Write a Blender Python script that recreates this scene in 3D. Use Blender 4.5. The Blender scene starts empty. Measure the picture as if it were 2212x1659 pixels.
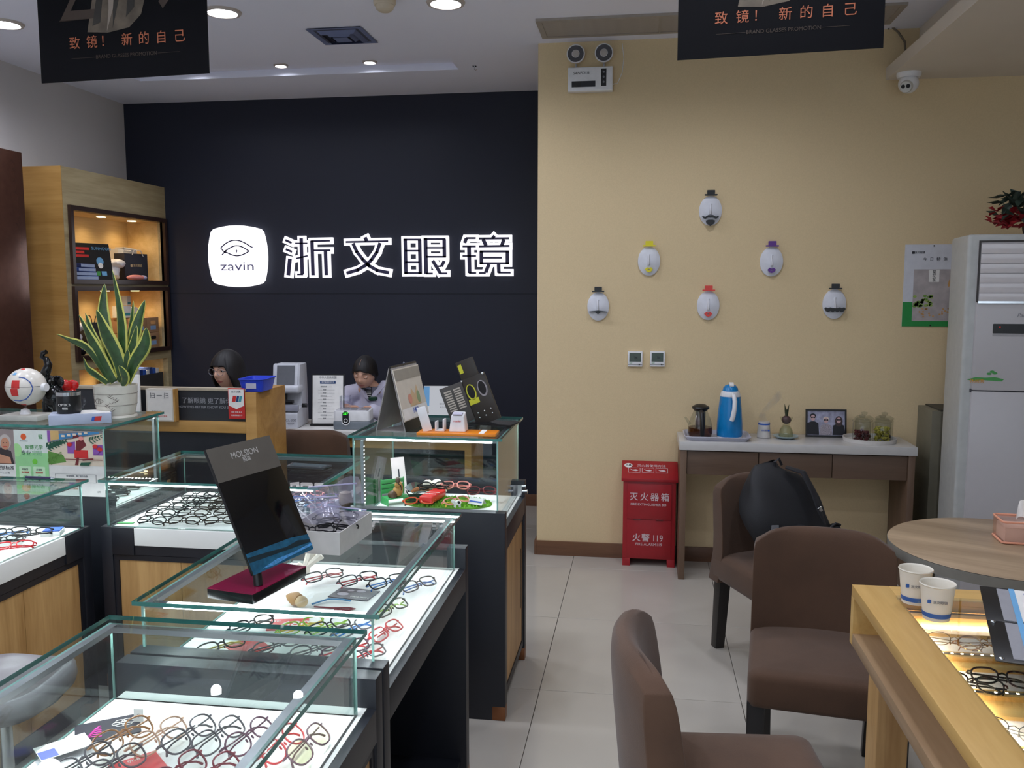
import bpy, bmesh, math, random
from mathutils import Vector, Matrix, Euler
random.seed(7)
S = bpy.context.scene
C = S.collection
PI = math.pi
def RAD(a): return math.radians(a)

# ------------------------------------------------------------------ camera
TH = math.atan(204.5 / 1900.0)
PH = RAD(8.4)
EYE = Vector((0, 0, 1.62))
cam_d = bpy.data.cameras.new('camera')
cam_d.sensor_width = 36.0
cam_d.lens = 36.0 * 1900.0 / 2212.0
cam_d.clip_start = 0.05
cam = bpy.data.objects.new('camera', cam_d)
C.objects.link(cam)
cam.location = EYE
cam.rotation_euler = (PI / 2 - TH, 0, PH)
S.camera = cam
# ------------------------------------------------------------------ world: dull winter afternoon outside the shop front
W = bpy.data.worlds.new('street_sky')
S.world = W
W.use_nodes = True
W.node_tree.nodes['Background'].inputs[0].default_value = (0.80, 0.86, 1.0, 1)
W.node_tree.nodes['Background'].inputs[1].default_value = 2.0
# ------------------------------------------------------------------ view
S.view_settings.view_transform = 'Standard'
S.view_settings.look = 'None'
S.view_settings.gamma = 1.0
S.view_settings.use_curve_mapping = False
S.view_settings.exposure = 0.0
S.cycles.max_bounces = 10
S.cycles.diffuse_bounces = 5
S.cycles.glossy_bounces = 5
S.cycles.transmission_bounces = 6
S.cycles.transparent_max_bounces = 48
S.cycles.caustics_reflective = False
S.cycles.caustics_refractive = False
S.cycles.sample_clamp_indirect = 4.0
S.cycles.blur_glossy = 0.5
# lamp strengths
P_DOWN = 36.0      # watts of one ceiling downlight
P_COVE = 5.0
L_STRIP = 260.0     # radiance of the display case strips
L_DISC = 14.0

# a pixel of the 2212x1659 frame turned into a point on a real plane of the shop
FW = Vector((-math.sin(PH) * math.cos(TH), math.cos(PH) * math.cos(TH), -math.sin(TH)))
RT = Vector((math.cos(PH), math.sin(PH), 0))
UP = RT.cross(FW)
def ray(x, y): return (FW * 1900.0 + RT * (x - 1106.0) - UP * (y - 829.5)).normalized()
def onz(x, y, z):
    d = ray(x, y); return EYE + d * ((z - EYE.z) / d.z)
def ony(x, y, Y):
    d = ray(x, y); return EYE + d * (Y / d.y)
def onx(x, y, X):
    d = ray(x, y); return EYE + d * (X / d.x)

# ------------------------------------------------------------------ materials
def lin(c):
    c = c / 255.0
    return c / 12.92 if c <= 0.04045 else ((c + 0.055) / 1.055) ** 2.4
def L3(rgb): return (lin(rgb[0]), lin(rgb[1]), lin(rgb[2]), 1)
MATS = {}
def mat(name, rgb, rough=0.5, metal=0.0, var=0.05, nscale=25.0, bump=0.0, bscale=200.0, spec=0.5,
        emit=0.0, alpha=1.0, trans=0.0, coat=0.0, sheen=0.0):
    if name in MATS: return MATS[name]
    m = bpy.data.materials.new(name); m.use_nodes = True
    nt = m.node_tree; b = nt.nodes['Principled BSDF']
    b.inputs['Roughness'].default_value = rough
    b.inputs['Metallic'].default_value = metal
    b.inputs['Specular IOR Level'].default_value = spec
    b.inputs['Coat Weight'].default_value = coat
    b.inputs['Sheen Weight'].default_value = sheen
    b.inputs['Transmission Weight'].default_value = trans
    b.inputs['Alpha'].default_value = alpha
    tc = nt.nodes.new('ShaderNodeTexCoord')
    nz = nt.nodes.new('ShaderNodeTexNoise'); nz.inputs['Scale'].default_value = nscale
    nz.inputs['Detail'].default_value = 3
    nt.links.new(tc.outputs['Object'], nz.inputs['Vector'])
    rp = nt.nodes.new('ShaderNodeValToRGB')
    c = L3(rgb)
    rp.color_ramp.elements[0].position = 0.3; rp.color_ramp.elements[1].position = 0.7
    rp.color_ramp.elements[0].color = tuple(max(0, x * (1 - var)) for x in c[:3]) + (1,)
    rp.color_ramp.elements[1].color = tuple(min(1, x * (1 + var)) for x in c[:3]) + (1,)
    nt.links.new(nz.outputs['Fac'], rp.inputs['Fac'])
    nt.links.new(rp.outputs['Color'], b.inputs['Base Color'])
    if bump:
        n2 = nt.nodes.new('ShaderNodeTexNoise'); n2.inputs['Scale'].default_value = bscale
        nt.links.new(tc.outputs['Object'], n2.inputs['Vector'])
        bp = nt.nodes.new('ShaderNodeBump'); bp.inputs['Strength'].default_value = bump
        bp.inputs['Distance'].default_value = 0.002
        nt.links.new(n2.outputs['Fac'], bp.inputs['Height'])
        nt.links.new(bp.outputs['Normal'], b.inputs['Normal'])
    if emit:
        b.inputs['Emission Color'].default_value = c
        b.inputs['Emission Strength'].default_value = emit
    MATS[name] = m
    return m
def wood(name, c1, c2, axis='z', scale=1.0, rough=0.45, c3=None):
    if name in MATS: return MATS[name]
    m = bpy.data.materials.new(name); m.use_nodes = True
    nt = m.node_tree; b = nt.nodes['Principled BSDF']
    b.inputs['Roughness'].default_value = rough
    tc = nt.nodes.new('ShaderNodeTexCoord'); mp = nt.nodes.new('ShaderNodeMapping')
    sc = {'x': (1.2, 14, 14), 'y': (14, 1.2, 14), 'z': (14, 14, 1.2)}[axis]
    mp.inputs['Scale'].default_value = tuple(s * scale for s in sc)
    nt.links.new(tc.outputs['Object'], mp.inputs['Vector'])
    n1 = nt.nodes.new('ShaderNodeTexNoise'); n1.inputs['Scale'].default_value = 1.0
    n1.inputs['Detail'].default_value = 5; n1.inputs['Distortion'].default_value = 0.8
    n2 = nt.nodes.new('ShaderNodeTexNoise'); n2.inputs['Scale'].default_value = 9.0
    nt.links.new(mp.outputs['Vector'], n1.inputs['Vector']); nt.links.new(mp.outputs['Vector'], n2.inputs['Vector'])
    mx = nt.nodes.new('ShaderNodeMath'); mx.operation = 'MULTIPLY_ADD'; mx.inputs[1].default_value = 0.3
    nt.links.new(n2.outputs['Fac'], mx.inputs[0]); nt.links.new(n1.outputs['Fac'], mx.inputs[2])
    rp = nt.nodes.new('ShaderNodeValToRGB')
    rp.color_ramp.elements[0].position = 0.42; rp.color_ramp.elements[1].position = 0.85
    rp.color_ramp.elements[0].color = L3(c1); rp.color_ramp.elements[1].color = L3(c2)
    if c3:
        e = rp.color_ramp.elements.new(0.64); e.color = L3(c3)
    nt.links.new(mx.outputs[0], rp.inputs['Fac']); nt.links.new(rp.outputs['Color'], b.inputs['Base Color'])
    bp = nt.nodes.new('ShaderNodeBump'); bp.inputs['Strength'].default_value = 0.06; bp.inputs['Distance'].default_value = 0.002
    nt.links.new(n2.outputs['Fac'], bp.inputs['Height']); nt.links.new(bp.outputs['Normal'], b.inputs['Normal'])
    MATS[name] = m
    return m
def emis(name, rgb, s):
    if name in MATS: return MATS[name]
    m = bpy.data.materials.new(name); m.use_nodes = True
    nt = m.node_tree; nt.nodes.clear()
    o = nt.nodes.new('ShaderNodeOutputMaterial'); e = nt.nodes.new('ShaderNodeEmission')
    e.inputs[0].default_value = L3(rgb); e.inputs[1].default_value = s
    nt.links.new(e.outputs[0], o.inputs[0])
    MATS[name] = m
    return m
def clear(name, tint=(248, 252, 251), refl=0.04, rough=0.0, body=0.0, body_rgb=(255, 255, 255)):
    """thin clear sheet: straight-through light plus Schlick reflection, optional milky body"""
    if name in MATS: return MATS[name]
    m = bpy.data.materials.new(name); m.use_nodes = True
    nt = m.node_tree; nt.nodes.clear()
    o = nt.nodes.new('ShaderNodeOutputMaterial')
    t = nt.nodes.new('ShaderNodeBsdfTransparent'); t.inputs[0].default_value = L3(tint)
    g = nt.nodes.new('ShaderNodeBsdfGlossy'); g.inputs['Roughness'].default_value = rough
    lw = nt.nodes.new('ShaderNodeLayerWeight'); lw.inputs['Blend'].default_value = 0.5
    pw = nt.nodes.new('ShaderNodeMath'); pw.operation = 'POWER'; pw.inputs[1].default_value = 5.0
    ma = nt.nodes.new('ShaderNodeMath'); ma.operation = 'MULTIPLY_ADD'
    ma.inputs[1].default_value = 1 - refl; ma.inputs[2].default_value = refl
    nt.links.new(lw.outputs['Facing'], pw.inputs[0]); nt.links.new(pw.outputs[0], ma.inputs[0])
    base = t.outputs[0]
    if body:
        d = nt.nodes.new('ShaderNodeBsdfDiffuse'); d.inputs[0].default_value = L3(body_rgb)
        mb = nt.nodes.new('ShaderNodeMixShader'); mb.inputs[0].default_value = body
        nt.links.new(t.outputs[0], mb.inputs[1]); nt.links.new(d.outputs[0], mb.inputs[2]); base = mb.outputs[0]
    mx = nt.nodes.new('ShaderNodeMixShader')
    nt.links.new(ma.outputs[0], mx.inputs[0]); nt.links.new(base, mx.inputs[1]); nt.links.new(g.outputs[0], mx.inputs[2])
    nt.links.new(mx.outputs[0], o.inputs[0])
    MATS[name] = m
    return m

WHITE = mat('white_plastic', (228, 228, 230), 0.35)
PAPER = mat('white_paper', (232, 230, 226), 0.7)
BLACK = mat('black_plastic', (16, 16, 18), 0.35)
BLACKM = mat('matt_black', (14, 14, 15), 0.7)
INK = mat('dark_ink', (40, 42, 50), 0.7)
GREYINK = mat('grey_ink', (120, 122, 128), 0.7)
CHROME = mat('chrome', (210, 212, 215), 0.15, 1.0)
ALU = mat('aluminium', (176, 178, 182), 0.32, 1.0, var=0.03)
NAVY = mat('navy_lacquer', (25, 27, 35), 0.45, var=0.04)
OAK = wood('oak_veneer', (150, 110, 62), (196, 156, 102), 'x', 0.8, 0.5)
OAKV = wood('oak_veneer_upright', (150, 110, 62), (196, 156, 102), 'z', 0.8, 0.5)
COPPER = mat('copper_trim', (140, 92, 62), 0.35, 0.8)
TRAY = mat('white_display_board', (236, 236, 232), 0.6, var=0.01)
PANE = clear('showcase_glass')
EDGE = mat('green_glass_edge', (56, 124, 116), 0.12, var=0.25, nscale=18, spec=0.7)
EDGE_LIT = mat('led_lit_glass_edge', (150, 196, 186), 0.15, var=0.15, nscale=18, spec=0.7)  # paler copy of the glass edge, caught LED light put into its colour
ACRYL = clear('clear_acrylic', (250, 250, 252), 0.04)
RED = mat('red_print', (196, 44, 42), 0.55)
GREEN = mat('green_print', (70, 150, 78), 0.6)
BLUE = mat('blue_print', (44, 88, 178), 0.55)
SKYB = mat('light_blue_print', (110, 170, 216), 0.55)
LED = emis('led_strip_light', (244, 250, 255), L_STRIP)

# ------------------------------------------------------------------ mesh helpers
class MB:
    def __init__(s): s.v = []; s.f = []; s.mi = []
    def add(s, vs, fs, M=None, mi=0):
        k = len(s.v)
        for p in vs:
            p = Vector(p)
            s.v.append(M @ p if M is not None else p)
        for f in fs: s.f.append([k + i for i in f]); s.mi.append(mi)
        return s
    def box(s, x0, x1, y0, y1, z0, z1, M=None, mi=0):
        vs = [(x0,y0,z0),(x1,y0,z0),(x1,y1,z0),(x0,y1,z0),(x0,y0,z1),(x1,y0,z1),(x1,y1,z1),(x0,y1,z1)]
        return s.add(vs, [(3,2,1,0),(4,5,6,7),(0,1,5,4),(1,2,6,5),(2,3,7,6),(3,0,4,7)], M, mi)
    def lathe(s, prof, n=28, M=None, mi=0, cap=True):
        vs = []; fs = []
        for r, z in prof:
            for i in range(n):
                a = 2 * PI * i / n; vs.append((r * math.cos(a), r * math.sin(a), z))
        for j in range(len(prof) - 1):
            for i in range(n):
                k = (i + 1) % n
                fs.append((j*n+i, j*n+k, (j+1)*n+k, (j+1)*n+i))
        if cap:
            if prof[0][0] > 1e-6: fs.append(tuple(range(n))[::-1])
            if prof[-1][0] > 1e-6: fs.append(tuple((len(prof)-1)*n+i for i in range(n)))
        return s.add(vs, fs, M, mi)
    def cyl(s, a, b, r0, r1=None, n=20, mi=0):
        a = Vector(a); b = Vector(b); d = b - a
        M = Matrix.Translation(a) @ d.to_track_quat('Z', 'Y').to_matrix().to_4x4()
        return s.lathe([(r0, 0), (r0 if r1 is None else r1, d.length)], n, M, mi)
    def ball(s, c, rx, ry=None, rz=None, n=20, m=12, M=None, mi=0):
        ry = rx if ry is None else ry; rz = rx if rz is None else rz
        vs = [(c[0], c[1], c[2] - rz)]; fs = []
        for j in range(1, m):
            t = PI * j / m
            for i in range(n):
                a = 2*PI*i/n
                vs.append((c[0]+rx*math.sin(t)*math.cos(a), c[1]+ry*math.sin(t)*math.sin(a), c[2]-rz*math.cos(t)))
        vs.append((c[0], c[1], c[2] + rz)); e = len(vs) - 1
        for i in range(n):
            k = (i+1) % n
            fs.append((0, 1+k, 1+i)); fs.append((e, 1+(m-2)*n+i, 1+(m-2)*n+k))
            for j in range(m - 2): fs.append((1+j*n+i, 1+j*n+k, 1+(j+1)*n+k, 1+(j+1)*n+i))
        return s.add(vs, fs, M, mi)
    def tube(s, pts, r, n=8, closed=False, M=None, mi=0, flat=1.0):
        pts = [Vector(p) for p in pts]; m = len(pts); vs = []; fs = []
        rs = r if isinstance(r, (list, tuple)) else [r] * m
        up = None
        for i, p in enumerate(pts):
            if closed: t = pts[(i+1) % m] - pts[i-1]
            else: t = pts[min(i+1, m-1)] - pts[max(i-1, 0)]
            t.normalize()
            if up is None:
                up = Vector((0, 0, 1)) if abs(t.z) < 0.9 else Vector((1, 0, 0))
            u = (up - t * up.dot(t)).normalized(); w = t.cross(u); up = u
            for k in range(n):
                a = 2*PI*k/n
                vs.append(p + (u * math.cos(a) * flat + w * math.sin(a)) * rs[i])
        for i in range(m if closed else m - 1):
            j = (i+1) % m
            for k in range(n):
                l = (k+1) % n
                fs.append((i*n+k, i*n+l, j*n+l, j*n+k))
        if not closed:
            fs.append(tuple(range(n))[::-1]); fs.append(tuple((m-1)*n+k for k in range(n)))
        return s.add(vs, fs, M, mi)
    def prism(s, poly, t, M=None, mi=0, z=0.0):
        a = sum(poly[i][0]*poly[(i+1) % len(poly)][1]-poly[(i+1) % len(poly)][0]*poly[i][1] for i in range(len(poly)))
        if a < 0: poly = poly[::-1]
        n = len(poly)
        vs = [(p[0], p[1], z) for p in poly] + [(p[0], p[1], z + t) for p in poly]
        fs = [tuple(range(n))[::-1], tuple(range(n, 2*n))] + [(i, (i+1) % n, n+(i+1) % n, n+i) for i in range(n)]
        return s.add(vs, fs, M, mi)
    def grid(s, fn, nu, nv, M=None, mi=0):
        vs = [fn(i / nu, j / nv) for j in range(nv + 1) for i in range(nu + 1)]
        fs = [(j*(nu+1)+i, j*(nu+1)+i+1, (j+1)*(nu+1)+i+1, (j+1)*(nu+1)+i) for j in range(nv) for i in range(nu)]
        return s.add(vs, fs, M, mi)
    def mesh(s, name, mats, bevel=0.0, seg=2, smooth=True, ang=38, fix=False):
        me = bpy.data.meshes.new(name)
        me.from_pydata([tuple(p) for p in s.v], [], s.f)
        if any(s.mi):
            for p, i in zip(me.polygons, s.mi): p.material_index = i
        if bevel or fix:
            bm = bmesh.new(); bm.from_mesh(me)
            if fix: bmesh.ops.recalc_face_normals(bm, faces=bm.faces)
            if bevel:
                es = [e for e in bm.edges if len(e.link_faces) == 2 and e.calc_face_angle(0) > 0.6]
                bmesh.ops.bevel(bm, geom=es, offset=bevel, segments=seg, affect='EDGES', profile=0.6, clamp_overlap=True)
            bm.to_mesh(me); bm.free()
        if smooth:
            for p in me.polygons: p.use_smooth = True
            me.set_sharp_from_angle(angle=RAD(ang))
        for m in (mats if isinstance(mats, (list, tuple)) else [mats]): me.materials.append(m)
        return me
    def build(s, name, mats, parent=None, loc=(0,0,0), rot=(0,0,0), **k):
        return link(name, s.mesh(name, mats, **k), parent, loc, rot)
def link(name, me, parent=None, loc=(0,0,0), rot=(0,0,0)):
    o = bpy.data.objects.new(name, me); C.objects.link(o)
    o.location = loc; o.rotation_euler = rot
    if parent: o.parent = parent
    return o
def tag(o, label, cat, group=None):
    o['label'] = label; o['category'] = cat
    if group: o['group'] = group
    return o
def thing(name, label, cat, loc=(0,0,0), rz=0.0, group=None, rot=None):
    o = bpy.data.objects.new(name, None); C.objects.link(o)
    o.empty_display_size = 0.05
    o.location = loc; o.rotation_euler = rot if rot else (0, 0, rz)
    return tag(o, label, cat, group)
def struct(o):
    o['kind'] = 'structure'; return o
def copy_tree(o, parent=None):
    c = o.copy(); C.objects.link(c); c.parent = parent
    for ch in list(o.children): copy_tree(ch, c)
    return c
def bx(name, m, parent, x0, x1, y0, y1, z0, z1, bevel=0.0, **k):
    return MB().box(x0, x1, y0, y1, z0, z1).build(name, m, parent, bevel=bevel, **k)
def rot(axis, a): return Matrix.Rotation(a, 4, axis)
def T(x, y, z): return Matrix.Translation((x, y, z))
FACE_Y = rot('X', PI / 2)          # a drawing in x,y put upright, facing -Y
_txt = {}
def text_mesh(s, size, bold=0.0, ext=0.0004, align='CENTER', space=1.0, shear=0.0):
    cu = bpy.data.curves.new('t', 'FONT'); cu.body = s; cu.size = size; cu.extrude = ext
    cu.offset = bold; cu.align_x = align; cu.align_y = 'CENTER'; cu.space_character = space; cu.shear = shear
    cu.resolution_u = 3
    ob = bpy.data.objects.new('t', cu); C.objects.link(ob)
    dg = bpy.context.evaluated_depsgraph_get(); dg.update()
    me = bpy.data.meshes.new_from_object(ob.evaluated_get(dg))
    bpy.data.objects.remove(ob); bpy.data.curves.remove(cu)
    return me
def text(s, size, m, parent, loc, rot=(PI/2, 0, 0), name='lettering', sx=1.0, sy=1.0, **k):
    me = text_mesh(s, size, **k); me.name = name
    me.materials.clear(); me.materials.append(m)
    o = link(name, me, parent, loc, rot); o.scale = (sx, sy, 1)
    return o
def flat(poly, m, parent, loc=(0,0,0), rot=(PI/2, 0, 0), name='print', t=0.0004):
    return MB().prism(poly, t).build(name, m, parent, loc, rot, smooth=False)
def rect(x0, x1, y0, y1): return [(x0, y0), (x1, y0), (x1, y1), (x0, y1)]
def oval(cx, cy, rx, ry, n=20, a0=0, a1=2*PI):
    e = 0 if abs(a1 - a0 - 2*PI) < 1e-6 else 1
    return [(cx + rx*math.cos(a0+(a1-a0)*i/(n-e)), cy + ry*math.sin(a0+(a1-a0)*i/(n-e))) for i in range(n)]
def rrect(x0, x1, y0, y1, r, n=5):
    p = []
    for cx, cy, a in ((x1-r, y0+r, -PI/2), (x1-r, y1-r, 0), (x0+r, y1-r, PI/2), (x0+r, y0+r, PI)):
        for i in range(n + 1): p.append((cx + r*math.cos(a + PI/2*i/n), cy + r*math.sin(a + PI/2*i/n)))
    return p
def lamp_spot(parent, loc, watts, rgb, angle=120, blend=0.6, size=0.05):
    d = bpy.data.lights.new('lamp_light', 'SPOT'); d.energy = watts; d.color = L3(rgb)[:3]
    d.spot_size = RAD(angle); d.spot_blend = blend; d.shadow_soft_size = size
    o = bpy.data.objects.new('lamp_light', d); C.objects.link(o); o.location = loc; o.parent = parent
    return o

# ================================================================== THE SETTING
CEIL = 3.035; YW = 5.24; DW = 6.44; XL = -3.97; XR = 3.2; YB = -3.6
M_CEIL = mat('ceiling_paint', (236, 239, 255), 0.9, var=0.01, nscale=2)
M_LEFT = mat('left_wall_paint', (208, 204, 203), 0.9, var=0.02, nscale=2)
M_DARK = mat('midnight_blue_paint', (18, 23, 42), 0.62, var=0.05, nscale=1.2)
M_YEL = mat('cream_wallpaper', (216, 194, 154), 0.85, var=0.03, nscale=160, bump=0.3, bscale=320)
M_TILE = mat('polished_floor_tile', (182, 176, 167), 0.16, var=0.05, nscale=2.2, spec=0.45)
M_GROUT = mat('tile_grout', (96, 92, 88), 0.9)
M_SKIRT = wood('brown_baseboard_wood', (92, 62, 44), (122, 86, 62), 'x', 0.7, 0.35)
# floor slab and tiles
fl = struct(MB().box(XL - .2, XR + .2, YB - .2, DW + .2, -0.12, -0.009).build('floor', M_GROUT))
c0 = onz(1240, 1201, 0).x; c1 = onz(1534, 1212.6, 0).x
TS = 0.80
r0 = onz(1205, 1334, 0).y
tile = MB().box(0.0012, TS - 0.0012, 0.0012, TS - 0.0012, -0.009, 0).mesh('floor_tile', M_TILE, bevel=0.0008, seg=1)
ix0 = math.floor((XL - c0) / TS); ix1 = math.ceil((XR - c0) / TS)
iy0 = math.floor((YB - r0) / TS); iy1 = math.ceil((DW - r0) / TS)
for i in range(ix0, ix1):
    for j in range(iy0, iy1):
        link('floor_tile', tile, fl, (c0 + i*TS, r0 + j*TS, 0))
# ceiling with the light trough let into it
cvx0, cvx1, cvy0, cvy1, cvh = -3.42, -1.20, 5.455, 5.765, 0.045
cb = MB()
cb.box(XL-.2, XR+.2, YB-.2, cvy0, CEIL, CEIL+.16)
cb.box(XL-.2, XR+.2, cvy1, DW+.2, CEIL, CEIL+.16)
cb.box(XL-.2, cvx0, cvy0, cvy1, CEIL, CEIL+.16)
cb.box(cvx1, XR+.2, cvy0, cvy1, CEIL, CEIL+.16)
cb.box(cvx0, cvx1, cvy0, cvy1, CEIL+cvh, CEIL+.16)
ceil = struct(cb.build('ceiling', M_CEIL, smooth=False))
# walls
struct(MB().box(XL-.15, XL, YB, DW+.15, 0, CEIL).build('wall_left', M_LEFT, smooth=False))
wd = struct(MB().box(XL, -0.62, DW, DW+.15, 0, CEIL).build('wall_back', M_DARK, smooth=False))
MB().box(XL, -0.60, DW-.0015, DW, 1.585, 1.588).build('panel_joint', mat('joint_shadow_gap', (12, 14, 20), 0.9), wd, smooth=False)
struct(MB().box(-0.62, XR, YW, DW+.15, 0, CEIL).build('wall_tea_corner', M_YEL, smooth=False))
struct(MB().box(XR, XR+.15, YB, DW+.15, 0, CEIL).build('wall_right', M_LEFT, smooth=False))
fb = MB()
fb.box(XL, XR, YB-.1, YB, 0, 0.45); fb.box(XL, XR, YB-.1, YB, 2.7, CEIL)
for x in (XL, -1.7, 0.6, XR-.12): fb.box(x, x+.12, YB-.1, YB, 0.45, 2.7)
struct(fb.build('wall_shopfront', mat('shopfront_frame', (90, 90, 95), 0.5), smooth=False))
for i, (a, b) in enumerate(((XL+.12, -1.7), (-1.58, .6), (.72, XR-.12))):
    struct(MB().box(a, b, YB-.06, YB-.05, 0.45, 2.7).build('window_%d' % (i+1), PANE, smooth=False))
# baseboards
struct(MB().box(-0.62, XR, YW-.014, YW, 0, 0.088).build('baseboard_tea_corner', M_SKIRT, bevel=0.002))
struct(MB().box(-0.634, -0.62, YW-.014, DW, 0, 0.088).build('baseboard_corner_return', M_SKIRT, bevel=0.002))
struct(MB().box(-3.60, -0.634, DW-.014, DW, 0, 0.088).build('baseboard_back', M_SKIRT, bevel=0.002))
# dropped beam with a ledge on the right
M_BEAM = mat('beam_plaster', (214, 205, 192), 0.9, var=0.02, nscale=3)
bm_ = MB(); bm_.box(1.47, XR, YB, YW, 2.83, CEIL); bm_.box(1.305, XR, YB, YW, 2.765, 2.83)
struct(bm_.build('trim_1', M_BEAM, smooth=False))
# bronze door jamb at the far left
pj = struct(MB().box(XL, -3.715, 4.62, 4.93, 0, 2.44).build('trim_2', mat('brown_polished_steel', (98, 66, 54), 0.22, 0.55, var=0.1), bevel=0.004))

# ------------------------------------------------------------------ ceiling fittings
M_RIM = mat('downlight_rim', (190, 180, 172), 0.4)
M_BULB = emis('downlight_diffuser', (246, 248, 255), L_DISC)
def downlight(x, y, z=CEIL, r=0.085, watts=P_DOWN, label='', cat='light', group=None, vis=True, angle=160):
    t = thing('ceiling_downlight', label, cat, (x, y, z), 0, group)
    MB().lathe([(r*.86, -0.001), (r*.90, -0.012), (r*1.08, -0.010), (r*1.14, 0.0)], 36, cap=False).build('rim', M_RIM, t)
    MB().lathe([(0.0, -0.004), (r*.6, -0.0045), (r*.88, -0.003)], 36, cap=False).build('diffuser', M_BULB, t, smooth=False)
    lamp_spot(t, (0, 0, -0.02), watts, (238, 242, 255), angle, 0.6, r*.8)
    return t
DG = 'round ceiling downlights'
lab = {0: 'round white ceiling downlight above the tall wooden shelf unit, beside the hanging banner',
       1: 'round white ceiling downlight between the dark hanging banner and the square air diffuser',
       2: 'round white ceiling downlight next to the ceiling smoke detector'}
for i, (x, y) in enumerate([(-3.397, 4.433), (-2.153, 4.418), (-0.988, 4.442)]):
    downlight(x, y, watts=P_DOWN * (1, 1, .75)[i], label=lab[i], group=DG)
# the row above the counters, out of the frame but mirrored in the nearest glass case
for x, y in [(-2.15, 3.1), (-0.99, 3.1), (-3.4, 3.1), (-2.15, 1.75), (-0.99, 1.75), (-0.99, 0.45), (-2.15, 0.45), (-0.99, -1.0), (-2.15, -1.0)]:
    downlight(x, y, label='round white ceiling downlight over the glass counters, only mirrored in their glass', group='downlights over the counters')
for x, y in [(.35, 4.08), (.2, 1.9), (1.0, 2.9), (.2, .4)]:  # unseen downlights added to brighten the cream wall and the right side
    downlight(x, y, watts=30, label='added unseen ceiling downlight brightening the tea corner aisle', group='added downlights over the tea corner')
for i, x in enumerate((-2.364, -1.763)):
    downlight(x, cvy1 - .105, CEIL + cvh, 0.042, P_COVE, ('small downlight in the ceiling trough, further from the trough end', 'small downlight in the ceiling trough, nearest the trough end')[i], group='trough downlights', angle=165)
downlight(-2.98, cvy1 - .105, CEIL + cvh, 0.045, P_COVE, 'small downlight in the ceiling trough behind the hanging banner', group='trough downlights', angle=165)
# square air diffuser
M_VENT = mat('vent_metal', (112, 122, 158), 0.45, 0.2)
M_VDARK = mat('vent_shadow', (70, 74, 90), 0.8)
t = thing('air_diffuser', 'square four-way metal air diffuser in the white ceiling', 'vent', (-1.685, 4.915, CEIL))
MB().box(-.15, .15, -.15, .15, -0.003, 0).build('backing', M_VDARK, t)
for k, (a, b, z0, z1) in enumerate(((.158, .128, -.006, -.004), (.112, .092, -.004, -.022), (.076, .056, -.004, -.024), (.042, .0, -.006, -.026))):
    m = MB()
    if b == 0: m.box(-a, a, -a, a, z1, z1+.004)
    else:
        vs = [(-a,-a,z0),(a,-a,z0),(a,a,z0),(-a,a,z0),(-b,-b,z1),(b,-b,z1),(b,b,z1),(-b,b,z1)]
        m.add(vs, [(0,1,5,4),(1,2,6,5),(2,3,7,6),(3,0,4,7)])
    m.build('louvre' if k else 'frame', M_VENT, t, smooth=False)
# long slotted grille along the tea corner
t = thing('slot_grille', 'long slotted grey air grille in the ceiling above the emergency lamp', 'vent', (0.35, 4.935, CEIL))
M_GR = mat('grille_grey', (158, 150, 142), 0.5)
m = MB(); L_ = .93; w_ = .165
m.box(-L_, L_, -w_, -w_+.03, -.014, 0); m.box(-L_, L_, w_-.03, w_, -.014, 0)
m.box(-L_, -L_+.03, -w_+.03, w_-.03, -.014, 0); m.box(L_-.03, L_, -w_+.03, w_-.03, -.014, 0)
m.build('frame', M_GR, t, smooth=False)
MB().box(-L_+.03, L_-.03, -w_+.03, w_-.03, -.002, 0).build('backing', mat('grille_shadow', (84, 80, 76), .9), t)
for k in range(9):
    y = -w_ + .045 + k * .03
    MB().box(-L_+.03, L_-.03, -.009, .009, -.001, .001).build('slat', M_GR, t, (0, y, -.009), (RAD(-14), 0, 0), smooth=False)
for x in (-.28, .35): MB().box(x-.004, x+.004, -w_+.03, w_-.03, -.014, -.01).build('crossbar', M_GR, t)
# smoke detector, sprinkler hook
t = thing('smoke_detector', 'cream domed smoke detector on the ceiling beside a downlight', 'detector', (-1.277, 4.36, CEIL))
MB().lathe([(.055, 0), (.055, -.018), (.05, -.028)], 28).build('base', mat('cream_plastic', (206, 192, 170), .5), t, fix=True)
MB().lathe([(.047, -.028), (.042, -.045), (.028, -.056), (.0, -.06)], 28).build('dome', mat('cream_plastic', (206, 192, 170), .5), t, fix=True)
t = thing('ceiling_hook', 'tiny metal hook plate screwed to the ceiling near the blue wall', 'hook', (-1.081, 5.686, CEIL))
MB().box(-.012, .012, -.012, .012, -.004, 0).build('plate', CHROME, t)
MB().tube([(0,0,-.004), (0,0,-.02), (.008,0,-.028), (.014,0,-.02)], .003, 6).build('hook', CHROME, t)

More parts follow.
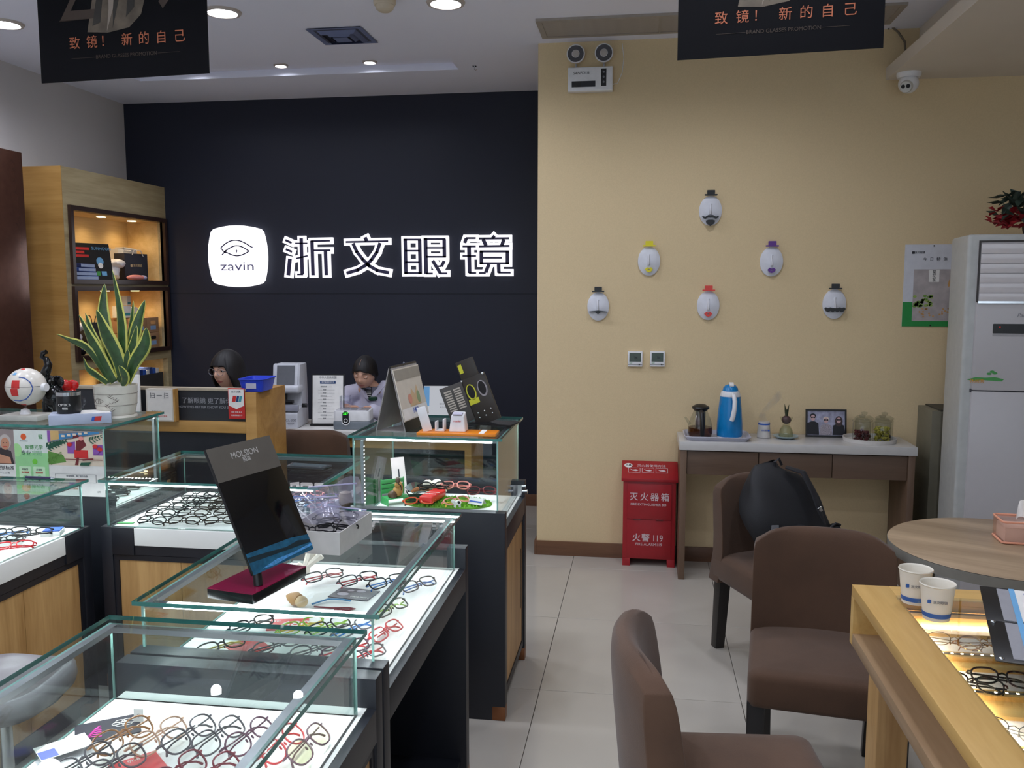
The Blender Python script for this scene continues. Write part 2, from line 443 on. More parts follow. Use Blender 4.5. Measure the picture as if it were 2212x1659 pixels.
# ================================================================== GLASS COUNTERS
LIP = 0.80; TZ = 0.735
TUBE = emis('tube_light', (246, 250, 255), 26.0)
def pane(name, parent, x0, x1, y0, y1, z0, z1, axis):
    m = MB(); m.box(x0, x1, y0, y1, z0, z1)
    big = {'z': (0, 1), 'y': (2, 4), 'x': (3, 5)}[axis]
    m.mi = [0 if i in big else 1 for i in range(6)]
    return m.build(name, [PANE, EDGE if axis == 'z' else EDGE_LIT], parent, smooth=False)
def showcase(label, X, Y, rz, L, Dp, ztop, doors=(), drawer=False, inset=0.03, open_front=False, handle=None, feet=True, cat='showcase', tl=0.0, tr=0.0, tube=None, blk0=0.0, blk1=0.0, lip0=LIP, lip1=LIP):
    """counter: local x along its length, local -y its door side"""
    t = thing('glass_showcase', label, cat, (X, Y, 0), rz, 'glass display counters')
    e = 0.045
    for x0 in (0, L - e):
        p = bx('end_panel', NAVY, t, x0, x0 + e, 0, Dp, 0, lip0 if x0 == 0 else lip1, 0.0015)
        if feet: bx('corner_foot', COPPER, p, x0 - .001, x0 + e + .001, -.001, .05, 0, .055, 0.004)
    bx('back_panel', NAVY, t, e, L - e, Dp - .018, Dp, 0.05, TZ - .015)
    bx('floor_board', NAVY, t, e, L - e, .02, Dp - .018, 0.07, 0.09)
    bx('plinth', NAVY, t, e, L - e, .05, .065, 0, 0.07)
    if blk0: bx('front_block', NAVY, t, e, e + blk0, -.002, .019, TZ - .105, TZ - .001, 0.001)
    if blk1: bx('front_block', NAVY, t, L - e - blk1, L - e, -.002, .019, TZ - .105, TZ - .001, 0.001)
    if drawer:
        bx('drawer_front', TRAY, t, e + .002 + blk0, L - e - .002 - blk1, 0.0, .018, TZ - .068, TZ - .002, 0.001)
        bx('rail', NAVY, t, e, L - e, .004, .03, TZ - .105, TZ - .070)
        zt = TZ - .107
    else:
        bx('rail', NAVY, t, e, L - e, 0, .02, TZ - .075, TZ - .001, 0.001)
        zt = TZ - .077
    bx('display_board', TRAY, t, e, L - e, .019 if drawer else .0205, Dp - .02, TZ - .015, TZ)
    if open_front:
        bx('knee_panel', NAVY, t, e, L - e, .30, .318, .09, zt)
    else:
        n = max(1, doors)
        w = (L - 2*e) / n
        fr = MB()
        fr.box(e, L - e, .006, .02, .07, .10)
        fr.box(e, L - e, .006, .02, zt - .02, zt); fr.box(e, e+.02, .006, .02, .1, zt-.02); fr.box(L-e-.02, L-e, .006, .02, .1, zt-.02)
        fr.build('door_frame', NAVY, t, smooth=False)
        for k in range(n):
            a = e + .021 + k * (L - 2*e - .042) / n; b = e + .021 + (k + 1) * (L - 2*e - .042) / n - .002
            d = bx('door', OAKV, t, a, b, .010, .026, .101, zt - .021)
            if handle == 'slot':
                bx('handle_slot', mat('dark_handle_slot', (60, 42, 24), .6), d, b - .045, b - .03, .0085, .0105, .26, .52)
    # glass box
    g = .006
    x0, x1, y0, y1 = e - .012 + tl, L - e + .012 - tr, inset, Dp - .012
    z1 = ztop - .010
    ga = pane('glass_pane', t, x0, x1, y0, y0 + g, TZ, z1, 'y')
    pane('glass_pane', t, x0, x1, y1 - g, y1, TZ, z1, 'y')
    pane('glass_pane', t, x0, x0 + g, y0 + g, y1 - g, TZ, z1, 'x')
    pane('glass_pane', t, x1 - g, x1, y0 + g, y1 - g, TZ, z1, 'x')
    top = pane('glass_top', t, x0 - .018, x1 + .018, y0 - .018, y1 + .012, z1, ztop, 'z')
    # aluminium light channels with led dots under the top
    c = .016
    for ax, (a0, a1, b0, b1) in (('x', (x0+g, x1-g, y0+g, y0+g+c)), ('x', (x0+g, x1-g, y1-g-c, y1-g)), ('y', (x0+g, x0+g+c, y0+g+c, y1-g-c)), ('y', (x1-g-c, x1-g, y0+g+c, y1-g-c))):
        ch = bx('light_channel', ALU, t, a0, a1, b0, b1, z1 - .012, z1)
        m = MB()
        if (tube == 'y0' and ax == 'x' and b0 < Dp/2) or (tube == 'x0' and ax == 'y' and a0 < L/2):
            if ax == 'x': m.box(a0 + .004, a1 - .004, b0 - .0008, b1 - .002, z1 - .0115, z1 - .004)
            else: m.box(a0 - .0008, a1 - .002, b0 + .004, b1 - .03, z1 - .0115, z1 - .004)
            m.build('light_tube', TUBE, ch, smooth=False)
            continue
        if ax == 'x':
            n = int((a1 - a0) / .0165)
            for k in range(n):
                q = a0 + (k + .5) * (a1 - a0) / n
                m.add([(q-.0028, b0+.004, z1-.0125), (q-.0028, b1-.004, z1-.0125), (q+.0028, b1-.004, z1-.0125), (q+.0028, b0+.004, z1-.0125)], [(0,1,2,3)])
        else:
            n = int((b1 - b0) / .0165)
            for k in range(n):
                q = b0 + (k + .5) * (b1 - b0) / n
                m.add([(a0+.004, q-.0028, z1-.0125), (a0+.004, q+.0028, z1-.0125), (a1-.004, q+.0028, z1-.0125), (a1-.004, q-.0028, z1-.0125)], [(0,1,2,3)])
        m.build('led_dots', LED, ch, smooth=False)
    return t
H2 = PI / 2
scA = showcase('glass counter of tan and grey glasses, end to end with the mirror counter', -.545, .78, H2, .985, .595, .914, doors=2, tr=.045)
scB = showcase('glass counter carrying the tilted mirror and the open white carton of bagged glasses', -.545, 1.775, H2, .945, .595, .914, open_front=True, tr=.03, tube='x0')
scC = showcase('low glass counter full of thin black glasses above oak doors', -2.0, 2.965, 0, .875, .60, .914, doors=3, drawer=True, tube='y0', blk0=.088, lip0=TZ, inset=.012, tl=-.012)
scD = showcase('tall glass corner case with a green grass mat and toy bench, orange tray on top', -.488, 3.125, H2, .60, .60, 1.075, doors=1, handle='slot', tube='x0')
scE = showcase('tall glass case carrying the potted snake plant and eyeball model, brochures leaning on it', -2.10, 3.18, H2, .47, .95, 1.075, doors=1)
scF = showcase('low glass counter with white drawer and oak doors in front of the leaning brochures', -2.045, 1.66, H2, 1.31, .62, .914, doors=4, drawer=True, blk1=.10, lip1=TZ, inset=.012, tr=-.012)
# vertical light strips in the two tall cases
for sc, xx, yy in ((scD, .052, .555), (scE, .425, .046)):
    v = bx('light_channel', ALU, sc, xx - .008, xx + .008, yy - .006, yy + .006, TZ, 1.05)
    m = MB()
    for k in range(20):
        z = TZ + .015 + k * .0145
        s_ = -1 if yy > .3 else 1
        m.add([(xx-.004, yy+s_*.0065, z), (xx+.004, yy+s_*.0065, z), (xx+.004, yy+s_*.0065, z+.004), (xx-.004, yy+s_*.0065, z+.004)], [(0,1,2,3)])
    m.build('led_dots', emis('led_strip_dim', (244, 250, 255), 6.0), v, smooth=False)
# glass door lock on the corner case
lk = MB(); lk.cyl((.56, .02, TZ+.02), (.56, -.012, TZ+.02), .009); lk.box(.545, .575, .012, .03, TZ+.002, TZ+.05); lk.cyl((.56, .02, TZ+.042), (.56, -.004, TZ+.042), .007)
lk.build('lock', CHROME, scD)

# ------------------------------------------------------------------ eyeglasses
def rim_pts(shape, w, h, n=28):
    out = []
    for i in range(n):
        a = 2*PI*i/n; c, s = math.cos(a), math.sin(a)
        if shape == 'round': p = 2.1
        elif shape == 'square': p = 3.6
        else: p = 2.7
        r = (abs(c)**p + abs(s)**p) ** (-1/p)
        x, y = r*c, r*s
        if shape != 'round': x *= 1 + .07 * y
        out.append((x * w / 2, y * h / 2))
    return out
GCACHE = {}
LENS = clear('spectacle_lens', (252, 252, 251), 0.012)
LENS_Y = clear('tinted_lens', (248, 248, 234), 0.05)
def glass_parts(shape, w, h, thick, open_t):
    key = (shape, w, h, thick, open_t)
    if key in GCACHE: return GCACHE[key]
    gap = .017; cx = w/2 + gap/2
    fr = MB()
    for s in (-1, 1):
        pts = [(s*(cx + px), py, .0) for px, py in rim_pts(shape, w, h)]
        fr.tube([(x, y, .004 - 3.0*x*x*.5) for x, y, z in pts], thick, 6, True, flat=1.25)
        fr.tube([(s*(cx+w*.47), h*.22, .0), (s*(cx+w*.5+.006), h*.24, -.003), (s*(cx+w*.5+.008), h*.24, -.009)], thick*1.15, 6)
        fr.ball((s*.0085, -h*.06, -.005), .0022, .0045, .0022, 8, 6)
    fr.tube([(-gap/2-.001, h*.12, .004), (0, h*.2, .006), (gap/2+.001, h*.12, .004)], thick, 6)
    le = MB(); le.prism([(px, py) for px, py in rim_pts(shape, w*.97, h*.97)], .0012)
    te = []
    for s in (-1, 1):
        tb = MB(); hx = s*(cx+w*.5+.007); zz = -.010 - (.004 if s > 0 else 0)
        if open_t:
            tb.tube([(hx, h*.24, -.006), (hx, h*.24, -.09), (hx*.98, h*.16, -.115), (hx*.96, h*-.2, -.138)], [thick*1.1, thick, thick*1.1, thick*1.3], 6)
        else:
            tb.tube([(hx, h*.24, zz), (-s*.030, h*.26 - (.006 if s > 0 else 0), zz), (-s*.05, h*.02, zz), (-s*.058, -h*.22, zz)], [thick*1.1, thick, thick*1.1, thick*1.35], 6)
        te.append(tb)
    GCACHE[key] = (fr, le, te, cx)
    return GCACHE[key]
GM = {}
def eyeglasses(label, group, loc, rz, color, shape='soft', tilt=0.0, w=.050, h=.040, thick=.0016, temple=None, lens=None, open_t=False, roll=0.0, name='eyeglasses'):
    """folded glasses lie face up; open ones (open_t) stand on rims and temple tips"""
    fr, le, te, cx = glass_parts(shape, w, h, thick, open_t)
    k = (shape, w, h, thick, open_t)
    def md(i, mb, m):
        kk = (k, i, m.name)
        if kk not in GM: GM[kk] = mb.mesh('eyewear', m)
        return GM[kk]
    temple = temple or color; lens = lens or LENS
    t = thing(name, label, 'glasses', loc, group=group)
    if open_t: t.rotation_euler = Euler((RAD(90) - tilt, 0, rz), 'XYZ')
    else: t.rotation_euler = Euler((tilt, roll, rz), 'XYZ')
    link('frame', md('f', fr, color), t)
    for s in (-1, 1):
        link('lens', md('l', le, lens), t, (s*cx, 0, .002), (0, s*.10, 0))
    for i in (0, 1): link('temple', md('t%d' % i, te[i], temple), t)
    return t
A_BLK = mat('black_acetate', (14, 14, 16), .5, spec=.3)
A_TAN = mat('amber_acetate', (158, 108, 58), .25)
A_BLUSH = mat('blush_acetate', (206, 168, 142), .25)
A_GREY = mat('smoke_acetate', (88, 84, 88), .25)
A_PLUM = mat('plum_acetate', (92, 58, 74), .25)
A_RED = mat('red_acetate', (196, 36, 44), .3)
A_WINE = mat('wine_acetate', (116, 36, 48), .3)
A_BLUE = mat('blue_acetate', (36, 112, 190), .3)
A_GRN = mat('lime_acetate', (140, 190, 50), .3)
A_PINK = mat('pink_acetate', (236, 150, 142), .3)
A_PURP = mat('purple_acetate', (120, 82, 160), .3)
A_YEL = mat('yellow_acetate', (226, 200, 60), .3)
GOLD = mat('gold_wire', (190, 150, 96), .25, 1.0)
ZG = TZ + .0175
def on_tray(px, py, z=ZG): p = onz(px, py, z); return (p.x, p.y, z)
# counter with tan and black glasses (nearest case)
gA = 'glasses on the board of the counter in front of the mirror stand'
rowA = [(268, 1588, A_TAN, 'soft', 'amber tortoise eyeglasses with clip tag, beside the pink floral lens cloth', None, 40),
        (345, 1590, A_BLUSH, 'soft', 'blush transparent eyeglasses between amber and grey frames', None, 42),
        (410, 1585, A_GREY, 'soft', 'smoke grey thin eyeglasses next to the blush transparent pair', None, 44),
        (474, 1588, A_GREY, 'soft', 'dark grey thin eyeglasses, second beside the blush transparent pair', None, 44),
        (540, 1590, A_PLUM, 'round', 'dark brown round eyeglasses ending the row of grey frames', None, 46),
        (612, 1605, A_RED, 'round', 'dark red rimmed eyeglasses partly under the case\'s glass edge', None, 52),
        (668, 1606, A_PLUM, 'soft', 'plum eyeglasses with yellowish lenses standing apart near the case end', LENS_Y, 52),
        (180, 1648, A_GREY, 'soft', 'grey eyeglasses in the second row, beside the red price card', None, 42),
        (250, 1652, A_GREY, 'soft', 'thin dark eyeglasses in the second row, next to the red price card', None, 42),
        (385, 1668, A_WINE, 'soft', 'crimson eyeglasses in the second row, after the red price card', None, 44),
        (460, 1672, A_WINE, 'soft', 'dark red eyeglasses, second after the red price card', None, 44)]
for px, py, c, sh, lb, ln, ang in rowA:
    eyeglasses(lb, gA, on_tray(px, py, ZG + .010), RAD(ang + 30), c, sh, tilt=RAD(38), w=.053, h=.046, thick=.0018, lens=ln)
# counter under the mirror
gB = 'sporty glasses on the board of the counter under the mirror'
rowB = [(700, 1243, A_BLK, A_RED, 'square', 'black rectangular eyeglasses with red temples by the white coral ornament', 36),
        (775, 1250, A_BLK, A_RED, 'square', 'black rectangular eyeglasses with dark red temples, next after the pair by the coral', 38),
        (838, 1256, A_BLK, A_BLUE, 'square', 'black eyeglasses with bright blue temples behind the glass edge', 40),
        (905, 1262, A_BLK, A_BLUE, 'square', 'black eyeglasses with blue temples alone at the end of the lit board', 44),
        (845, 1312, A_BLK, A_GRN, 'square', 'black eyeglasses with lime green temples beside the grey leaflet', 55),
        (835, 1362, A_RED, A_RED, 'square', 'bright red eyeglasses nearest the counter corner post', 62),
        (545, 1348, A_BLK, A_GREY, 'soft', 'black and grey eyeglasses beside the red 680 price card', 46),
        (652, 1352, A_GRN, A_YEL, 'square', 'yellow green eyeglasses on the other side of the red 680 price card', 40),
        (712, 1352, A_BLK, A_GRN, 'square', 'black eyeglasses with green tips in front of the grey leaflet', 46),
        (765, 1356, A_GREY, A_BLUE, 'square', 'slate blue eyeglasses at the front corner of the mirror counter', 50),
        (478, 1395, A_BLK, A_YEL, 'soft', 'black eyeglasses with yellow temples at the board edge, by the tilted red card', 44),
        (598, 1392, A_GREY, A_GREY, 'round', 'grey folded eyeglasses right after the tilted red card', 40),
        (678, 1402, A_GREY, A_GREY, 'round', 'grey folded eyeglasses with clear tag, second after the tilted red card', 38),
        (748, 1402, A_PLUM, A_RED, 'square', 'dark red eyeglasses with long red temple near the glass corner', 40),
        (788, 1415, A_GREY, A_RED, 'square', 'silver grey eyeglasses with a red temple under the corner light strip', 50)]
for px, py, c, tp, sh, lb, ang in rowB:
    eyeglasses(lb, gB, on_tray(px, py, ZG + .008), RAD(ang + 10), c, sh, tilt=RAD(30), w=.052, h=.036, thick=.0019, temple=tp)
# low counter full of thin black glasses
gC = 'thin black glasses laid out in rows in the low counter'
for j, (py, x0, x1, n) in enumerate(((1124, 330, 476, 3), (1108, 352, 690, 6), (1094, 372, 700, 7), (1081, 398, 705, 7), (1070, 420, 640, 6))):
    for i in range(n):
        px = x0 + (x1 - x0) * i / max(1, n - 1) + random.uniform(-6, 6)
        p = onz(px, py, ZG)
        if p.x > -1.24 or p.y > 3.52: continue
        eyeglasses('thin black eyeglasses lying in the rows of the low counter above oak doors', gC, (p.x, p.y, ZG), RAD(random.uniform(-14, 14)), A_BLK, random.choice(['round', 'soft']), tilt=RAD(24), w=.052, h=.044, thick=.0021)
for px, py, c, tp, lb in ((655, 1078, A_BLUE, A_BLK, 'blue and black eyeglasses among the black rows, next to the mirror edge'), (678, 1060, A_PINK, A_PURP, 'pink eyeglasses on the blue cloth in the low counter'), (730, 1072, A_PURP, A_PINK, 'purple eyeglasses at the closed end of the low counter'), (700, 1092, A_PINK, A_RED, 'salmon eyeglasses in front of the purple pair')):
    p = onz(px, py, ZG + .003)
    eyeglasses(lb, 'bright glasses at the end of the low counter', (min(p.x, -1.22), min(p.y, 3.5), ZG + .003), RAD(20), c, 'soft', tilt=RAD(14), temple=tp, thick=.002)
# left low counter
gF = 'glasses in the counter before the brochures'
for px, py, c, lb, ang in ((20, 1148, A_BLUE, 'dark eyeglasses with bright blue temple in the counter before the brochures', 40), (72, 1150, A_BLK, 'single black eyeglasses standing clear on the board before the brochures', 42),
                   (8, 1166, A_BLK, 'black eyeglasses touching the red pair in the counter before the brochures', 38), (30, 1178, A_RED, 'red eyeglasses in the counter before the brochures', 30)):
    eyeglasses(lb, gF, on_tray(px, py, ZG + .006), RAD(ang), A_BLK if c is A_BLUE else c, 'soft', tilt=RAD(18), temple=c, thick=.0024)
# tall left case
for k, (px, py) in enumerate(((240, 1018), (262, 1008), (286, 1001))):
    p = onz(px, py, ZG)
    eyeglasses('black glossy sunglasses in the tall case under the snake plant', 'sunglasses under the snake plant', (-2.215 - .02*k, 3.30 + .115*k, ZG), RAD(30), A_BLK, 'soft', tilt=RAD(15), lens=clear('dark_lens', (40, 60, 50), .08), thick=.0024)
# tall corner case
gD = 'children\'s glasses on the grass mat'
eyeglasses('black eyeglasses propped on the red case in the corner showcase', gD, (-.86, 3.55, TZ + .062), RAD(12), A_BLK, 'round', tilt=RAD(35), thick=.0026)
eyeglasses('pink eyeglasses behind the red case in the corner showcase', gD, (-.775, 3.60, TZ + .055), RAD(8), A_PINK, 'soft', tilt=RAD(38), thick=.0026)
eyeglasses('maroon eyeglasses on the far side of the grass mat', gD, (-.655, 3.56, TZ + .045), RAD(10), mat('maroon_acetate', (110, 24, 34), .3), 'soft', tilt=RAD(40), thick=.0024)
eyeglasses('pink and yellow eyeglasses lying in front on the grass mat', gD, (-.735, 3.44, TZ + .03), RAD(48), A_PINK, 'soft', tilt=RAD(22), temple=A_YEL, thick=.0026)
eyeglasses('orange and black eyeglasses hooked over the red case on the grass mat', gD, (-.885, 3.41, TZ + .03), RAD(14), mat('orange_acetate', (214, 82, 40), .3), 'soft', tilt=RAD(24), temple=A_BLK, thick=.0028)

# ================================================================== BACK WALL: SIGN
M_GLOW = emis('sign_light', (250, 248, 255), 1.3)
M_SFACE = mat('sign_letter_face', (44, 40, 78), .5)
def strokes(lst, ox, oy, sc, name, parent, depth):
    """strokes drawn as polylines with half widths, laid on the wall plane"""
    def seg(mb, p, q, hw, e0, e1, y0, y1):
        d = (q - p).normalized(); n = Vector((-d.y, d.x)); a = p - d*e0; b = q + d*e1
        mb.box_pts([a + n*hw, b + n*hw, b - n*hw, a - n*hw], y0, y1)
    outer, inner = MB(), MB()
    U = 1.0
    for pts, hw in lst:
        P = []
        for x, y in pts:
            w = ony(ox + x/sc, oy + y/sc, DW - .03); P.append(Vector((w.x, w.z)))
        k = 6.4 / 1900.0 / sc * 1.03
        h = hw * k; o = 42 * k
        for i in range(len(P) - 1):
            first, last = i == 0, i == len(P) - 2
            for mb, hh, ex, y0, y1 in ((outer, h + o, o, DW - .030, DW - .004), (inner, h, 0, DW - .036, DW - .031)):
                p, q = P[i], P[i+1]; d = (q - p).normalized(); n = Vector((-d.y, d.x))
                e0 = ex if first else hh * .55; e1 = ex if last else hh * .55
                a = p - d*e0; b = q + d*e1
                c4 = [a + n*hh, b + n*hh, b - n*hh, a - n*hh]
                mb.prism([(v.x, v.y) for v in c4], y1 - y0, T(0, y1, 0) @ FACE_Y)
    outer.build('glowing_outline', M_GLOW, parent, smooth=False)
    inner.build('dark_face', M_SFACE, parent, smooth=False)
zhe = [([(213,622),(318,670)],18), ([(220,778),(325,822)],18), ([(290,940),(262,1222)],33),
       ([(380,677),(587,677)],12), ([(482,590),(500,1205)],30), ([(515,1208),(415,1208)],14), ([(392,938),(592,890)],13),
       ([(665,630),(685,1222)],30), ([(650,640),(972,632)],15), ([(690,798),(978,796)],15), ([(895,800),(910,1220)],30)]
wen = [([(1570,575),(1600,640)],30), ([(1243,655),(1965,640)],16),
       ([(1828,670),(1770,830),(1680,960),(1600,1040),(1450,1130),(1255,1188)],28),
       ([(1365,680),(1430,820),(1530,950),(1640,1060),(1780,1140),(1980,1180)],28)]
yan = [([(202,285),(215,885)],30), ([(175,297),(470,297)],16), ([(448,300),(460,885)],30), ([(200,487),(450,487)],15), ([(200,685),(450,685)],15), ([(190,868),(485,868)],16),
       ([(548,275),(558,880)],32), ([(520,287),(890,287)],16), ([(867,290),(872,600)],30), ([(560,437),(870,437)],15), ([(560,590),(895,590)],15), ([(558,875),(672,875)],15),
       ([(670,655),(800,870)],28), ([(790,873),(920,873)],15), ([(868,660),(820,755)],26), ([(820,752),(760,752)],14)]
jing = [([(1215,355),(1245,275)],28), ([(1240,272),(1405,272)],16), ([(1180,413),(1405,413)],16), ([(1290,415),(1300,870)],32), ([(1180,577),(1410,577)],15), ([(1290,867),(1412,867)],15),
        ([(1690,235),(1725,270)],28), ([(1460,280),(1975,275)],17), ([(1530,290),(1580,400)],30), ([(1885,290),(1850,400)],30), ([(1460,413),(1980,405)],17),
        ([(1500,490),(1500,720)],30), ([(1475,500),(1970,500)],18), ([(1945,500),(1945,715)],30), ([(1530,607),(1850,607)],16), ([(1475,700),(1975,700)],17),
        ([(1630,715),(1575,860)],30), ([(1460,867),(1575,867)],15), ([(1795,715),(1800,865)],30), ([(1790,860),(2000,860)],16)]
SG = 'characters of the lit wall sign'
for nm, st, ox, oy, lb in (('first', zhe, 590, 440, 'white outlined lit character 浙 next to the glowing eye logo'), ('second', wen, 590, 440, 'white outlined lit character 文, second of the wall sign'),
                           ('third', yan, 850, 480, 'white outlined lit character 眼, third of the wall sign'), ('fourth', jing, 850, 480, 'white outlined lit character 镜 ending the wall sign')):
    t = thing('sign_character', lb, 'sign', (0, 0, 0), 0, SG)
    strokes(st, ox, oy, 7.9, nm, t, .03)
# logo panel: bulging white light box with the eye drawing
lc = ony(511.5, 553.5, DW - .05)
t = thing('sign_logo', 'glowing white rounded light box with a line-drawn eye and brand word', 'sign', (lc.x, DW, lc.z), 0)
hw_, hh_ = .232, .232
pl = []
for (ax, ay), (bx_, by_), (nx, ny) in (((-.185,-.205),(.185,-.205),(0,-1)), ((.205,-.185),(.205,.185),(1,0)), ((.185,.205),(-.185,.205),(0,1)), ((-.205,.185),(-.205,-.185),(-1,0))):
    for i in range(13):
        u = i/12; b = .028 * (1 - (2*u-1)**2)
        pl.append((ax + (bx_-ax)*u + nx*b, ay + (by_-ay)*u + ny*b))
MB().prism(pl, .045, T(0, -.004, 0) @ FACE_Y).build('light_box', emis('sign_panel_light', (250, 249, 255), 1.7), t, smooth=False)
M_LINE = mat('logo_line', (60, 52, 100), .6)
ln = MB()
def arc(x0, x1, yb, hgt, n=18, skew=0):
    return [(x0 + (x1-x0)*i/n, yb + hgt*math.sin(PI*i/n) + skew*i/n) for i in range(n+1)]
def ribbon(mb, pts, w, y=-.0495):
    for i in range(len(pts)-1):
        p, q = Vector(pts[i]), Vector(pts[i+1]); d = (q-p).normalized(); n = Vector((-d.y, d.x))
        a = p - d*w*.4; b = q + d*w*.4
        mb.prism([tuple(v) for v in (a+n*w, b+n*w, b-n*w, a-n*w)], .0006, T(0, y, 0) @ FACE_Y)
ribbon(ln, [(-.128, .063)] + [(-.128 + .256*i/18, .063 + .058*math.sin(PI*(i/18)**.9)) for i in range(1, 18)] + [(.128, .066)], .0044)
ribbon(ln, [(-.128, .063), (-.11, .042), (-.09, .025)], .0044)
ribbon(ln, [(-.118, .012), (-.085, .045)], .0044)
ribbon(ln, [(-.095, .04)] + [(-.095 + .195*i/16, .037 + .042*math.sin(PI*i/16)) for i in range(1, 16)] + [(.1, .038)], .0044)
ribbon(ln, [(-.095, .036)] + [(-.095 + .195*i/16, .037 - .034*math.sin(PI*i/16)) for i in range(1, 16)] + [(.1, .038)], .0044)
ln.prism([(0,.055),(.004,.043),(.016,.039),(.004,.035),(0,.023),(-.004,.035),(-.016,.039),(-.004,.043)], .0006, T(0, -.0495, 0) @ FACE_Y)
ln.build('eye_drawing', M_LINE, t, smooth=False)
text('zavin', .125, mat('logo_word', (120, 116, 160), .6), t, (.002, -.0498, -.078), sx=1.12, sy=.8)

# ================================================================== SHELF UNIT AT THE LEFT
sx1 = -3.66; sy0 = 5.207
OAKG = wood('greyed_oak_front', (150, 132, 96), (186, 170, 132), 'y', .7, .5)
OAKS = wood('oak_side', (156, 112, 52), (188, 144, 80), 'x', .7, .5)
OAKN = wood('oak_niche', (200, 168, 112), (222, 194, 142), 'y', .9, .5)
BRN = mat('dark_brown_frame', (52, 34, 28), .3)
t = thing('shelf_unit', 'tall oak wall shelf unit with three lit niches in dark frames', 'shelf', (0, 0, 0))
niches = [(1.685, 2.13), (1.18, 1.61), (.74, 1.09)]
ny0, ny1 = 5.285, 6.385
fr = MB()
zs = [0, niches[2][0], niches[2][1], niches[1][0], niches[1][1], niches[0][0], niches[0][1], 2.40]
for a, b in ((0,1), (2,3), (4,5), (6,7)): fr.box(-3.70, sx1, sy0 + .004, DW - .002, zs[a], zs[b])
for a, b in ((1,2), (3,4), (5,6)):
    fr.box(-3.70, sx1, sy0 + .004, ny0, zs[a], zs[b]); fr.box(-3.70, sx1, ny1, DW - .002, zs[a], zs[b])
fr.build('front', OAKG, t, smooth=False)
bx('side', OAKS, t, XL + .001, sx1, sy0, sy0 + .004, 0, 2.40)
bx('top', OAKG, t, XL + .001, -3.70, sy0 + .004, DW - .002, 2.38, 2.40)
for k, (z0, z1) in enumerate(niches):
    m = MB(); m.box(XL + .002, -3.70, ny0, ny1, z0 - .02, z0); m.box(XL + .002, -3.70, ny0, ny1, z1, z1 + .02)
    m.box(XL + .002, XL + .016, ny0, ny1, z0, z1); m.box(XL + .016, -3.70, ny0 - .02, ny0, z0, z1); m.box(XL + .016, -3.70, ny1, ny1 + .02, z0, z1)
    m.build('niche', OAKN, t, smooth=False)
    if k < 2:
        m = MB(); w = .03
        for a0, a1, c0_, c1_ in ((ny0-w, ny1+w, z1, z1+w), (ny0-w, ny1+w, z0-w, z0), (ny0-w, ny0, z0, z1), (ny1, ny1+w, z0, z1)):
            m.box(sx1 - .02, sx1 + .022, a0, a1, c0_, c1_)
        m.build('niche_frame', BRN, t, smooth=False)
    for j in range(3):
        y = ny0 + .16 + j * .38
        MB().lathe([(0, -.002), (.024, -.002), (.03, -.004), (.032, 0)], 20).build('niche_spot', emis('niche_spot_light', (255, 226, 176), 9), t, (-3.80, y, z1), smooth=False)
        lamp_spot(t, (-3.80, y, z1 - .012), 2.6, (255, 222, 172), 150, .8, .02)
NX = -3.82
# niche 1
z = niches[0][0]
q = thing('easel_calendar', 'black desk easel calendar with red headline and blue mascot-free print in the top niche', 'calendar', (-3.78, 5.63, z), RAD(70))
q['label'] = 'black easel calendar with red headline lines standing in the top niche'
vs = [(-.15,-.05,0),(.15,-.05,0),(.15,-.02,.24),(-.15,-.02,.24)]
MB().add([(-.15,-.055,0),(.15,-.055,0),(.15,-.012,.25),(-.15,-.012,.25),(-.15,-.05,0),(.15,-.05,0),(.15,-.008,.25),(-.15,-.008,.25)], [(0,1,2,3),(7,6,5,4),(1,5,6,2),(0,3,7,4),(3,2,6,7),(0,4,5,1)]).build('front_leaf', BLACKM, q, smooth=False)
MB().add([(-.15,.055,0),(.15,.055,0),(.15,.004,.25),(-.15,.004,.25),(-.15,.045,0),(.15,.045,0),(.15,-.004,.25),(-.15,-.004,.25)], [(3,2,1,0),(4,5,6,7),(2,6,5,1),(4,7,3,0),(7,6,2,3),(1,5,4,0)]).build('back_leaf', mat('pale_blue_paper', (176, 192, 224), .6), q, smooth=False)
tl_ = math.atan2(.043, .25)
for x0, x1, y in ((-.14,-.01,.215),(-.14,-.05,.19),(-.14,-.02,.165)):
    flat(rect(x0, x1, y-.009, y+.009), RED, q, (0, -.0556, 0), (PI/2 - tl_, 0, 0))
flat(oval(.06, .13, .028, .028), SKYB, q, (0, -.0556, 0), (PI/2 - tl_, 0, 0)); flat(oval(.06, .10, .02, .02), PAPER, q, (0, -.0558, 0), (PI/2 - tl_, 0, 0))
flat(rect(.02,.05,.03,.06), GREEN, q, (0, -.0556, 0), (PI/2 - tl_, 0, 0)); flat(rect(.06,.10,.03,.06), SKYB, q, (0, -.0556, 0), (PI/2 - tl_, 0, 0))
text('SUNNOON', .03, SKYB, q, (.085, -.0556 + .043*.86, .215), (PI/2 - tl_, 0, 0))
for k in range(4):
    b = thing('book', ['light blue booklet at the bottom of the pile in the top niche', 'dark blue booklet, second from the bottom of the pile in the top niche', 'pale blue booklet, third up the pile in the top niche', 'blue booklet on top of the pile in the top niche'][k], 'book', (-3.725, 5.46 + .01*k, z + .027*k), RAD(4*k), 'booklets in the top niche')
    bx('cover', (BLUE, mat('navy_cover', (36, 60, 120), .5))[k % 2], b, -.03, .03, -.12, .14 - .012*k, .0, .0255, .002)
    bx('pages', mat('pale_blue_paper', (176, 192, 224), .6), b, -.027, .0303, -.118, .138 - .012*k, .003, .022)
q = thing('plastic_bag', 'crumpled white plastic bag beside the easel calendar', 'bag', (-3.80, 5.93, z))
m = MB(); m.ball((0, 0, .055), .05, .06, .055, 16, 10); m.ball((.01, .03, .12), .055, .085, .035, 16, 10)
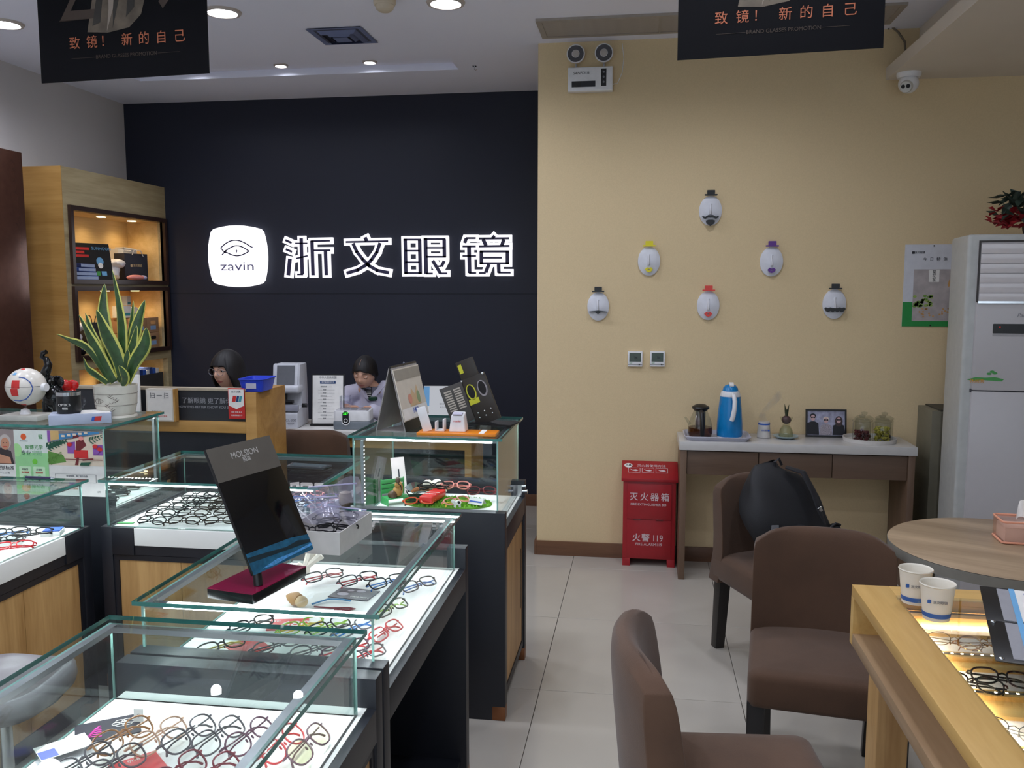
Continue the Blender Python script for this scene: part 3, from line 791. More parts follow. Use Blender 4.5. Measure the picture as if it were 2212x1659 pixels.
for v in m.v: v.x += .008*math.sin(70*v.z + 40*v.y); v.y += .008*math.sin(60*v.x + 50*v.z)
m.build('bag_body', mat('white_bag_film', (222, 224, 232), .4), q)
q = thing('gift_bag', 'dark navy paper gift bag with a small logo and white string handles', 'bag', (-3.80, 6.17, z), RAD(78))
MB().box(-.115, .115, -.05, .05, 0, .20).build('bag_body', mat('navy_card', (36, 38, 52), .6), q, bevel=.003)
for y in (-.051, .04): MB().tube([(-.04,y,.19),(-.03,y-.012,.225),(.03,y-.014,.225),(.06,y-.01,.18)], .003, 6).build('string_handle', PAPER, q)
flat(rrect(-.06,-.04,.10,.12,.004), mat('gold_print', (206, 180, 130), .4), q, (0, -.0505, 0)); text('浙文眼镜', .022, mat('gold_print', (206, 180, 130), .4), q, (.012, -.0505, .11))
q = thing('white_carton', 'white carton and tissue behind the navy gift bag', 'box', (-3.885, 6.21, z), RAD(85))
bx('carton', PAPER, q, -.12, .10, -.045, .03, 0, .235, .002)
m = MB().box(-.07, .07, -.05, .03, .235, .245); m.build('tissue', PAPER, q, rot=(0, RAD(4), 0))
q = thing('spectacle_case', 'pink oval spectacle case lying before the navy gift bag', 'case', (-3.70, 6.06, z + .021), RAD(82))
MB().ball((0, 0, 0), .095, .032, .021, 24, 12).build('case_body', mat('pink_case', (226, 140, 132), .4), q)
MB().ball((.075, 0, 0), .035, .027, .0185, 20, 10).build('case_end', mat('lilac_case', (190, 180, 214), .4), q)
# niche 2
z = niches[1][0]
for j in range(2):
    for i in range(2):
        q = thing('storage_drawer', 'brown cardboard storage box with blue label, %s, %s' % (('bottom row', 'top row')[j], ('inner column', 'by the niche end')[i]), 'box', (-3.795, 6.09 + .165*i, z + .115*j), H2, 'cardboard storage boxes')
        bx('box_body', mat('brown_card', (168, 128, 92), .7), q, -.08, .08, -.1, .1, .001, .112, .002)
        flat(rrect(-.035, .035, .062, .088, .012), BLACKM if j == 0 else mat('warm_hole', (230, 170, 110), .7), q, (0, -.1005, 0), name='handle_hole')
        flat(rect(-.038, .038, .02, .05), mat('label_blue', (140, 168, 204), .6), q, (0, -.1005, 0), name='card_label')
for k, (y, zz, s_) in enumerate(((6.02, .23, .05), (6.11, .23, .045), (6.18, .23, .04), (6.06, .32, .035))):
    q = thing('small_carton', ('small white contact lens carton on the storage boxes, by the plant leaf', 'small white contact lens carton in the middle of the storage boxes', 'small white contact lens carton by the niche end', 'small striped carton on top of the others')[k], 'box', (-3.80, y, z + zz + .002), RAD(80 + 5*k), 'lens cartons')
    bx('carton', PAPER, q, -s_*.8, s_*.8, -s_, s_, 0, s_*1.7 if k < 3 else s_*2, .001)
    flat(rect(-s_*.6, s_*.6, s_*.3, s_*.7), mat('teal_print', (60, 150, 160), .6), q, (0, -s_-.0003, 0))
for k in range(3):
    q = thing('plastic_bag', ('white tied plastic bag at the bottom of the second niche', 'white plastic bag lying on another bag in the second niche', 'white plastic bag topmost in the second niche')[k], 'bag', (-3.80, 5.42 + .02*k, z + .005 + .075*k), RAD(20*k), 'bags in the second niche')
    m = MB(); m.ball((0, 0, .036), .06, .085, .036, 16, 10)
    for v in m.v: v.x += .006*math.sin(80*v.z + 50*v.y + k); v.z += .004*math.sin(70*v.x + k)
    m.build('bag_body', mat('white_bag_film', (222, 224, 232), .4), q)
q = thing('paper_bag', 'black paper bag with loop handles in the second niche', 'bag', (-3.80, 5.66, z), RAD(85))
bx('bag_body', mat('black_card', (44, 44, 48), .6), q, -.09, .09, -.04, .04, 0, .21, .002)
for y in (-.04, .03): MB().tube([(-.03,y,.2)] + [(-.03*math.cos(PI*i/8), y-.004, .2+.06*math.sin(PI*i/8)) for i in range(1, 8)] + [(.03,y,.2)], .003, 6).build('loop_handle', BLACKM, q)
q = thing('black_ball_cap', 'round black lens tool lying before the white bags', 'tool', (-3.69, 5.37, z + .041))
MB().ball((0, 0, 0), .028, .04, .04, 18, 10).build('knob', BLACK, q)
MB().tube([(.02, -.03, .0), (.032, 0, .03), (.02, .03, .0)], .004, 6).build('blue_ring', BLUE, q)
# niche 3
z = niches[2][0]
q = thing('file_crate', 'dark grey crate filled with blue and white folders in the lowest niche', 'crate', (-3.79, 6.10, z), H2)
m = MB(); m.box(-.26, .26, -.10, -.09, 0, .24); m.box(-.26, .26, .09, .10, 0, .24); m.box(-.26, -.25, -.09, .09, 0, .24); m.box(.25, .26, -.09, .09, 0, .24); m.box(-.25, .25, -.09, .09, 0, .01)
m.build('crate_body', mat('dark_grey_plastic', (58, 56, 56), .6), q, smooth=False)
for k in range(11):
    f_ = thing('folder', 'blue or white folder standing in the dark crate', 'folder', (-3.79, 5.875 + .044*k, z + .012), RAD(90), 'folders in the crate')
    f_['label'] = ('blue', 'white', 'navy')[k % 3] + ' folder standing in the dark grey crate of the lowest niche'
    bx('cover', (BLUE, PAPER, mat('navy_cover', (36, 60, 120), .5))[k % 3], f_, -.018, .018, -.08, .08, 0, .275 - .006*(k % 4), .001)
q = thing('small_wood_box', 'small wooden box standing in the lowest niche', 'box', (-3.75, 5.40, z))
bx('body', OAKS, q, -.04, .04, -.05, .05, 0, .17, .003)
bx('lid', OAKN, q, -.042, .042, -.052, .052, .17, .19, .003)

# ================================================================== HANGING BANNERS
BAN = mat('banner_film', (9, 9, 14), .7, var=.15, nscale=4, bump=.15, bscale=9, spec=.15)
ORG = mat('banner_orange', (186, 104, 70), .6)
DGOLD = mat('banner_dim_gold', (66, 52, 42), .6)
TWEED = mat('banner_jacket', (100, 88, 74), .6, var=.35, nscale=14)
TWEED2 = mat('banner_jacket_shade', (52, 48, 42), .6, var=.3, nscale=10)
SHIRT = mat('banner_shirt', (150, 136, 124), .6)
def banner(label, px0, py0, px1, py1, Y, fac):
    a = ony(px0, py0, Y); d = ray(px1, py1)
    # keep the bottom edge level: second corner at the same height
    b = EYE + d * ((a.z - EYE.z) / d.z)
    w = (b - a).length; rz = math.atan2(b.y - a.y, b.x - a.x)
    t = thing('hanging_banner', label, 'banner', (a.x, a.y, a.z), rz, 'hanging promotion banners')
    H = CEIL - a.z - .001; s = w / .62
    MB().box(0, w, 0, .003, 0, H).build('film', BAN, t)
    hm_ = min(H, .66*s) - .002
    flat([(.185*s,.152*s),(.205*s,.24*s),(.235*s,.36*s),(.25*s,hm_),(.44*s,hm_),(.425*s,.40*s),(.41*s,.27*s),(.385*s,.195*s),(.34*s,.158*s),(.26*s,.146*s)], TWEED, t, (0, -.0005, 0), name='printed_jacket')
    flat([(.258*s,.150*s),(.268*s,.22*s),(.272*s,.33*s),(.285*s,.46*s),(.312*s,.46*s),(.300*s,.34*s),(.284*s,.22*s)], SHIRT, t, (0, -.0010, 0), name='printed_shirt')
    flat([(.284*s,.22*s),(.302*s,.34*s),(.316*s,.46*s),(.345*s,.46*s),(.335*s,.36*s),(.308*s,.25*s),(.280*s,.16*s)], TWEED2, t, (0, -.0010, 0), name='printed_lapel')
    flat([(.33*s,.19*s),(.345*s,.28*s),(.372*s,.30*s),(.362*s,.22*s)], TWEED2, t, (0, -.0010, 0), name='printed_shade')
    flat([(.205*s,.17*s),(.225*s,.26*s),(.245*s,.33*s),(.248*s,.26*s),(.235*s,.18*s)], TWEED2, t, (0, -.0010, 0), name='printed_shade')
    text('2', .42*s, DGOLD, t, (.15*s, -.0007, .315*s), sx=.8, bold=-.006); text('9', .42*s, DGOLD, t, (.485*s, -.0007, .33*s), sx=.8, bold=-.006)
    for ch, x in zip('致镜！新的自己', (.135, .20, .252, .33, .392, .455, .52)):
        text(ch, .042*s, ORG, t, (x*s, -.0012, .118*s))
    text('BRAND GLASSES PROMOTION', .0165*s, DGOLD, t, (.325*s, -.0012, .072*s))
    for x0, x1 in ((.12, .21), (.44, .52)): flat(rect(x0*s, x1*s, .0715*s, .0725*s), DGOLD, t, (0, -.0009, 0))
    for x in (.08*s, w - .08*s): MB().box(x-.008, x+.008, -.002, .005, H-.02, H).build('hanging_clip', CHROME, t)
banner('dark banner with a suited man and orange characters, hanging before the shelf unit', 90, 180, 452, 158, 3.05, 1)
banner('dark banner with a suited man and orange characters, hanging before the cream wall', 1463, 130, 1908, 103, 2.6, 1)

# ================================================================== RECEPTION
rY = 4.306
t = thing('reception_counter', 'oak framed reception counter with dark slogan panel', 'counter', (0, 0, 0))
x0r, x1r = -3.05, -1.985
m = MB(); m.box(x0r, -2.046, rY, rY+.06, .868, .928); m.box(x0r, -2.046, rY, rY+.06, 0, .10); m.box(-2.046, x1r, rY, rY+.38, 0, 1.085)
m.build('oak_frame', OAKS, t, bevel=.002)
bx('slogan_panel', mat('charcoal_laminate', (40, 42, 48), .45), t, x0r, -2.046, rY + .02, rY + .04, .928, 1.09)
bx('lower_panel', NAVY, t, x0r, -2.046, rY + .02, rY + .04, .10, .868)
bx('top_edge', mat('pale_laminate', (170, 158, 138), .5), t, x0r, -2.046, rY + .012, rY + .06, 1.088, 1.103, .001)
SG2 = mat('slogan_grey', (150, 152, 156), .5)
text('了解眼镜 更了解你', .034, SG2, t, (-2.27, rY + .0195, 1.033))
text('KNOW EYES BETTER KNOW YOU BETTER', .0185, SG2, t, (-2.27, rY + .0195, 1.000))
q = thing('payment_sign', 'red and white card payment sign on the reception counter', 'sign', (-2.092, rY - .004, .945))
bx('board', RED, q, -.045, .045, 0, .006, 0, .162, .001)
flat([(-.042,.07),(0,.052),(.042,.07),(.042,.156),(-.042,.156)], PAPER, q, (0, -.0004, 0))
flat([(-.025,.09),(-.005,.09),(.003,.122),(-.017,.122)], RED, q, (0, -.001, 0)); flat([(-.003,.09),(.01,.09),(.018,.122),(.005,.122)], mat('deep_blue_print', (20, 60, 110), .5), q, (0, -.001, 0)); flat([(.012,.09),(.026,.09),(.034,.122),(.02,.122)], mat('teal_print', (60, 150, 160), .6), q, (0, -.001, 0))
text('刷卡消费', .013, GREYINK, q, (.0, -.001, .142)); text('银联 受理 此卡', .009, PAPER, q, (.0, -.0006, .035)); text('欢迎使用银行卡', .009, PAPER, q, (0, -.0006, .018))
q = thing('plastic_basket', 'bright blue plastic basket with a paper label on the oak post', 'basket', (-2.02, rY + .10, 1.107 - .021), RAD(3))
BB = mat('blue_basket_plastic', (38, 66, 200), .4)
m = MB()
for (a, b, zz0, zz1) in ((.062, .075, .002, .062),):
    ro, ri = [], []
    pts0 = rrect(-.055, .055, -.08, .08, .015); pts1 = rrect(-.068, .068, -.095, .095, .018)
    n = len(pts0)
    vs = [(x, y, .001) for x, y in pts0] + [(x, y, .066) for x, y in pts1] + [(x*.94, y*.95, .066) for x, y in pts1] + [(x*.94, y*.95, .005) for x, y in pts0]
    fs = [(i, (i+1) % n, n+(i+1) % n, n+i) for i in range(n)] + [(n+i, n+(i+1) % n, 2*n+(i+1) % n, 2*n+i) for i in range(n)] + [(2*n+i, 2*n+(i+1) % n, 3*n+(i+1) % n, 3*n+i) for i in range(n)] + [tuple(range(n))[::-1], tuple(range(3*n, 4*n))]
    m.add(vs, fs)
m.build('basket_body', BB, q)
m = MB(); pr_ = rrect(-.071, .071, -.098, .098, .02); m.tube([(x, y, .066) for x, y in pr_], .003, 6, True); m.build('rim', BB, q)
flat(rect(-.028, .028, .018, .046), mat('grey_label', (180, 178, 196), .6), q, (0, -.090, .0), name='paper_label')
# white desk beside it
dk = thing('desk', 'white topped optician desk beside the reception counter', 'desk', (0, 0, 0))
bx('desk_top', mat('white_stone', (214, 212, 208), .3), dk, -2.35, -.95, 5.06, 5.52, .725, .765, .003)
bx('side_panel', OAKS, dk, -2.30, -2.26, 5.10, 5.50, 0, .725); bx('side_panel', OAKS, dk, -1.04, -1.0, 5.10, 5.50, 0, .725)
bx('modesty_panel', NAVY, dk, -2.26, -1.04, 5.46, 5.48, .08, .725)
bx('apron', OAKS, dk, -2.26, -1.04, 5.10, 5.12, .66, .725)
DZ = .7655
# lens meter
PG = mat('instrument_grey', (196, 198, 206), .4); SCR = mat('lcd_grey', (96, 98, 104), .25)
q = thing('lens_meter', 'grey white lens meter with tilted screen on the desk', 'instrument', (-2.19, 5.24, DZ), RAD(6))
MB().prism([(-.13,0),(.12,0),(.12,.16),(.10,.39),(-.05,.39),(-.075,.25),(-.02,.22),(-.02,.13),(-.10,.11),(-.13,.09)], .17, T(-.085, 0, 0) @ rot('Z', PI/2) @ rot('X', PI/2)).build('body', PG, q, bevel=.008, fix=True)
MB().box(-.095, .095, -.125, -.01, .215, .265).build('nose_block', PG, q, bevel=.02, seg=3)
MB().cyl((0, -.09, .215), (0, -.09, .175), .014).build('lens_cone', BLACK, q)
MB().box(-.055, .055, -.004, .0, -.06, .06).build('screen', SCR, q, (0, -.070, .325), (-RAD(12), 0, 0))
MB().box(-.075, .075, -.006, .0, -.082, .075).build('bezel', PG, q, (0, -.063, .322), (-RAD(12), 0, 0), bevel=.004)
MB().box(-.09, .09, -.13, -.11, .105, .145).build('lens_table', mat('frosted_guard', (150, 152, 166), .3), q, bevel=.004)
MB().box(-.05, .05, -.115, -.07, .15, .17).build('lens_holder', BLACK, q, bevel=.004)
MB().cyl((.085, -.02, .13), (.115, -.02, .13), .013).build('knob', BLACK, q)
flat(rect(-.07,-.022,.062,.078), GREEN, q, (0, -.1305, 0)); text('CL-300', .022, GREYINK, q, (.042, -.1308, .05)); text('touch', .018, GREYINK, q, (.042, -.1308, .03))
flat(rect(-.065,-.03,.084,.1), PAPER, q, (0, -.1305, 0))
# document stand
q = thing('certificate_stand', 'white certificate sheet in a black table stand behind the desk', 'document', (-1.955, 5.27, DZ), RAD(6))
bx('base', BLACK, q, -.105, .105, -.03, .05, 0, .012, .002)
MB().box(-.105, .105, 0, .004, 0, .315).build('board', BLACK, q, (0, 0, .008), (-RAD(6), 0, 0))
MB().box(-.097, .097, -.0012, 0, .004, .308).build('sheet', PAPER, q, (0, -.0004, .008), (-RAD(6), 0, 0))
rr_ = (PI/2 - RAD(6), 0, 0)
def lay(y): return (0, .0 - .0022 + y*math.tan(RAD(6)), .008 + y)
text('中华人民共和国', .016, GREYINK, q, lay(.292), rr_); flat(rect(-.05,.05,.255,.272), mat('deep_blue_print', (20, 60, 110), .5), q, (0, -.0020, .008), rr_)
text('医疗器械经营许可', .010, PAPER, q, (0, -.0026 + .263*math.tan(RAD(6)), .008+.263), rr_)
for k in range(11): text('——— 眼镜 —————' if k % 3 else '经营范围 ———', .010, GREYINK, q, (-.01, -.0022 + (.235-.02*k)*math.tan(RAD(6)), .008 + .235 - .02*k), rr_)
# ultrasonic cleaner
q = thing('ultrasonic_cleaner', 'white and grey ultrasonic cleaner with green digits on the desk', 'cleaner', (-1.76, 5.20, DZ), RAD(8))
MB().prism(rrect(-.115, .115, -.075, .085, .02), .05).build('base', mat('slate_plastic', (110, 118, 126), .4), q, bevel=.006)
MB().prism(rrect(-.11, .11, -.073, .083, .018), .065, T(0, 0, .05)).build('body', WHITE, q, bevel=.004)
flat(rrect(-.026, .026, .028, .112, .024), WHITE, q, (-.035, -.0755, 0), t=.003); flat(rrect(-.02, .02, .034, .113, .018), BLACK, q, (-.035, -.0787, 0), name='control_panel')
text('337', .021, emis('green_digits', (60, 255, 60), 1.6), q, (-.035, -.0795, .098), bold=.0006)
MB().lathe([(.009,0),(.009,.002),(.013,.002),(.013,0)], 24, rot('X', PI/2)).build('dial', WHITE, q, (-.035, -.079, .056))
m = MB(); m.prism(rrect(-.10, .10, -.062, .075, .015), .004, T(0, 0, .115)); m.build('lid', ACRYL, q)
m = MB(); m.box(-.08, -.02, -.03, -.027, .12, .2); m.box(-.08, -.02, .03, .033, .12, .2); m.box(-.08, -.077, -.027, .03, .12, .2); m.box(-.023, -.02, -.027, .03, .12, .2)
m.build('clear_cup', clear('bluish_acrylic', (251, 251, 254), .05), q, smooth=False)
# brown chair before the desk is built with the other chairs
# tablet stand, signs and papers behind the corner case
q = thing('tablet_sign', 'white printed sign on a black till stand behind the corner case', 'sign', (-1.175, 5.20, DZ), RAD(6))
bx('till_base', BLACK, q, -.22, .20, -.10, .10, 0, .085, .004)
MB().box(-.13, .13, 0, .012, 0, .185).build('frame', BLACK, q, (-.0, -.02, .09), (-RAD(12), 0, 0))
MB().box(-.135, .105, -.002, 0, .004, .182).build('sheet', emis('glowing_sheet_white', (236, 240, 250), .55), q, (0, -.0225, .09), (-RAD(12), 0, 0))  # printed sheet made to glow faintly by itself
r12 = (PI/2 - RAD(12), 0, 0)
def l12(x, y): return (x, -.026 + y*math.sin(RAD(12)), .09 + y*math.cos(RAD(12)))
text('小视贝', .026, BLUE, q, l12(.02, .15), r12); flat(oval(-.13+.0, .0, .0, .0) if False else oval(.065, .15, .011, .011), BLUE, q, l12(0, 0), r12)
flat(rect(-.135,-.10,.06,.18), SKYB, q, l12(0, 0), r12)
for k in range(3): flat(oval(-.01 + .028*k, .105, .008, .012), mat('brown_print', (92, 60, 44), .6), q, l12(0, 0), r12)
text('请扫码添加微信好友', .012, GREYINK, q, l12(.015, .072), r12); text('关注小视贝 领取会员礼', .011, GREYINK, q, l12(.02, .052), r12)
q = thing('clear_bag', 'clear plastic sleeve with white cards leaning behind the easel calendar', 'bag', (-1.43, 5.16, DZ), RAD(-5))
MB().add([(-.09,-.03,0),(.07,-.03,0),(.10,0,.30),(.0,.01,.42),(-.09,-.01,.16)], [(0,1,2,3,4)]).add([(-.09,-.025,0),(.07,-.025,0),(.10,.005,.30),(.0,.015,.42),(-.09,-.005,.16)], [(4,3,2,1,0)]).build('sleeve', clear('milky_film', (240, 242, 250), .08, .15, .22, (190, 195, 215)), q, smooth=False)
for k, (x, z_, c_) in enumerate(((.0, .10, PAPER), (.01, .19, PAPER), (-.02, .05, mat('cream_card', (216, 206, 190), .6)))):
    MB().box(-.03, .03, -.002, .002, -.04, .04).build('card', c_, q, (x, -.032 + .02*k, z_ + .05), (0, RAD(14), 0))
bx('pink_mark', mat('pink_print', (220, 90, 120), .6), q, .012, .03, -.0365, -.0355, .2, .225)
q = thing('paper_slips', 'small white paper slips lying on the desk by the corner case', 'paper', (-1.56, 5.15, DZ), RAD(12))
bx('slip', PAPER, q, -.05, .05, -.03, .03, 0, .003); bx('slip', mat('pale_blue_paper', (176, 192, 224), .6), q, -.04, .06, -.01, .05, .003, .006)

# ================================================================== TEA CORNER WALL
wy = YW
t = thing('emergency_light', 'white twin-headed emergency lamp on the cream wall', 'emergency light', (-.315, wy, 2.815))
MB().box(-.128, .128, -.055, 0, -.068, .066).build('battery_box', WHITE, t, bevel=.006, seg=3)
flat(rect(-.105, .03, -.045, -.012), INK, t, (0, -.0556, 0)); flat(rect(-.105, -.052, -.045, -.012), BLACK, t, (0, -.056, 0), name='print'); flat(rect(.062, .092, -.042, .054), BLACK, t, (0, -.0556, 0), name='indicator_strip')
text('SANFO', .021, INK, t, (-.065, -.0556, .032), shear=.3); text('三雄', .014, INK, t, (-.018, -.0556, .032))
for k, zz in enumerate((.035, .008, -.02)): MB().lathe([(.006,0),(.006,.001),(.004,.001)], 16, rot('X', PI/2)).build('indicator', GREYINK, t, (.077, -.0562, zz))
for x in (-.083, .077):
    MB().cyl((x, -.025, .064), (x, -.025, .09), .007).build('stem', ALU, t)
    h = MB().lathe([(.02, 0), (.042, .02), (.052, .045), (.052, .055)], 32, T(x, -.01, .138) @ rot('X', PI/2)).build('lamp_head', WHITE, t, fix=True)
    MB().lathe([(.0, .046), (.018, .0465), (.0185, .050), (.022, .050)], 28, T(x, -.01, .138) @ rot('X', PI/2), cap=False).build('reflector', CHROME, h)
    MB().lathe([(.022, .0555), (.046, .0565)], 28, T(x, -.01, .138) @ rot('X', PI/2), cap=False).build('lens_ring', mat('lens_ring_grey', (84, 84, 90), .3), h, fix=True)
    MB().lathe([(.0, .058), (.02, .0572)], 28, T(x, -.01, .138) @ rot('X', PI/2), cap=False).build('bulb', mat('frosted_bulb', (188, 182, 178), .2), h, fix=True)
MB().tube([(.128,-.03,-.03),(.155,-.01,-.02),(.18,-.004,.04),(.188,-.004,.12),(.178,-.004,.2)], .0022, 6).build('cable', WHITE, t)
# security camera under the ledge with its cable
t = thing('dome_camera', 'white dome security camera under the ceiling ledge', 'camera', (1.385, 5.09, 2.765))
MB().lathe([(.062, 0), (.062, -.012), (.055, -.026)], 32).build('base', WHITE, t, fix=True)
MB().ball((0, 0, -.055), .052, .052, .05, 28, 18).build('ball', WHITE, t)
Mf = T(-.022, -.04, -.078) @ Vector((-.45, -.8, -.35)).to_track_quat('Z', 'Y').to_matrix().to_4x4()
MB().lathe([(0, .012), (.028, .011), (.032, .002), (.033, -.01)], 28, Mf).build('face', mat('grey_white_plastic', (205, 205, 200), .4), t, fix=True)
for s in (-1, 1): MB().lathe([(0, .0145), (.0095, .014), (.0105, .011)], 20, Mf @ T(s*.0125, .004, 0)).build('camera_eye', BLACK, t, fix=True)
t = thing('camera_cable', 'grey cable running from the ceiling down to the dome camera ledge', 'cable', (0, 0, 0))
a = ony(1920, 43, 5.22); b = ony(1952, 92, 5.22)
MB().tube([(a.x, 5.225, min(a.z, 3.03)), (a.x+.01, 5.22, a.z-.03), (a.x+.05, 5.21, a.z-.07), (b.x, 5.2, b.z), (b.x+.005, 5.19, b.z-.06), (b.x-.01, 5.17, 2.835)], .006, 8).build('cable_run', mat('grey_cable', (110, 100, 84), .6), t)
MB().box(a.x-.02, a.x+.012, 5.215, 5.235, a.z-.006, a.z+.004).build('cable_clip', GREYINK, t)
# face masks
MW = mat('mask_white', (214, 216, 224), .6)
def mask(px, py, col, kind, lb):
    c = ony(px, py, wy - .02)
    t = thing('face_mask', lb, 'wall decoration', (c.x, wy, c.z), 0, 'paper face masks on the cream wall')
    def dome(u, v):
        a = 2*PI*u; r = v
        return (.064*r*math.cos(a), -.020*(1 - r*r) - .012, .084*r*math.sin(a))
    MB().grid(dome, 36, 8).build('face', MW, t, fix=False)
    def rimf(u, v):
        a = 2*PI*u; return (.064*math.cos(a), -.012 + .012*v, .084*math.sin(a))
    MB().grid(rimf, 36, 1).build('face_edge', MW, t)
    MB().add([(-.010,-.026,.038),(.010,-.026,.038),(.0,-.033,.038),(-.010,-.026,-.022),(.010,-.026,-.022),(.0,-.056,-.022)], [(0,2,5,3),(2,1,4,5),(3,5,4),(0,1,2)]).build('nose', MW, t, smooth=False)
    hat = MB(); hat.prism(rrect(-.022, .022, .092, .115, .003), .008, T(0, -.024, 0) @ FACE_Y); hat.prism(rrect(-.036, .036, .084, .092, .003), .012, T(0, -.022, 0) @ FACE_Y)
    hat.build('hat', col, t, smooth=False)
    Mm = T(0, -.020, 0) @ FACE_Y
    mo = MB()
    if kind == 'lips':
        ring = [(-.023,-.047),(-.012,-.036),(0,-.04),(.012,-.036),(.023,-.047),(.012,-.061),(0,-.065),(-.012,-.061)]
        inn = [(x*.32, -.0485 + (y+.0485)*.25) for x, y in ring]
        for i in range(8): mo.prism([ring[i], ring[(i+1)%8], inn[(i+1)%8], inn[i]], .013, Mm)
    elif kind == 'beard':
        up = [(-.048,-.03),(-.03,-.035),(-.012,-.025),(0,-.028),(.012,-.025),(.03,-.035),(.048,-.03)]
        dn = [(-.04,-.042),(-.03,-.047),(-.012,-.038),(0,-.04),(.012,-.038),(.03,-.047),(.04,-.042)]
        for i in range(6): mo.prism([up[i], up[i+1], dn[i+1], dn[i]], .016, Mm)
        mo.prism([(-.012,-.052),(.012,-.052),(.026,-.058),(.022,-.072),(0,-.088),(-.022,-.072),(-.026,-.058)], .016, T(0, -.02, 0) @ FACE_Y)
    elif kind == 'thin':
        mo.prism([(-.055,-.029),(0,-.024),(.055,-.029),(.055,-.033),(-.055,-.033)], .018, Mm); mo.prism([(-.016,-.033),(.016,-.033),(0,-.046)], .016, Mm)
    else:
        p = [(-.056,-.024)] + [(-.05+.1*i/8, -.018-.004*(i % 2)) for i in range(9)] + [(.058,-.026)] + [(.05-.1*i/8, -.038-.007*(i % 2)) for i in range(9)]
        mo.prism(p, .018, Mm)
    mo.build({'lips': 'lips', 'beard': 'moustache_and_beard', 'thin': 'moustache', 'thick': 'moustache'}[kind], col, t, smooth=False)
mask(1535, 455, BLACK, 'beard', 'white face mask with black hat, curled moustache and goatee')
mask(1402, 564, mat('mask_yellow', (220, 208, 40), .6), 'lips', 'white face mask with yellow hat and yellow lips')
mask(1667, 565, mat('mask_purple', (96, 54, 138), .6), 'lips', 'white face mask with purple hat and purple lips')
mask(1292, 662, BLACK, 'thin', 'white face mask with black hat and thin straight moustache')
mask(1530, 660, mat('mask_coral', (216, 72, 66), .6), 'lips', 'white face mask with coral red hat and lips')
mask(1803, 657, BLACK, 'thick', 'white face mask with black hat and thick scalloped moustache')
# thermostats
for i, px in enumerate((1372, 1420)):
    c = ony(px, 775, wy)
    t = thing('thermostat', ('white thermostat with dark screen, under the yellow-hatted mask', 'white thermostat with dark screen, next to the twin one and nearer the blue kettle')[i], 'thermostat', (c.x, wy, c.z), 0, 'pair of thermostats')
    MB().box(-.043, .043, -.018, 0, -.045, .045).build('housing', WHITE, t, bevel=.003)
    flat(rect(-.034, .034, -.016, .036), mat('thermo_lcd', (60, 74, 64), .2), t, (0, -.0185, 0), name='screen')
    flat(rect(-.042, .04, -.034, -.0295), GREYINK, t, (0, -.0185, 0), name='button_slot'); text('26', .02, INK, t, (.004, -.0192, .008)); text('haier', .009, GREEN, t, (-.024, -.0186, -.0235))
    MB().cyl((.025, -.018, -.032), (.025, -.021, -.032), .004).build('button', BLACK, t)
# wall calendar
c = ony(2011, 617, wy)
t = thing('wall_calendar', 'white and green tea poster hanging beside the air conditioner', 'poster', (c.x, wy - .004, c.z))
MB().box(-.147, .147, 0, .003, -.228, .228).build('sheet', mat('poster_white', (208, 210, 218), .6), t)
flat(rect(-.147, .147, -.228, -.092), mat('poster_green', (36, 140, 66), .6), t, (0, -.0003, 0)); flat(rect(-.095, .12, -.198, .09), mat('poster_photo', (176, 168, 168), .5, var=.15, nscale=18), t, (0, -.0008, 0))
flat(rrect(-.11, -.095, .176, .19, .003), INK, t, (0, -.0006, 0)); text('浙文眼镜', .014, INK, t, (-.068, -.0006, .183))
for k, ch in enumerate('今日特供'): text(ch, .022, INK, t, (-.04 + .036*k, -.0006, .145))
flat(rect(-.015, .04, .02, .088), PAPER, t, (0, -.0014, 0))
for k, ch in enumerate('菊花茶'): text(ch, .022, INK, t, (.013, -.002, .074 - .022*k))
for k in range(26):
    x = random.uniform(-.09, .015); y = random.uniform(-.115, -.055)
    flat(oval(x, y, .011, .008, 7), (mat('leaf_print_a', (150, 176, 90), .6), mat('leaf_print_b', (112, 146, 70), .6))[k % 2], t, (0, -.0013, 0))
for k in range(20): flat(oval(random.uniform(-.06, .10), random.uniform(-.175, -.12), .006, .005, 6), mat('seed_print', (196, 150, 92), .6), t, (0, -.0013, 0))
flat([(.085,.005),(.095,.04),(.1,.005),(.092,-.01)], mat('seed_print', (196, 150, 92), .6), t, (0, -.0013, 0))
for zz in (.22, -.222): MB().cyl((.005, -.0004, zz), (.005, -.003, zz), .004).build('pin', BLACK, t)
# fire extinguisher box
FR = mat('fire_red_paint', (158, 26, 36), .35); FRL = mat('fire_print', (214, 196, 200), .6)
t = thing('fire_extinguisher_box', 'red fire extinguisher box standing against the cream wall', 'fire box', (.058, 5.09, 0))
hx = .152
bx('box_body', FR, t, -hx, hx, -.0, .13, .045, .51, .003)
for x0 in (-hx, hx - .045): bx('foot', FR, t, x0, x0 + .045, 0, .13, 0, .0445, .002)
MB().add([(-.163,-.014,.508),(.163,-.014,.508),(.163,.135,.590),(-.163,.135,.590),(-.163,-.014,.526),(.163,-.014,.526),(.163,.135,.604),(-.163,.135,.604)], [(3,2,1,0),(4,5,6,7),(0,1,5,4),(1,2,6,5),(2,3,7,6),(3,0,4,7)]).build('sloping_lid', FR, t, bevel=.003)
bx('box_back', FR, t, -hx, hx, .07, .13, .51, .545)
bx('flap_door', FR, t, -.128, .128, -.007, -.0002, .285, .495, .002); bx('lower_panel', FR, t, -.128, .128, -.003, -.0002, .06, .280, .001)
for x in (-.07, .06): MB().cyl((x-.02, -.006, .282), (x+.02, -.006, .282), .004).build('hinge', mat('dark_red_metal', (96, 20, 26), .4), t)
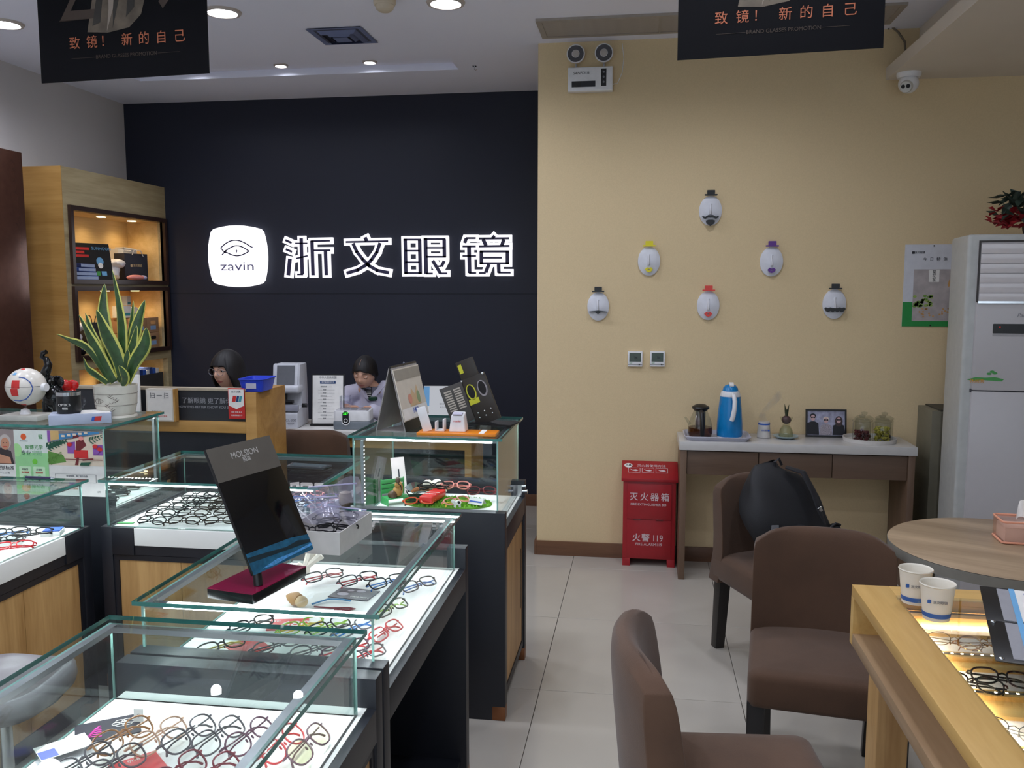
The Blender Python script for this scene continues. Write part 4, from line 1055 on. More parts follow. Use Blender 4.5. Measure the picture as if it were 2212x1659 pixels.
[text(ch, .05, FRL, t, (-.09 + .06*k, -.0076, .415), bold=.0004) for k, ch in enumerate('灭火器箱')]; text('FIRE EXTINGUISHER BO', .0195, FRL, t, (-.005, -.0076, .372), bold=.0002); [text(ch, .05, FRL, t, (-.072 + .053*k, -.0036, .170), bold=.0006) for k, ch in enumerate('火警')]; text('119', .054, FRL, t, (.05, -.0036, .170), sx=.8); text('FIRE-ALARM119', .0225, FRL, t, (0, -.0036, .133))
sl = math.atan2(.078, .149); rs = (sl, 0, 0)
def lid(x, v): return (x, -.014 + v*math.cos(sl), .5268 + v*math.sin(sl))
flat(oval(0, 0, .024, .02), PAPER, t, lid(-.125, .12), rs); text('水基', .018, INK, t, (lid(-.125, .12)[0], lid(-.125, .12)[1], lid(-.125, .12)[2]+.0009), rs)
text('灭火器使用方法', .024, FRL, t, lid(.01, .118), rs)
for k, x in enumerate((-.09, -.01, .07)):
    m = MB(); w = .035
    for r_ in (rect(x-w, x+w, .055, .057), rect(x-w, x+w, .097, .099), rect(x-w, x-w+.002, .055, .099), rect(x+w-.002, x+w, .055, .099)): m.prism(r_, .0003)
    m.prism([(x-.025,.088),(x-.01,.08),(x+.01,.085),(x+.024,.075),(x+.01,.068),(x-.012,.073)], .0003)
    m.build('instruction_print', FRL, t, lid(0, 0), rs, smooth=False)

# ------------------------------------------------------------------ console table and what stands on it
CW = mat('console_white_stone', (196, 194, 192), .22, var=.02); CB = wood('console_brown_wood', (96, 74, 58), (116, 92, 74), 'z', .8, .5)
t = thing('console_table', 'brown console table with white stone top against the cream wall', 'table', (0, 0, 0))
cx0, cx1, cy0_, cy1_ = .222, 1.452, 4.88, 5.222
bx('table_top', CW, t, cx0 - .008, cx1 + .008, cy0_ - .008, cy1_, .738, .785, .003)
bx('side_panel', CB, t, cx0, cx0 + .034, cy0_, cy1_, 0, .738, .001); bx('side_panel', CB, t, cx1 - .034, cx1, cy0_, cy1_, 0, .738, .001)
dw = (cx1 - cx0 - .068) / 3
for k in range(3): bx('drawer', wood('console_drawer_wood', (88, 68, 54), (106, 84, 68), 'x', .8, .5), t, cx0 + .036 + k*dw, cx0 + .034 + (k+1)*dw - .002, cy0_ + .012, cy1_ - .04, .60, .730, .001)
bx('back_rail', CB, t, cx0 + .034, cx1 - .034, cy1_ - .02, cy1_, .60, .738)
KZ = .7855
q = thing('serving_tray', 'light grey plastic serving tray under the teapot and blue kettle', 'tray', (.425, 5.03, KZ))
def tray_mesh(pts, h, flare, wall):
    n = len(pts); m = MB()
    o0 = pts; o1 = [(x*(1+flare), y*(1+flare*1.6)) for x, y in pts]; i1 = [(x*(1+flare-wall), y*(1+flare*1.6-wall*1.6)) for x, y in pts]; i0 = [(x*(1-wall), y*(1-wall*1.6)) for x, y in pts]
    vs = [(x, y, 0) for x, y in o0] + [(x, y, h) for x, y in o1] + [(x, y, h) for x, y in i1] + [(x, y, .004) for x, y in i0]
    fs = [tuple(range(n))[::-1], tuple(range(3*n, 4*n))]
    for k in range(3): fs += [(k*n+i, k*n+(i+1) % n, (k+1)*n+(i+1) % n, (k+1)*n+i) for i in range(n)]
    return m.add(vs, fs)
tray_mesh(rrect(-.165, .165, -.115, .115, .04), .022, .09, .03).build('tray_body', mat('tray_lilac_grey', (186, 186, 200), .4), q)
MB().tube([(x*1.09, y*1.145, .022) for x, y in rrect(-.165, .165, -.115, .115, .04)], .003, 6, True).build('rim', mat('tray_lilac_grey', (186, 186, 200), .4), q)
TZZ = KZ + .0045
TEA = clear('tea', (176, 120, 50), .03, 0, .25, (90, 54, 20)); GL = clear('thin_glass', (238, 240, 238), .05)
q = thing('glass_teapot', 'glass teapot of brown tea with black lid and handle', 'teapot', (.335, 5.035, TZZ))
MB().lathe([(.0, .001), (.062, .002), (.070, .02), (.068, .06), (.056, .105), (.042, .135), (.038, .15)], 36, cap=False).build('pot', GL, q)
MB().lathe([(.0, .003), (.060, .004), (.067, .022), (.066, .055), (.0, .0552)], 36, cap=False).build('tea', TEA, q)
MB().lathe([(.028, .05), (.028, .15)], 24, cap=False).build('infuser', clear('infuser_mesh', (180, 176, 170), .1, .3, .3, (60, 56, 52)), q)
MB().lathe([(.0, .148), (.036, .148), (.041, .155), (.050, .163), (.047, .172), (.025, .184), (.0, .187)], 32).build('lid', BLACK, q)
MB().tube([(.0, -.045, .15), (.004, -.075, .14), (.006, -.088, .10), (.006, -.09, .05), (.006, -.086, .012)], [.012, .012, .0125, .0125, .011], 10).build('handle', BLACK, q)
MB().tube([(-.058, 0, .07), (-.075, 0, .095), (-.085, 0, .11)], [.01, .007, .005], 10).build('spout', GL, q)
q = thing('vacuum_kettle', 'tall blue vacuum kettle with white handle on the tray', 'kettle', (.497, 5.035, TZZ))
KB = mat('kettle_blue', (6, 122, 186), .25)
MB().lathe([(.0, 0), (.068, 0), (.07, .006), (.068, .008)], 36).build('base_ring', WHITE, q)
MB().lathe([(.069, .008), (.0715, .02), (.070, .08), (.064, .16), (.056, .235)], 36, cap=False).build('body', KB, q)
MB().lathe([(.0565, .233), (.0575, .236), (.049, .262), (.046, .263)], 36, cap=False).build('collar', WHITE, q)
MB().lathe([(.044, .262), (.040, .28), (.028, .295), (.0, .303)], 32, cap=False).build('cap', KB, q)
MB().box(-.012, .012, -.024, .016, -.004, .005).build('spout_lever', WHITE, q, (.004, -.014, .302), (RAD(22), 0, 0), bevel=.003)
MB().tube([(.008, -.05, .25), (.012, -.082, .243), (.016, -.097, .215), (.014, -.1, .17), (.008, -.096, .13), (.002, -.09, .108)], [.009, .012, .0125, .0125, .0135, .013], 12).build('handle', WHITE, q)
q = thing('humidifier', 'small white humidifier with blue band giving off mist', 'humidifier', (.692, 5.08, KZ))
MB().lathe([(.0, 0), (.036, 0), (.0395, .004), (.037, .03), (.033, .06), (.0318, .085), (.030, .092), (.0, .093)], 32).build('body', mat('ivory_plastic', (196, 192, 188), .4), q)
MB().lathe([(.0324, .074), (.0324, .083)], 32, cap=False).build('blue_band', BLUE, q)
text('浙文眼镜', .010, BLUE, q, (.0, -.0375, .045)); flat(oval(.026, .045, .005, .005), BLUE, q, (-.004, -.036, 0))
# mist as a real thin volume
vm = bpy.data.materials.new('mist'); vm.use_nodes = True; nt = vm.node_tree; nt.nodes.clear()
o_ = nt.nodes.new('ShaderNodeOutputMaterial'); vs_ = nt.nodes.new('ShaderNodeVolumePrincipled'); nz = nt.nodes.new('ShaderNodeTexNoise'); tc = nt.nodes.new('ShaderNodeTexCoord'); rp = nt.nodes.new('ShaderNodeMapRange')
nz.inputs['Scale'].default_value = 18; nz.inputs['Detail'].default_value = 3; rp.inputs[1].default_value = .42; rp.inputs[2].default_value = .72; rp.inputs[3].default_value = 2.0; rp.inputs[4].default_value = 22.0
nt.links.new(tc.outputs['Object'], nz.inputs['Vector']); nt.links.new(nz.outputs['Fac'], rp.inputs[0]); nt.links.new(rp.outputs[0], vs_.inputs['Density'])
vs_.inputs['Color'].default_value = (.9, .9, .95, 1); nt.links.new(vs_.outputs[0], o_.inputs['Volume'])
MB().tube([(0, 0, .094), (-.012, 0, .12), (-.006, 0, .15), (.02, .0, .175), (.045, 0, .205), (.07, 0, .235), (.085, .0, .262)], [.022, .020, .014, .016, .022, .026, .012], 12).build('mist_plume', vm, q)['kind'] = 'stuff'
q = thing('saucer', 'pale blue saucer under the hyacinth glass', 'saucer', (.812, 5.075, KZ))
MB().lathe([(.0, 0), (.04, 0), (.066, .010), (.070, .016), (.066, .016), (.04, .005), (.0, .004)], 36).build('dish', mat('saucer_blue', (156, 178, 186), .3), q)
q = thing('hyacinth_vase', 'sprouting purple hyacinth bulb in a waisted glass vase', 'vase', (.812, 5.075, KZ + .0045))
MB().lathe([(.0, .0), (.036, .001), (.041, .014), (.034, .045), (.018, .07), (.017, .078), (.03, .10), (.036, .116)], 32, cap=False).build('vase', clear('smoky_glass', (242, 244, 236), .06), q)
MB().lathe([(.0, .002), (.034, .003), (.038, .014), (.030, .045), (.017, .066), (.0, .066)], 28, cap=False).build('water_and_roots', clear('root_water', (238, 238, 222), .03, 0, .3, (196, 194, 168)), q)
MB().ball((0, 0, .10), .026, .026, .024, 20, 12).build('bulb', mat('bulb_purple', (74, 46, 52), .5), q)
for k, (dx, dy, hh) in enumerate(((-.008, 0, .07), (.008, .002, .068), (0, -.004, .045))):
    MB().tube([(dx*.3, dy, .118), (dx*.8, dy, .118 + hh*.5), (dx*1.5, dy, .118 + hh)], [.009, .010, .002], 8, flat=.5).build('leaf', mat('sprout_green', (44, 52, 30), .5), q)
# framed photograph of three people in sunglasses (generic figures)
q = thing('framed_photo', 'black framed photo of three people wearing sunglasses', 'photo frame', (1.043, 5.145, KZ), RAD(2), rot=(-RAD(8), 0, RAD(2)))
m = MB(); w2, h2 = .112, .158
for a in ((-w2, w2, 0, .01), (-w2, w2, h2-.01, h2), (-w2, -w2+.009, .01, h2-.01), (w2-.009, w2, .01, h2-.01)): m.box(a[0], a[1], -.008, .008, a[2], a[3])
m.build('frame', BLACK, q, smooth=False)
MB().box(-w2+.009, w2-.009, -.002, .003, .01, h2-.01).build('print_sheet', mat('photo_lilac', (150, 150, 172), .3, var=.35, nscale=35), q)
MB().box(-.01, .01, .008, .012, .0, .11).build('strut', BLACK, q, (0, .002, 0), (-RAD(16), 0, 0))
FS = mat('photo_skin', (196, 160, 160), .5); FS2 = mat('photo_dark', (22, 22, 30), .5); FS3 = mat('photo_pattern', (150, 142, 150), .5, var=.5, nscale=260)
for k, (x, y, r_, body, hair) in enumerate(((-.072, .108, .015, FS2, 1), (.0, .094, .014, FS3, 0), (.07, .096, .0145, FS2, 2))):
    P_ = (0, -.0023, 0)
    flat([(x-.034,.012),(x+.034,.012),(x+.03,y-.03),(x+.01,y-.02),(x-.01,y-.02),(x-.03,y-.03)], body, q, P_, name='printed_figure')
    if hair == 1: flat(oval(x, y+.012, .017, .013), FS2, q, (0, -.0026, 0))
    if hair == 2: flat(oval(x, y-.006, .021, .03), mat('photo_brown', (60, 44, 46), .5), q, (0, -.0026, 0))
    if hair == 0: flat(oval(x, y+.008, .016, .014), mat('photo_fair', (206, 190, 176), .5), q, (0, -.0026, 0))
    flat(oval(x, y, r_*.85, r_*1.15), FS, q, (0, -.0031, 0)); flat(oval(x-.006, y+.003, .006, .005, 10), FS2, q, (0, -.0036, 0), name='printed_sunglasses'); flat(oval(x+.007, y+.003, .006, .005, 10), FS2, q, (0, -.0036, 0), name='printed_sunglasses')
# round tray with four jars
q = thing('round_tray', 'round white tray carrying the glass tea jars', 'tray', (1.255, 5.045, KZ))
tray_mesh(oval(0, 0, .138, .138, 44), .022, .02, .025).build('tray_body', mat('white_enamel', (206, 202, 198), .4), q)
def jar(x, y, lb, fill, fname, n, zf):
    q = thing('glass_jar', lb, 'jar', (x, y, KZ + .0045), 0, 'glass tea jars on the round tray')
    MB().lathe([(.0, .001), (.044, .001), (.047, .008), (.047, .105), (.042, .115)], 32, cap=False).build('jar_body', GL, q)
    l = MB().lathe([(.050, .113), (.050, .120), (.042, .126), (.03, .132)], 32, cap=False).lathe([(.012, .134), (.016, .143), (.017, .150), (.0, .154)], 24, cap=False).build('lid', GL, q)
    if fill:
        m = MB()
        for k in range(n):
            a = random.uniform(0, 2*PI); r = .037*math.sqrt(random.random()); zz = random.uniform(.012, zf); s = random.uniform(.006, .009)
            m.ball((r*math.cos(a), r*math.sin(a), zz), s, s*random.uniform(.6, 1), s*random.uniform(.6, 1), 6, 4)
        m.build('dried_tea', fill, q)['kind'] = 'stuff'
jar(1.195, 4.975, 'lidded glass jar half full of dark red dried roses', mat('dried_rose', (84, 22, 26), .8, var=.4), 'tea', 130, .065)
jar(1.300, 4.975, 'lidded glass jar of yellow green dried flowers', mat('dried_chrysanthemum', (160, 152, 54), .8, var=.4), 'tea', 150, .085)
jar(1.232, 5.085, 'lidded glass jar standing behind the jar of dried roses', mat('dried_rose', (84, 22, 26), .8, var=.4), 'tea', 40, .02)
jar(1.340, 5.085, 'lidded glass jar standing behind the jar of yellow flowers', mat('dried_seed', (60, 44, 34), .8), 'tea', 40, .02)

# ------------------------------------------------------------------ air conditioner, flowers, grey cupboard
ACW = mat('ac_white', (184, 181, 183), .3, var=.01); ACG = mat('ac_side_grey', (176, 178, 176), .4)
t = thing('air_conditioner', 'white floor-standing air conditioner cabinet with small green sticker', 'air conditioner', (1.505, 4.42, 0), RAD(-6))
bx('body', ACG, t, 0, .56, .02, .36, 0, 1.876, .018, seg=3)
bx('upper_panel', ACW, t, .045, .52, -.002, .03, 1.145, 1.845, .006)
bx('lower_panel', ACW, t, .045, .52, -.002, .03, .06, 1.14, .006)
bx('panel_gap', mat('gap_shadow', (70, 70, 74), .8), t, .04, .525, .006, .028, 1.135, 1.15)
m = MB()
for a in ((.042, .523, 1.838, 1.846), (.042, .05, 1.56, 1.838), (.515, .523, 1.56, 1.838)): m.box(a[0], a[1], -.006, .0, a[2], a[3])
m.build('outlet_frame', mat('dark_grey_plastic', (58, 56, 56), .6), t, smooth=False)
for k in range(6): MB().box(.052, .513, -.006, 0, -.0215, .0215).build('louvre', mat('ac_louvre', (206, 202, 204), .12, var=.01), t, (0, -.002, 1.808 - .0455*k), (RAD(6), 0, 0), bevel=.002)
bx('chrome_strip', CHROME, t, .05, .515, -.009, -.0, 1.555, 1.565)
flat(rrect(.12, .44, 1.415, 1.46, .004), BLACK, t, (0, -.0025, 0), name='display_window'); flat(rect(.12, .44, 1.402, 1.413), mat('ac_trim', (150, 148, 150), .3), t, (0, -.0025, 0)); flat(oval(.15, 1.445, .003, .003, 8), emis('red_indicator', (255, 40, 30), 1.0), t, (0, -.0032, 0))
text('Panasonic', .026, GREYINK, t, (.27, -.0026, 1.50), shear=.3)
gr = MB(); gr.prism([(.02,1.195),(.06,1.208),(.10,1.206),(.14,1.21),(.18,1.2),(.17,1.19),(.09,1.194),(.05,1.19)], .0005, T(0, -.0028, 0) @ FACE_Y)
for x, y in ((.115, 1.225), (.14, 1.228), (.128, 1.235)): gr.prism(oval(x, y, .011, .006, 8), .0005, T(0, -.0028, 0) @ FACE_Y)
gr.build('green_sticker', GREEN, t, smooth=False); text('休闲秀', .022, mat('sticker_orange', (214, 150, 40), .6), t, (.065, -.0034, 1.188))
q = thing('artificial_flowers', 'red artificial flowers with dark leaves on the air conditioner', 'flowers', (1.83, 4.52, 1.8765))
FL = mat('cloth_red', (140, 18, 28), .7, var=.4); LV = mat('cloth_leaf', (36, 50, 40), .6, var=.4)
MB().lathe([(.0, 0), (.05, 0), (.06, .05), (.056, .05), (.0, .045)], 20).build('pot', mat('dark_pot', (50, 40, 36), .6), q)
random.seed(11)
for k in range(95):
    a = random.uniform(0, 2*PI); el = random.uniform(.1, 1.4); r = random.uniform(.10, .20)
    p = Vector((r*math.cos(a)*math.cos(el)*1.05, r*math.sin(a)*math.cos(el)*.6, .06 + r*math.sin(el)*.85))
    M_ = T(*p) @ Euler((random.uniform(-1, 1), random.uniform(-1, 1), a)).to_matrix().to_4x4()
    MB().add([(0,0,0),(.036,.024,.006),(.078,0,.0),(.036,-.024,.006),(.038,0,-.004)], [(0,1,4),(1,2,4),(2,3,4),(3,0,4)], M_).build('leaf', LV, q, smooth=False)
for k in range(30):
    a = random.uniform(PI*.8, 2.2*PI); r = random.uniform(.10, .19)
    p = Vector((r*math.cos(a)*1.05, r*math.sin(a)*.55, random.uniform(.025, .11)))
    m = MB()
    for j in range(6):
        M_ = T(*p) @ Euler((random.uniform(-.6, .6), random.uniform(-.6, .6), j*PI/3)).to_matrix().to_4x4()
        m.add([(0,0,0),(.024,.018,.014),(.048,0,.008),(.024,-.018,.014)], [(0,1,2,3)], M_)
    m.build('flower', FL, q, smooth=False)
t = thing('metal_cupboard', 'low grey green cupboard between the console and the air conditioner', 'cupboard', (1.555, 4.98, 0))
GC = mat('cupboard_grey_green', (112, 108, 92), .5)
bx('carcass', GC, t, 0, .45, .0, .25, 0, .968, .003); bx('door', mat('cupboard_door', (92, 88, 74), .4), t, .045, .44, -.006, -.0005, .02, .96, .002)
bx('top_edge', mat('cupboard_edge', (60, 58, 50), .6), t, .04, .45, -.008, .25, .9685, .976)

# ================================================================== CHAIRS
BRF = mat('brown_suede', (76, 53, 37), .9, var=.10, nscale=9, bump=.25, bscale=400, sheen=.12)
BRF2 = mat('brown_suede_tan', (88, 64, 48), .9, var=.18, nscale=7, bump=.25, bscale=400, sheen=.15)
LEGM = mat('ebony_leg', (26, 22, 22), .4)
def chair_meshes():
    hw = .232; zt = .80
    # seat: soft block
    se = MB(); loops = []
    for kx, z in ((.0, .345), (.93, .345), (.985, .350), (1.0, .362), (1.0, .432), (.985, .448), (.94, .457), (.8, .462), (.4, .465), (.0, .466)):
        loops.append([(x*kx, y*kx - .003, z) for x, y in rrect(-hw, hw, -.235, .232, .03, 6)])
    n_ = len(loops[0])
    se.add([p for l in loops for p in l], [(k*n_+i, k*n_+(i+1) % n_, (k+1)*n_+(i+1) % n_, (k+1)*n_+i) for k in range(len(loops)-1) for i in range(n_)])
    # backrest: curved, leaning, rounded on top
    lv = []
    n = 20
    zs = [.33, .40, .47, .55, .63, .70, .745, .775, .793, .80]
    th = [.040, .042, .042, .041, .040, .038, .035, .029, .018, .004]
    vs = []; fs = []
    for j, z in enumerate(zs):
        pts = []
        q = (z - .33) / .47
        w = hw * (1.0 - .015*q) - max(0, (z - .765))**1.5 * 6
        lean = .11 * (z - .42)
        for i in range(n + 1):
            u = -1 + 2*i/n; zz = z - (.026*u**6 if z > .6 else 0) * ((z - .6)/.2)
            pts.append((u*w, .215 + lean - .055*u*u*min(1, q*3) - th[j], zz))
        for i in range(n + 1):
            u = 1 - 2*i/n; zz = z - (.026*u**6 if z > .6 else 0) * ((z - .6)/.2)
            pts.append((u*w, .215 + lean - .055*u*u*min(1, q*3) + th[j], zz))
        vs += pts
    m = 2*(n+1)
    for j in range(len(zs)-1):
        for i in range(m): fs.append((j*m+i, j*m+(i+1) % m, (j+1)*m+(i+1) % m, (j+1)*m+i))
    fs.append(tuple(range(m))[::-1]); fs.append(tuple((len(zs)-1)*m+i for i in range(m)))
    ba = MB().add(vs, fs)
    legs = []
    for sx in (-1, 1):
        for sy in (-1, 1):
            x, y = sx*(.205 if sy < 0 else .185), sy*.20; bxx, byy = sx*(.207 if sy < 0 else .175), (-.205 if sy < 0 else .25)
            a, b = .027, .022
            l = MB().add([(bxx-b,byy-b,0),(bxx+b,byy-b,0),(bxx+b,byy+b,0),(bxx-b,byy+b,0),(x-a,y-a,.36),(x+a,y-a,.36),(x+a,y+a,.36),(x-a,y+a,.36)], [(3,2,1,0),(4,5,6,7),(0,1,5,4),(1,2,6,5),(2,3,7,6),(3,0,4,7)])
            legs.append(l.mesh('leg', LEGM, bevel=.003))
    return se, ba, legs
_se, _ba, _legs = chair_meshes()
_cm = {}
def chair(label, x, y, rz, fab=None, z=0):
    fab = fab or BRF
    if fab.name not in _cm: _cm[fab.name] = (_se.mesh('seat', fab, ang=70), _ba.mesh('backrest', fab, bevel=.012, seg=3, ang=70, fix=True))
    t = thing('dining_chair', label, 'chair', (x, y, z), rz, 'brown upholstered chairs')
    link('seat', _cm[fab.name][0], t); link('backrest', _cm[fab.name][1], t)
    for l in _legs: link('leg', l, t)
    return t
chair('brown upholstered chair carrying the black backpack in front of the console table', .625, 3.80, RAD(24))
chair('brown upholstered chair facing the display table, beside the round table', .597, 2.852, RAD(-8))
chair('brown suede chair standing closest to the glass counters, turned to the display table', .225, 2.005, RAD(95), BRF2).scale = (1, 1, 1.045)
chair('brown chair pushed up to the optician desk, seen from behind', -1.955, 5.13, RAD(184))
# backpack
BP = mat('black_nylon', (17, 18, 23), .65, bump=.3, bscale=300); BP2 = mat('black_webbing', (26, 27, 33), .6)
t = thing('backpack', 'black nylon backpack lying on the chair by the console table', 'bag', (.625, 3.79, .467), RAD(14))
def pack(u, v):
    a = 2*PI*u; c, s = math.cos(a), math.sin(a); p = 3.2
    r = (abs(c)**p + abs(s)**p) ** (-1/p)
    k = math.sin(PI*min(1, max(0, v)))**.30 if 0 < v < 1 else 0
    h = .40*v
    x = .175*r*c*k*(1 - .22*max(0, v-.45)) - .02*v + .075*(1-v)**1.6*(1 if c > 0 else .2)
    y = .10*r*s*k*(1 - .25*v) + .10*v
    return (x + .008*math.sin(9*h*3 + a*2), y + .006*math.sin(23*h + 3*a), h*(1 - .05*c))
MB().grid(pack, 36, 18).build('body', BP, t, ang=80)
def pocket(u, v):
    a = PI*u + PI; k = math.sin(PI*v)**.35 if 0 < v < 1 else 0
    return (.11*math.cos(a)*k + .02, -.04*abs(math.sin(a))*k - .055 + .05*v, .02 + .19*v)
MB().grid(pocket, 20, 12).build('front_pocket', BP2, t, ang=80)
MB().tube([(-.03, .08, .385), (-.035, .075, .415), (-.015, .075, .428), (.0, .08, .40)], .006, 8).build('grab_loop', BP2, t)
MB().tube([(.0, .03, .40), (.055, -.015, .385), (.085, -.055, .31), (.10, -.082, .24), (.12, -.10, .18)], [.02, .024, .024, .02, .008], 10, flat=.35).build('shoulder_strap', BP2, t)
MB().box(-.008, .008, -.003, .003, -.012, .012).build('strap_buckle', CHROME, t, (.10, -.092, .245), (RAD(20), RAD(-30), 0), bevel=.002)
MB().ball((.205, -.01, .10), .035, .05, .06, 16, 10).build('side_pouch', BP, t)
MB().tube([(.17, -.03, .14), (.20, -.03, .165), (.225, -.02, .155)], .006, 6).build('side_strap', BP2, t)
MB().tube([(-.155, -.06, .10), (-.165, -.075, .05), (-.165, -.09, .012), (-.15, -.1, .008)], .008, 8).build('loose_strap', BP2, t)
MB().box(-.015, .015, -.002, .002, -.02, .02).build('side_buckle', GREYINK, t, (-.09, -.088, .16))

# ================================================================== ROUND TABLE
t = thing('round_table', 'round wood-grain table with grey edge by the air conditioner', 'table', (1.247, 3.13, 0))
RW = wood('round_table_wood', (140, 118, 94), (180, 156, 128), 'x', .45, .4, (160, 138, 112))
MB().lathe([(.0, .7475), (.38, .7475), (.382, .749), (.38, .7505), (.0, .7505)], 72).build('table_top', RW, t, rot=(0, 0, RAD(-28)))
MB().lathe([(.37, .712), (.381, .714), (.383, .747), (.0, .7472), (.0, .712)], 72, cap=False).build('edge', mat('grey_edge_band', (132, 130, 122), .5), t)
MB().lathe([(.0, .0), (.24, .0), (.235, .015), (.06, .03), (.035, .05), (.035, .69), (.12, .70), (.12, .712), (.0, .712)], 36).build('pedestal', BLACKM, t)
q = thing('tissue_box', 'clear pink-rimmed tissue box on the round table', 'tissue box', (1.335, 3.21, .7515), RAD(-5))
PK = clear('pink_clear_plastic', (248, 226, 216), .06, .1, .22, (236, 196, 180))
bx('box_body', PK, q, -.095, .095, -.06, .06, .004, .075, .006); bx('tissues', PAPER, q, -.085, .085, -.05, .05, .006, .055)
m = MB(); m.tube([(x, y, .004) for x, y in rrect(-.095, .095, -.06, .06, .012)], .004, 6, True); m.tube([(x, y, .075) for x, y in rrect(-.095, .095, -.06, .06, .012)], .004, 6, True)
m.build('rim', mat('peach_plastic', (226, 158, 130), .4), q)
MB().grid(lambda u, v: ((u-.5)*.08*(1-.4*v), .012*math.sin(8*u+2*v)*(1+v), .07 + .065*v + .012*math.sin(6*u)), 14, 6).build('pulled_tissue', PAPER, q)

# ================================================================== LIT DISPLAY TABLE ON THE RIGHT
GZ = .84; gx0, gx1, gy0, gy1 = .563, 1.72, 1.02, 2.377
OK1 = wood('display_oak', (190, 148, 82), (216, 178, 110), 'y', .7, .45); OK2 = wood('display_oak_cross', (190, 148, 82), (216, 178, 110), 'x', .7, .45)
t = thing('display_table', 'oak display table with lit glass-covered trays of glasses', 'table', (0, 0, 0))
bx('top_rail', OK1, t, gx0, .655, gy0, gy1, .81, GZ, .0015); bx('top_rail', OK1, t, gx1-.092, gx1, gy0, gy1, .81, GZ, .0015)
bx('top_rail', OK2, t, .655, gx1-.092, 2.283, gy1, .81, GZ, .0015); bx('top_rail', OK2, t, .655, gx1-.092, gy0, gy0+.092, .81, GZ, .0015)
bx('end_board', OK1, t, gx0, gx1, gy1-.028, gy1, .683, .81); bx('end_board', OK1, t, gx0, gx1, gy0, gy0+.028, .683, .81)
bx('lower_board', wood('display_board_oak', (146, 118, 88), (170, 142, 110), 'y', .8, .4), t, gx0, gx1, gy0+.028, gy1-.028, .683, .715, .001)
bx('inner_side', OK1, t, .655, .668, gy0+.028, gy1-.028, .715, .81); bx('inner_side', OK1, t, gx1-.105, gx1-.092, gy0+.028, gy1-.028, .715, .81)
for x0, y0 in ((.60, gy1-.16), (gx1-.11, gy1-.16), (.60, gy0+.06), (gx1-.11, gy0+.06)): bx('leg', OAKV, t, x0, x0+.075, y0, y0+.10, 0, .683, .002)
gt = MB().box(.650, gx1-.088, gy0+.088, 2.288, GZ+.0005, GZ+.006); gt.mi = [0, 0, 1, 1, 1, 1]; gt.build('glass_cover', [PANE, ACRYL], t, smooth=False)
GX0, GX1 = .668, gx1-.105
SH = mat('pinkish_white_board', (236, 226, 218), .5, var=.01)
rows = [(onz(2080, a, .778).y, onz(2080, b, .778).y) for a, b in ((1378, 1412), (1450, 1490), (1550, 1608))]
rows += [(rows[2][0] - .17*k, rows[2][1] - .17*k) for k in (1, 2)]
for k, (ya, yb) in enumerate(rows):
    bx('display_strip', SH, t, GX0, GX1, yb, ya, .772, .778)
    bx('ledge', OK2, t, GX0, GX1, ya, ya+.028, .7152, .786); bx('ledge', OK2, t, GX0, GX1, yb-.03, yb, .7152, .782)
    lm = MB()
    for i in range(44):
        x = GX0 + .01 + i*(GX1-GX0-.02)/43
        for yy in (yb - .012,):
            lm.add([(x-.0025, yy-.001, .7838), (x+.0025, yy-.001, .7838), (x+.0025, yy-.005, .7838), (x-.0025, yy-.005, .7838)], [(0,3,2,1)])
    bx('led_holder', ALU, t, GX0, GX1, yb-.0195, yb-.0105, .7822, .7834)
    lm.build('led_dots', emis('warm_led_light', (255, 232, 196), 60.0), t, smooth=False)
bx('inner_floor', OK2, t, GX0, GX1, gy0+.028, gy1-.028, .7151, .7715)
ch = bx('light_channel', ALU, t, .68, gx1-.12, 2.268, 2.281, .8005, .8095)  # LED line added under the back rail to brighten the oak inside
lm = MB()
for i in range(50):
    x = .69 + i*(gx1-.83)/49
    lm.add([(x-.004, 2.271, .8003), (x+.004, 2.271, .8003), (x+.004, 2.278, .8003), (x-.004, 2.278, .8003)], [(0,3,2,1)])
lm.build('led_dots', emis('added_led_side', (255, 238, 214), 520.0), ch, smooth=False)
for x0, x1 in ((.655, .664), (gx1-.101, gx1-.092)):  # LED lines added along both sides to brighten the table interior
    ch = bx('light_channel', ALU, t, x0 + .013*(x0 < 1), x1 + .013*(x0 < 1) - .004*(x0 > 1), gy0+.1, 2.27, .8005, .8095)
    lm = MB()
    for i in range(70):
        y = gy0 + .11 + i*(2.25-gy0-.11)/69
        lm.add([(x0+.014*(x0 < 1), y-.004, .8003), (x0+.020*(x0 < 1), y-.004, .8003), (x0+.020*(x0 < 1), y+.004, .8003), (x0+.014*(x0 < 1), y+.004, .8003)], [(0,1,2,3)]) if x0 < 1 else lm.add([(x0-.0, y-.004, .8003), (x0+.004, y-.004, .8003), (x0+.004, y+.004, .8003), (x0, y+.004, .8003)], [(0,1,2,3)])
    lm.build('led_dots', emis('added_led_side', (255, 238, 214), 520.0), ch, smooth=False)
gG = 'glasses in the lit display table'
for px, py, c, lb, ang, sh, th in ((2062, 1386, GOLD, 'thin gold wire eyeglasses on the first bright strip of the display table', -20, 'round', .0009), (2125, 1390, A_TAN, 'brown eyeglasses on the first bright strip, half under the binder', 8, 'round', .0012),
                           (2100, 1476, A_BLK, 'black eyeglasses with clear lower rims on the second strip', -16, 'soft', .0018), (2165, 1465, A_BLK, 'thick black eyeglasses on the second strip, by the binder corner', -12, 'soft', .002),
                           (2190, 1580, GREYINK, 'silver wire eyeglasses on the third strip of the display table', -30, 'round', .0009)):
    p = onz(px, py, .800)
    eyeglasses(lb, gG, (p.x, p.y, .800), RAD(ang), c, sh, tilt=RAD(28), thick=th, lens=LENS)
CUPM = mat('paper_cup', (226, 220, 206), .6, var=.01)
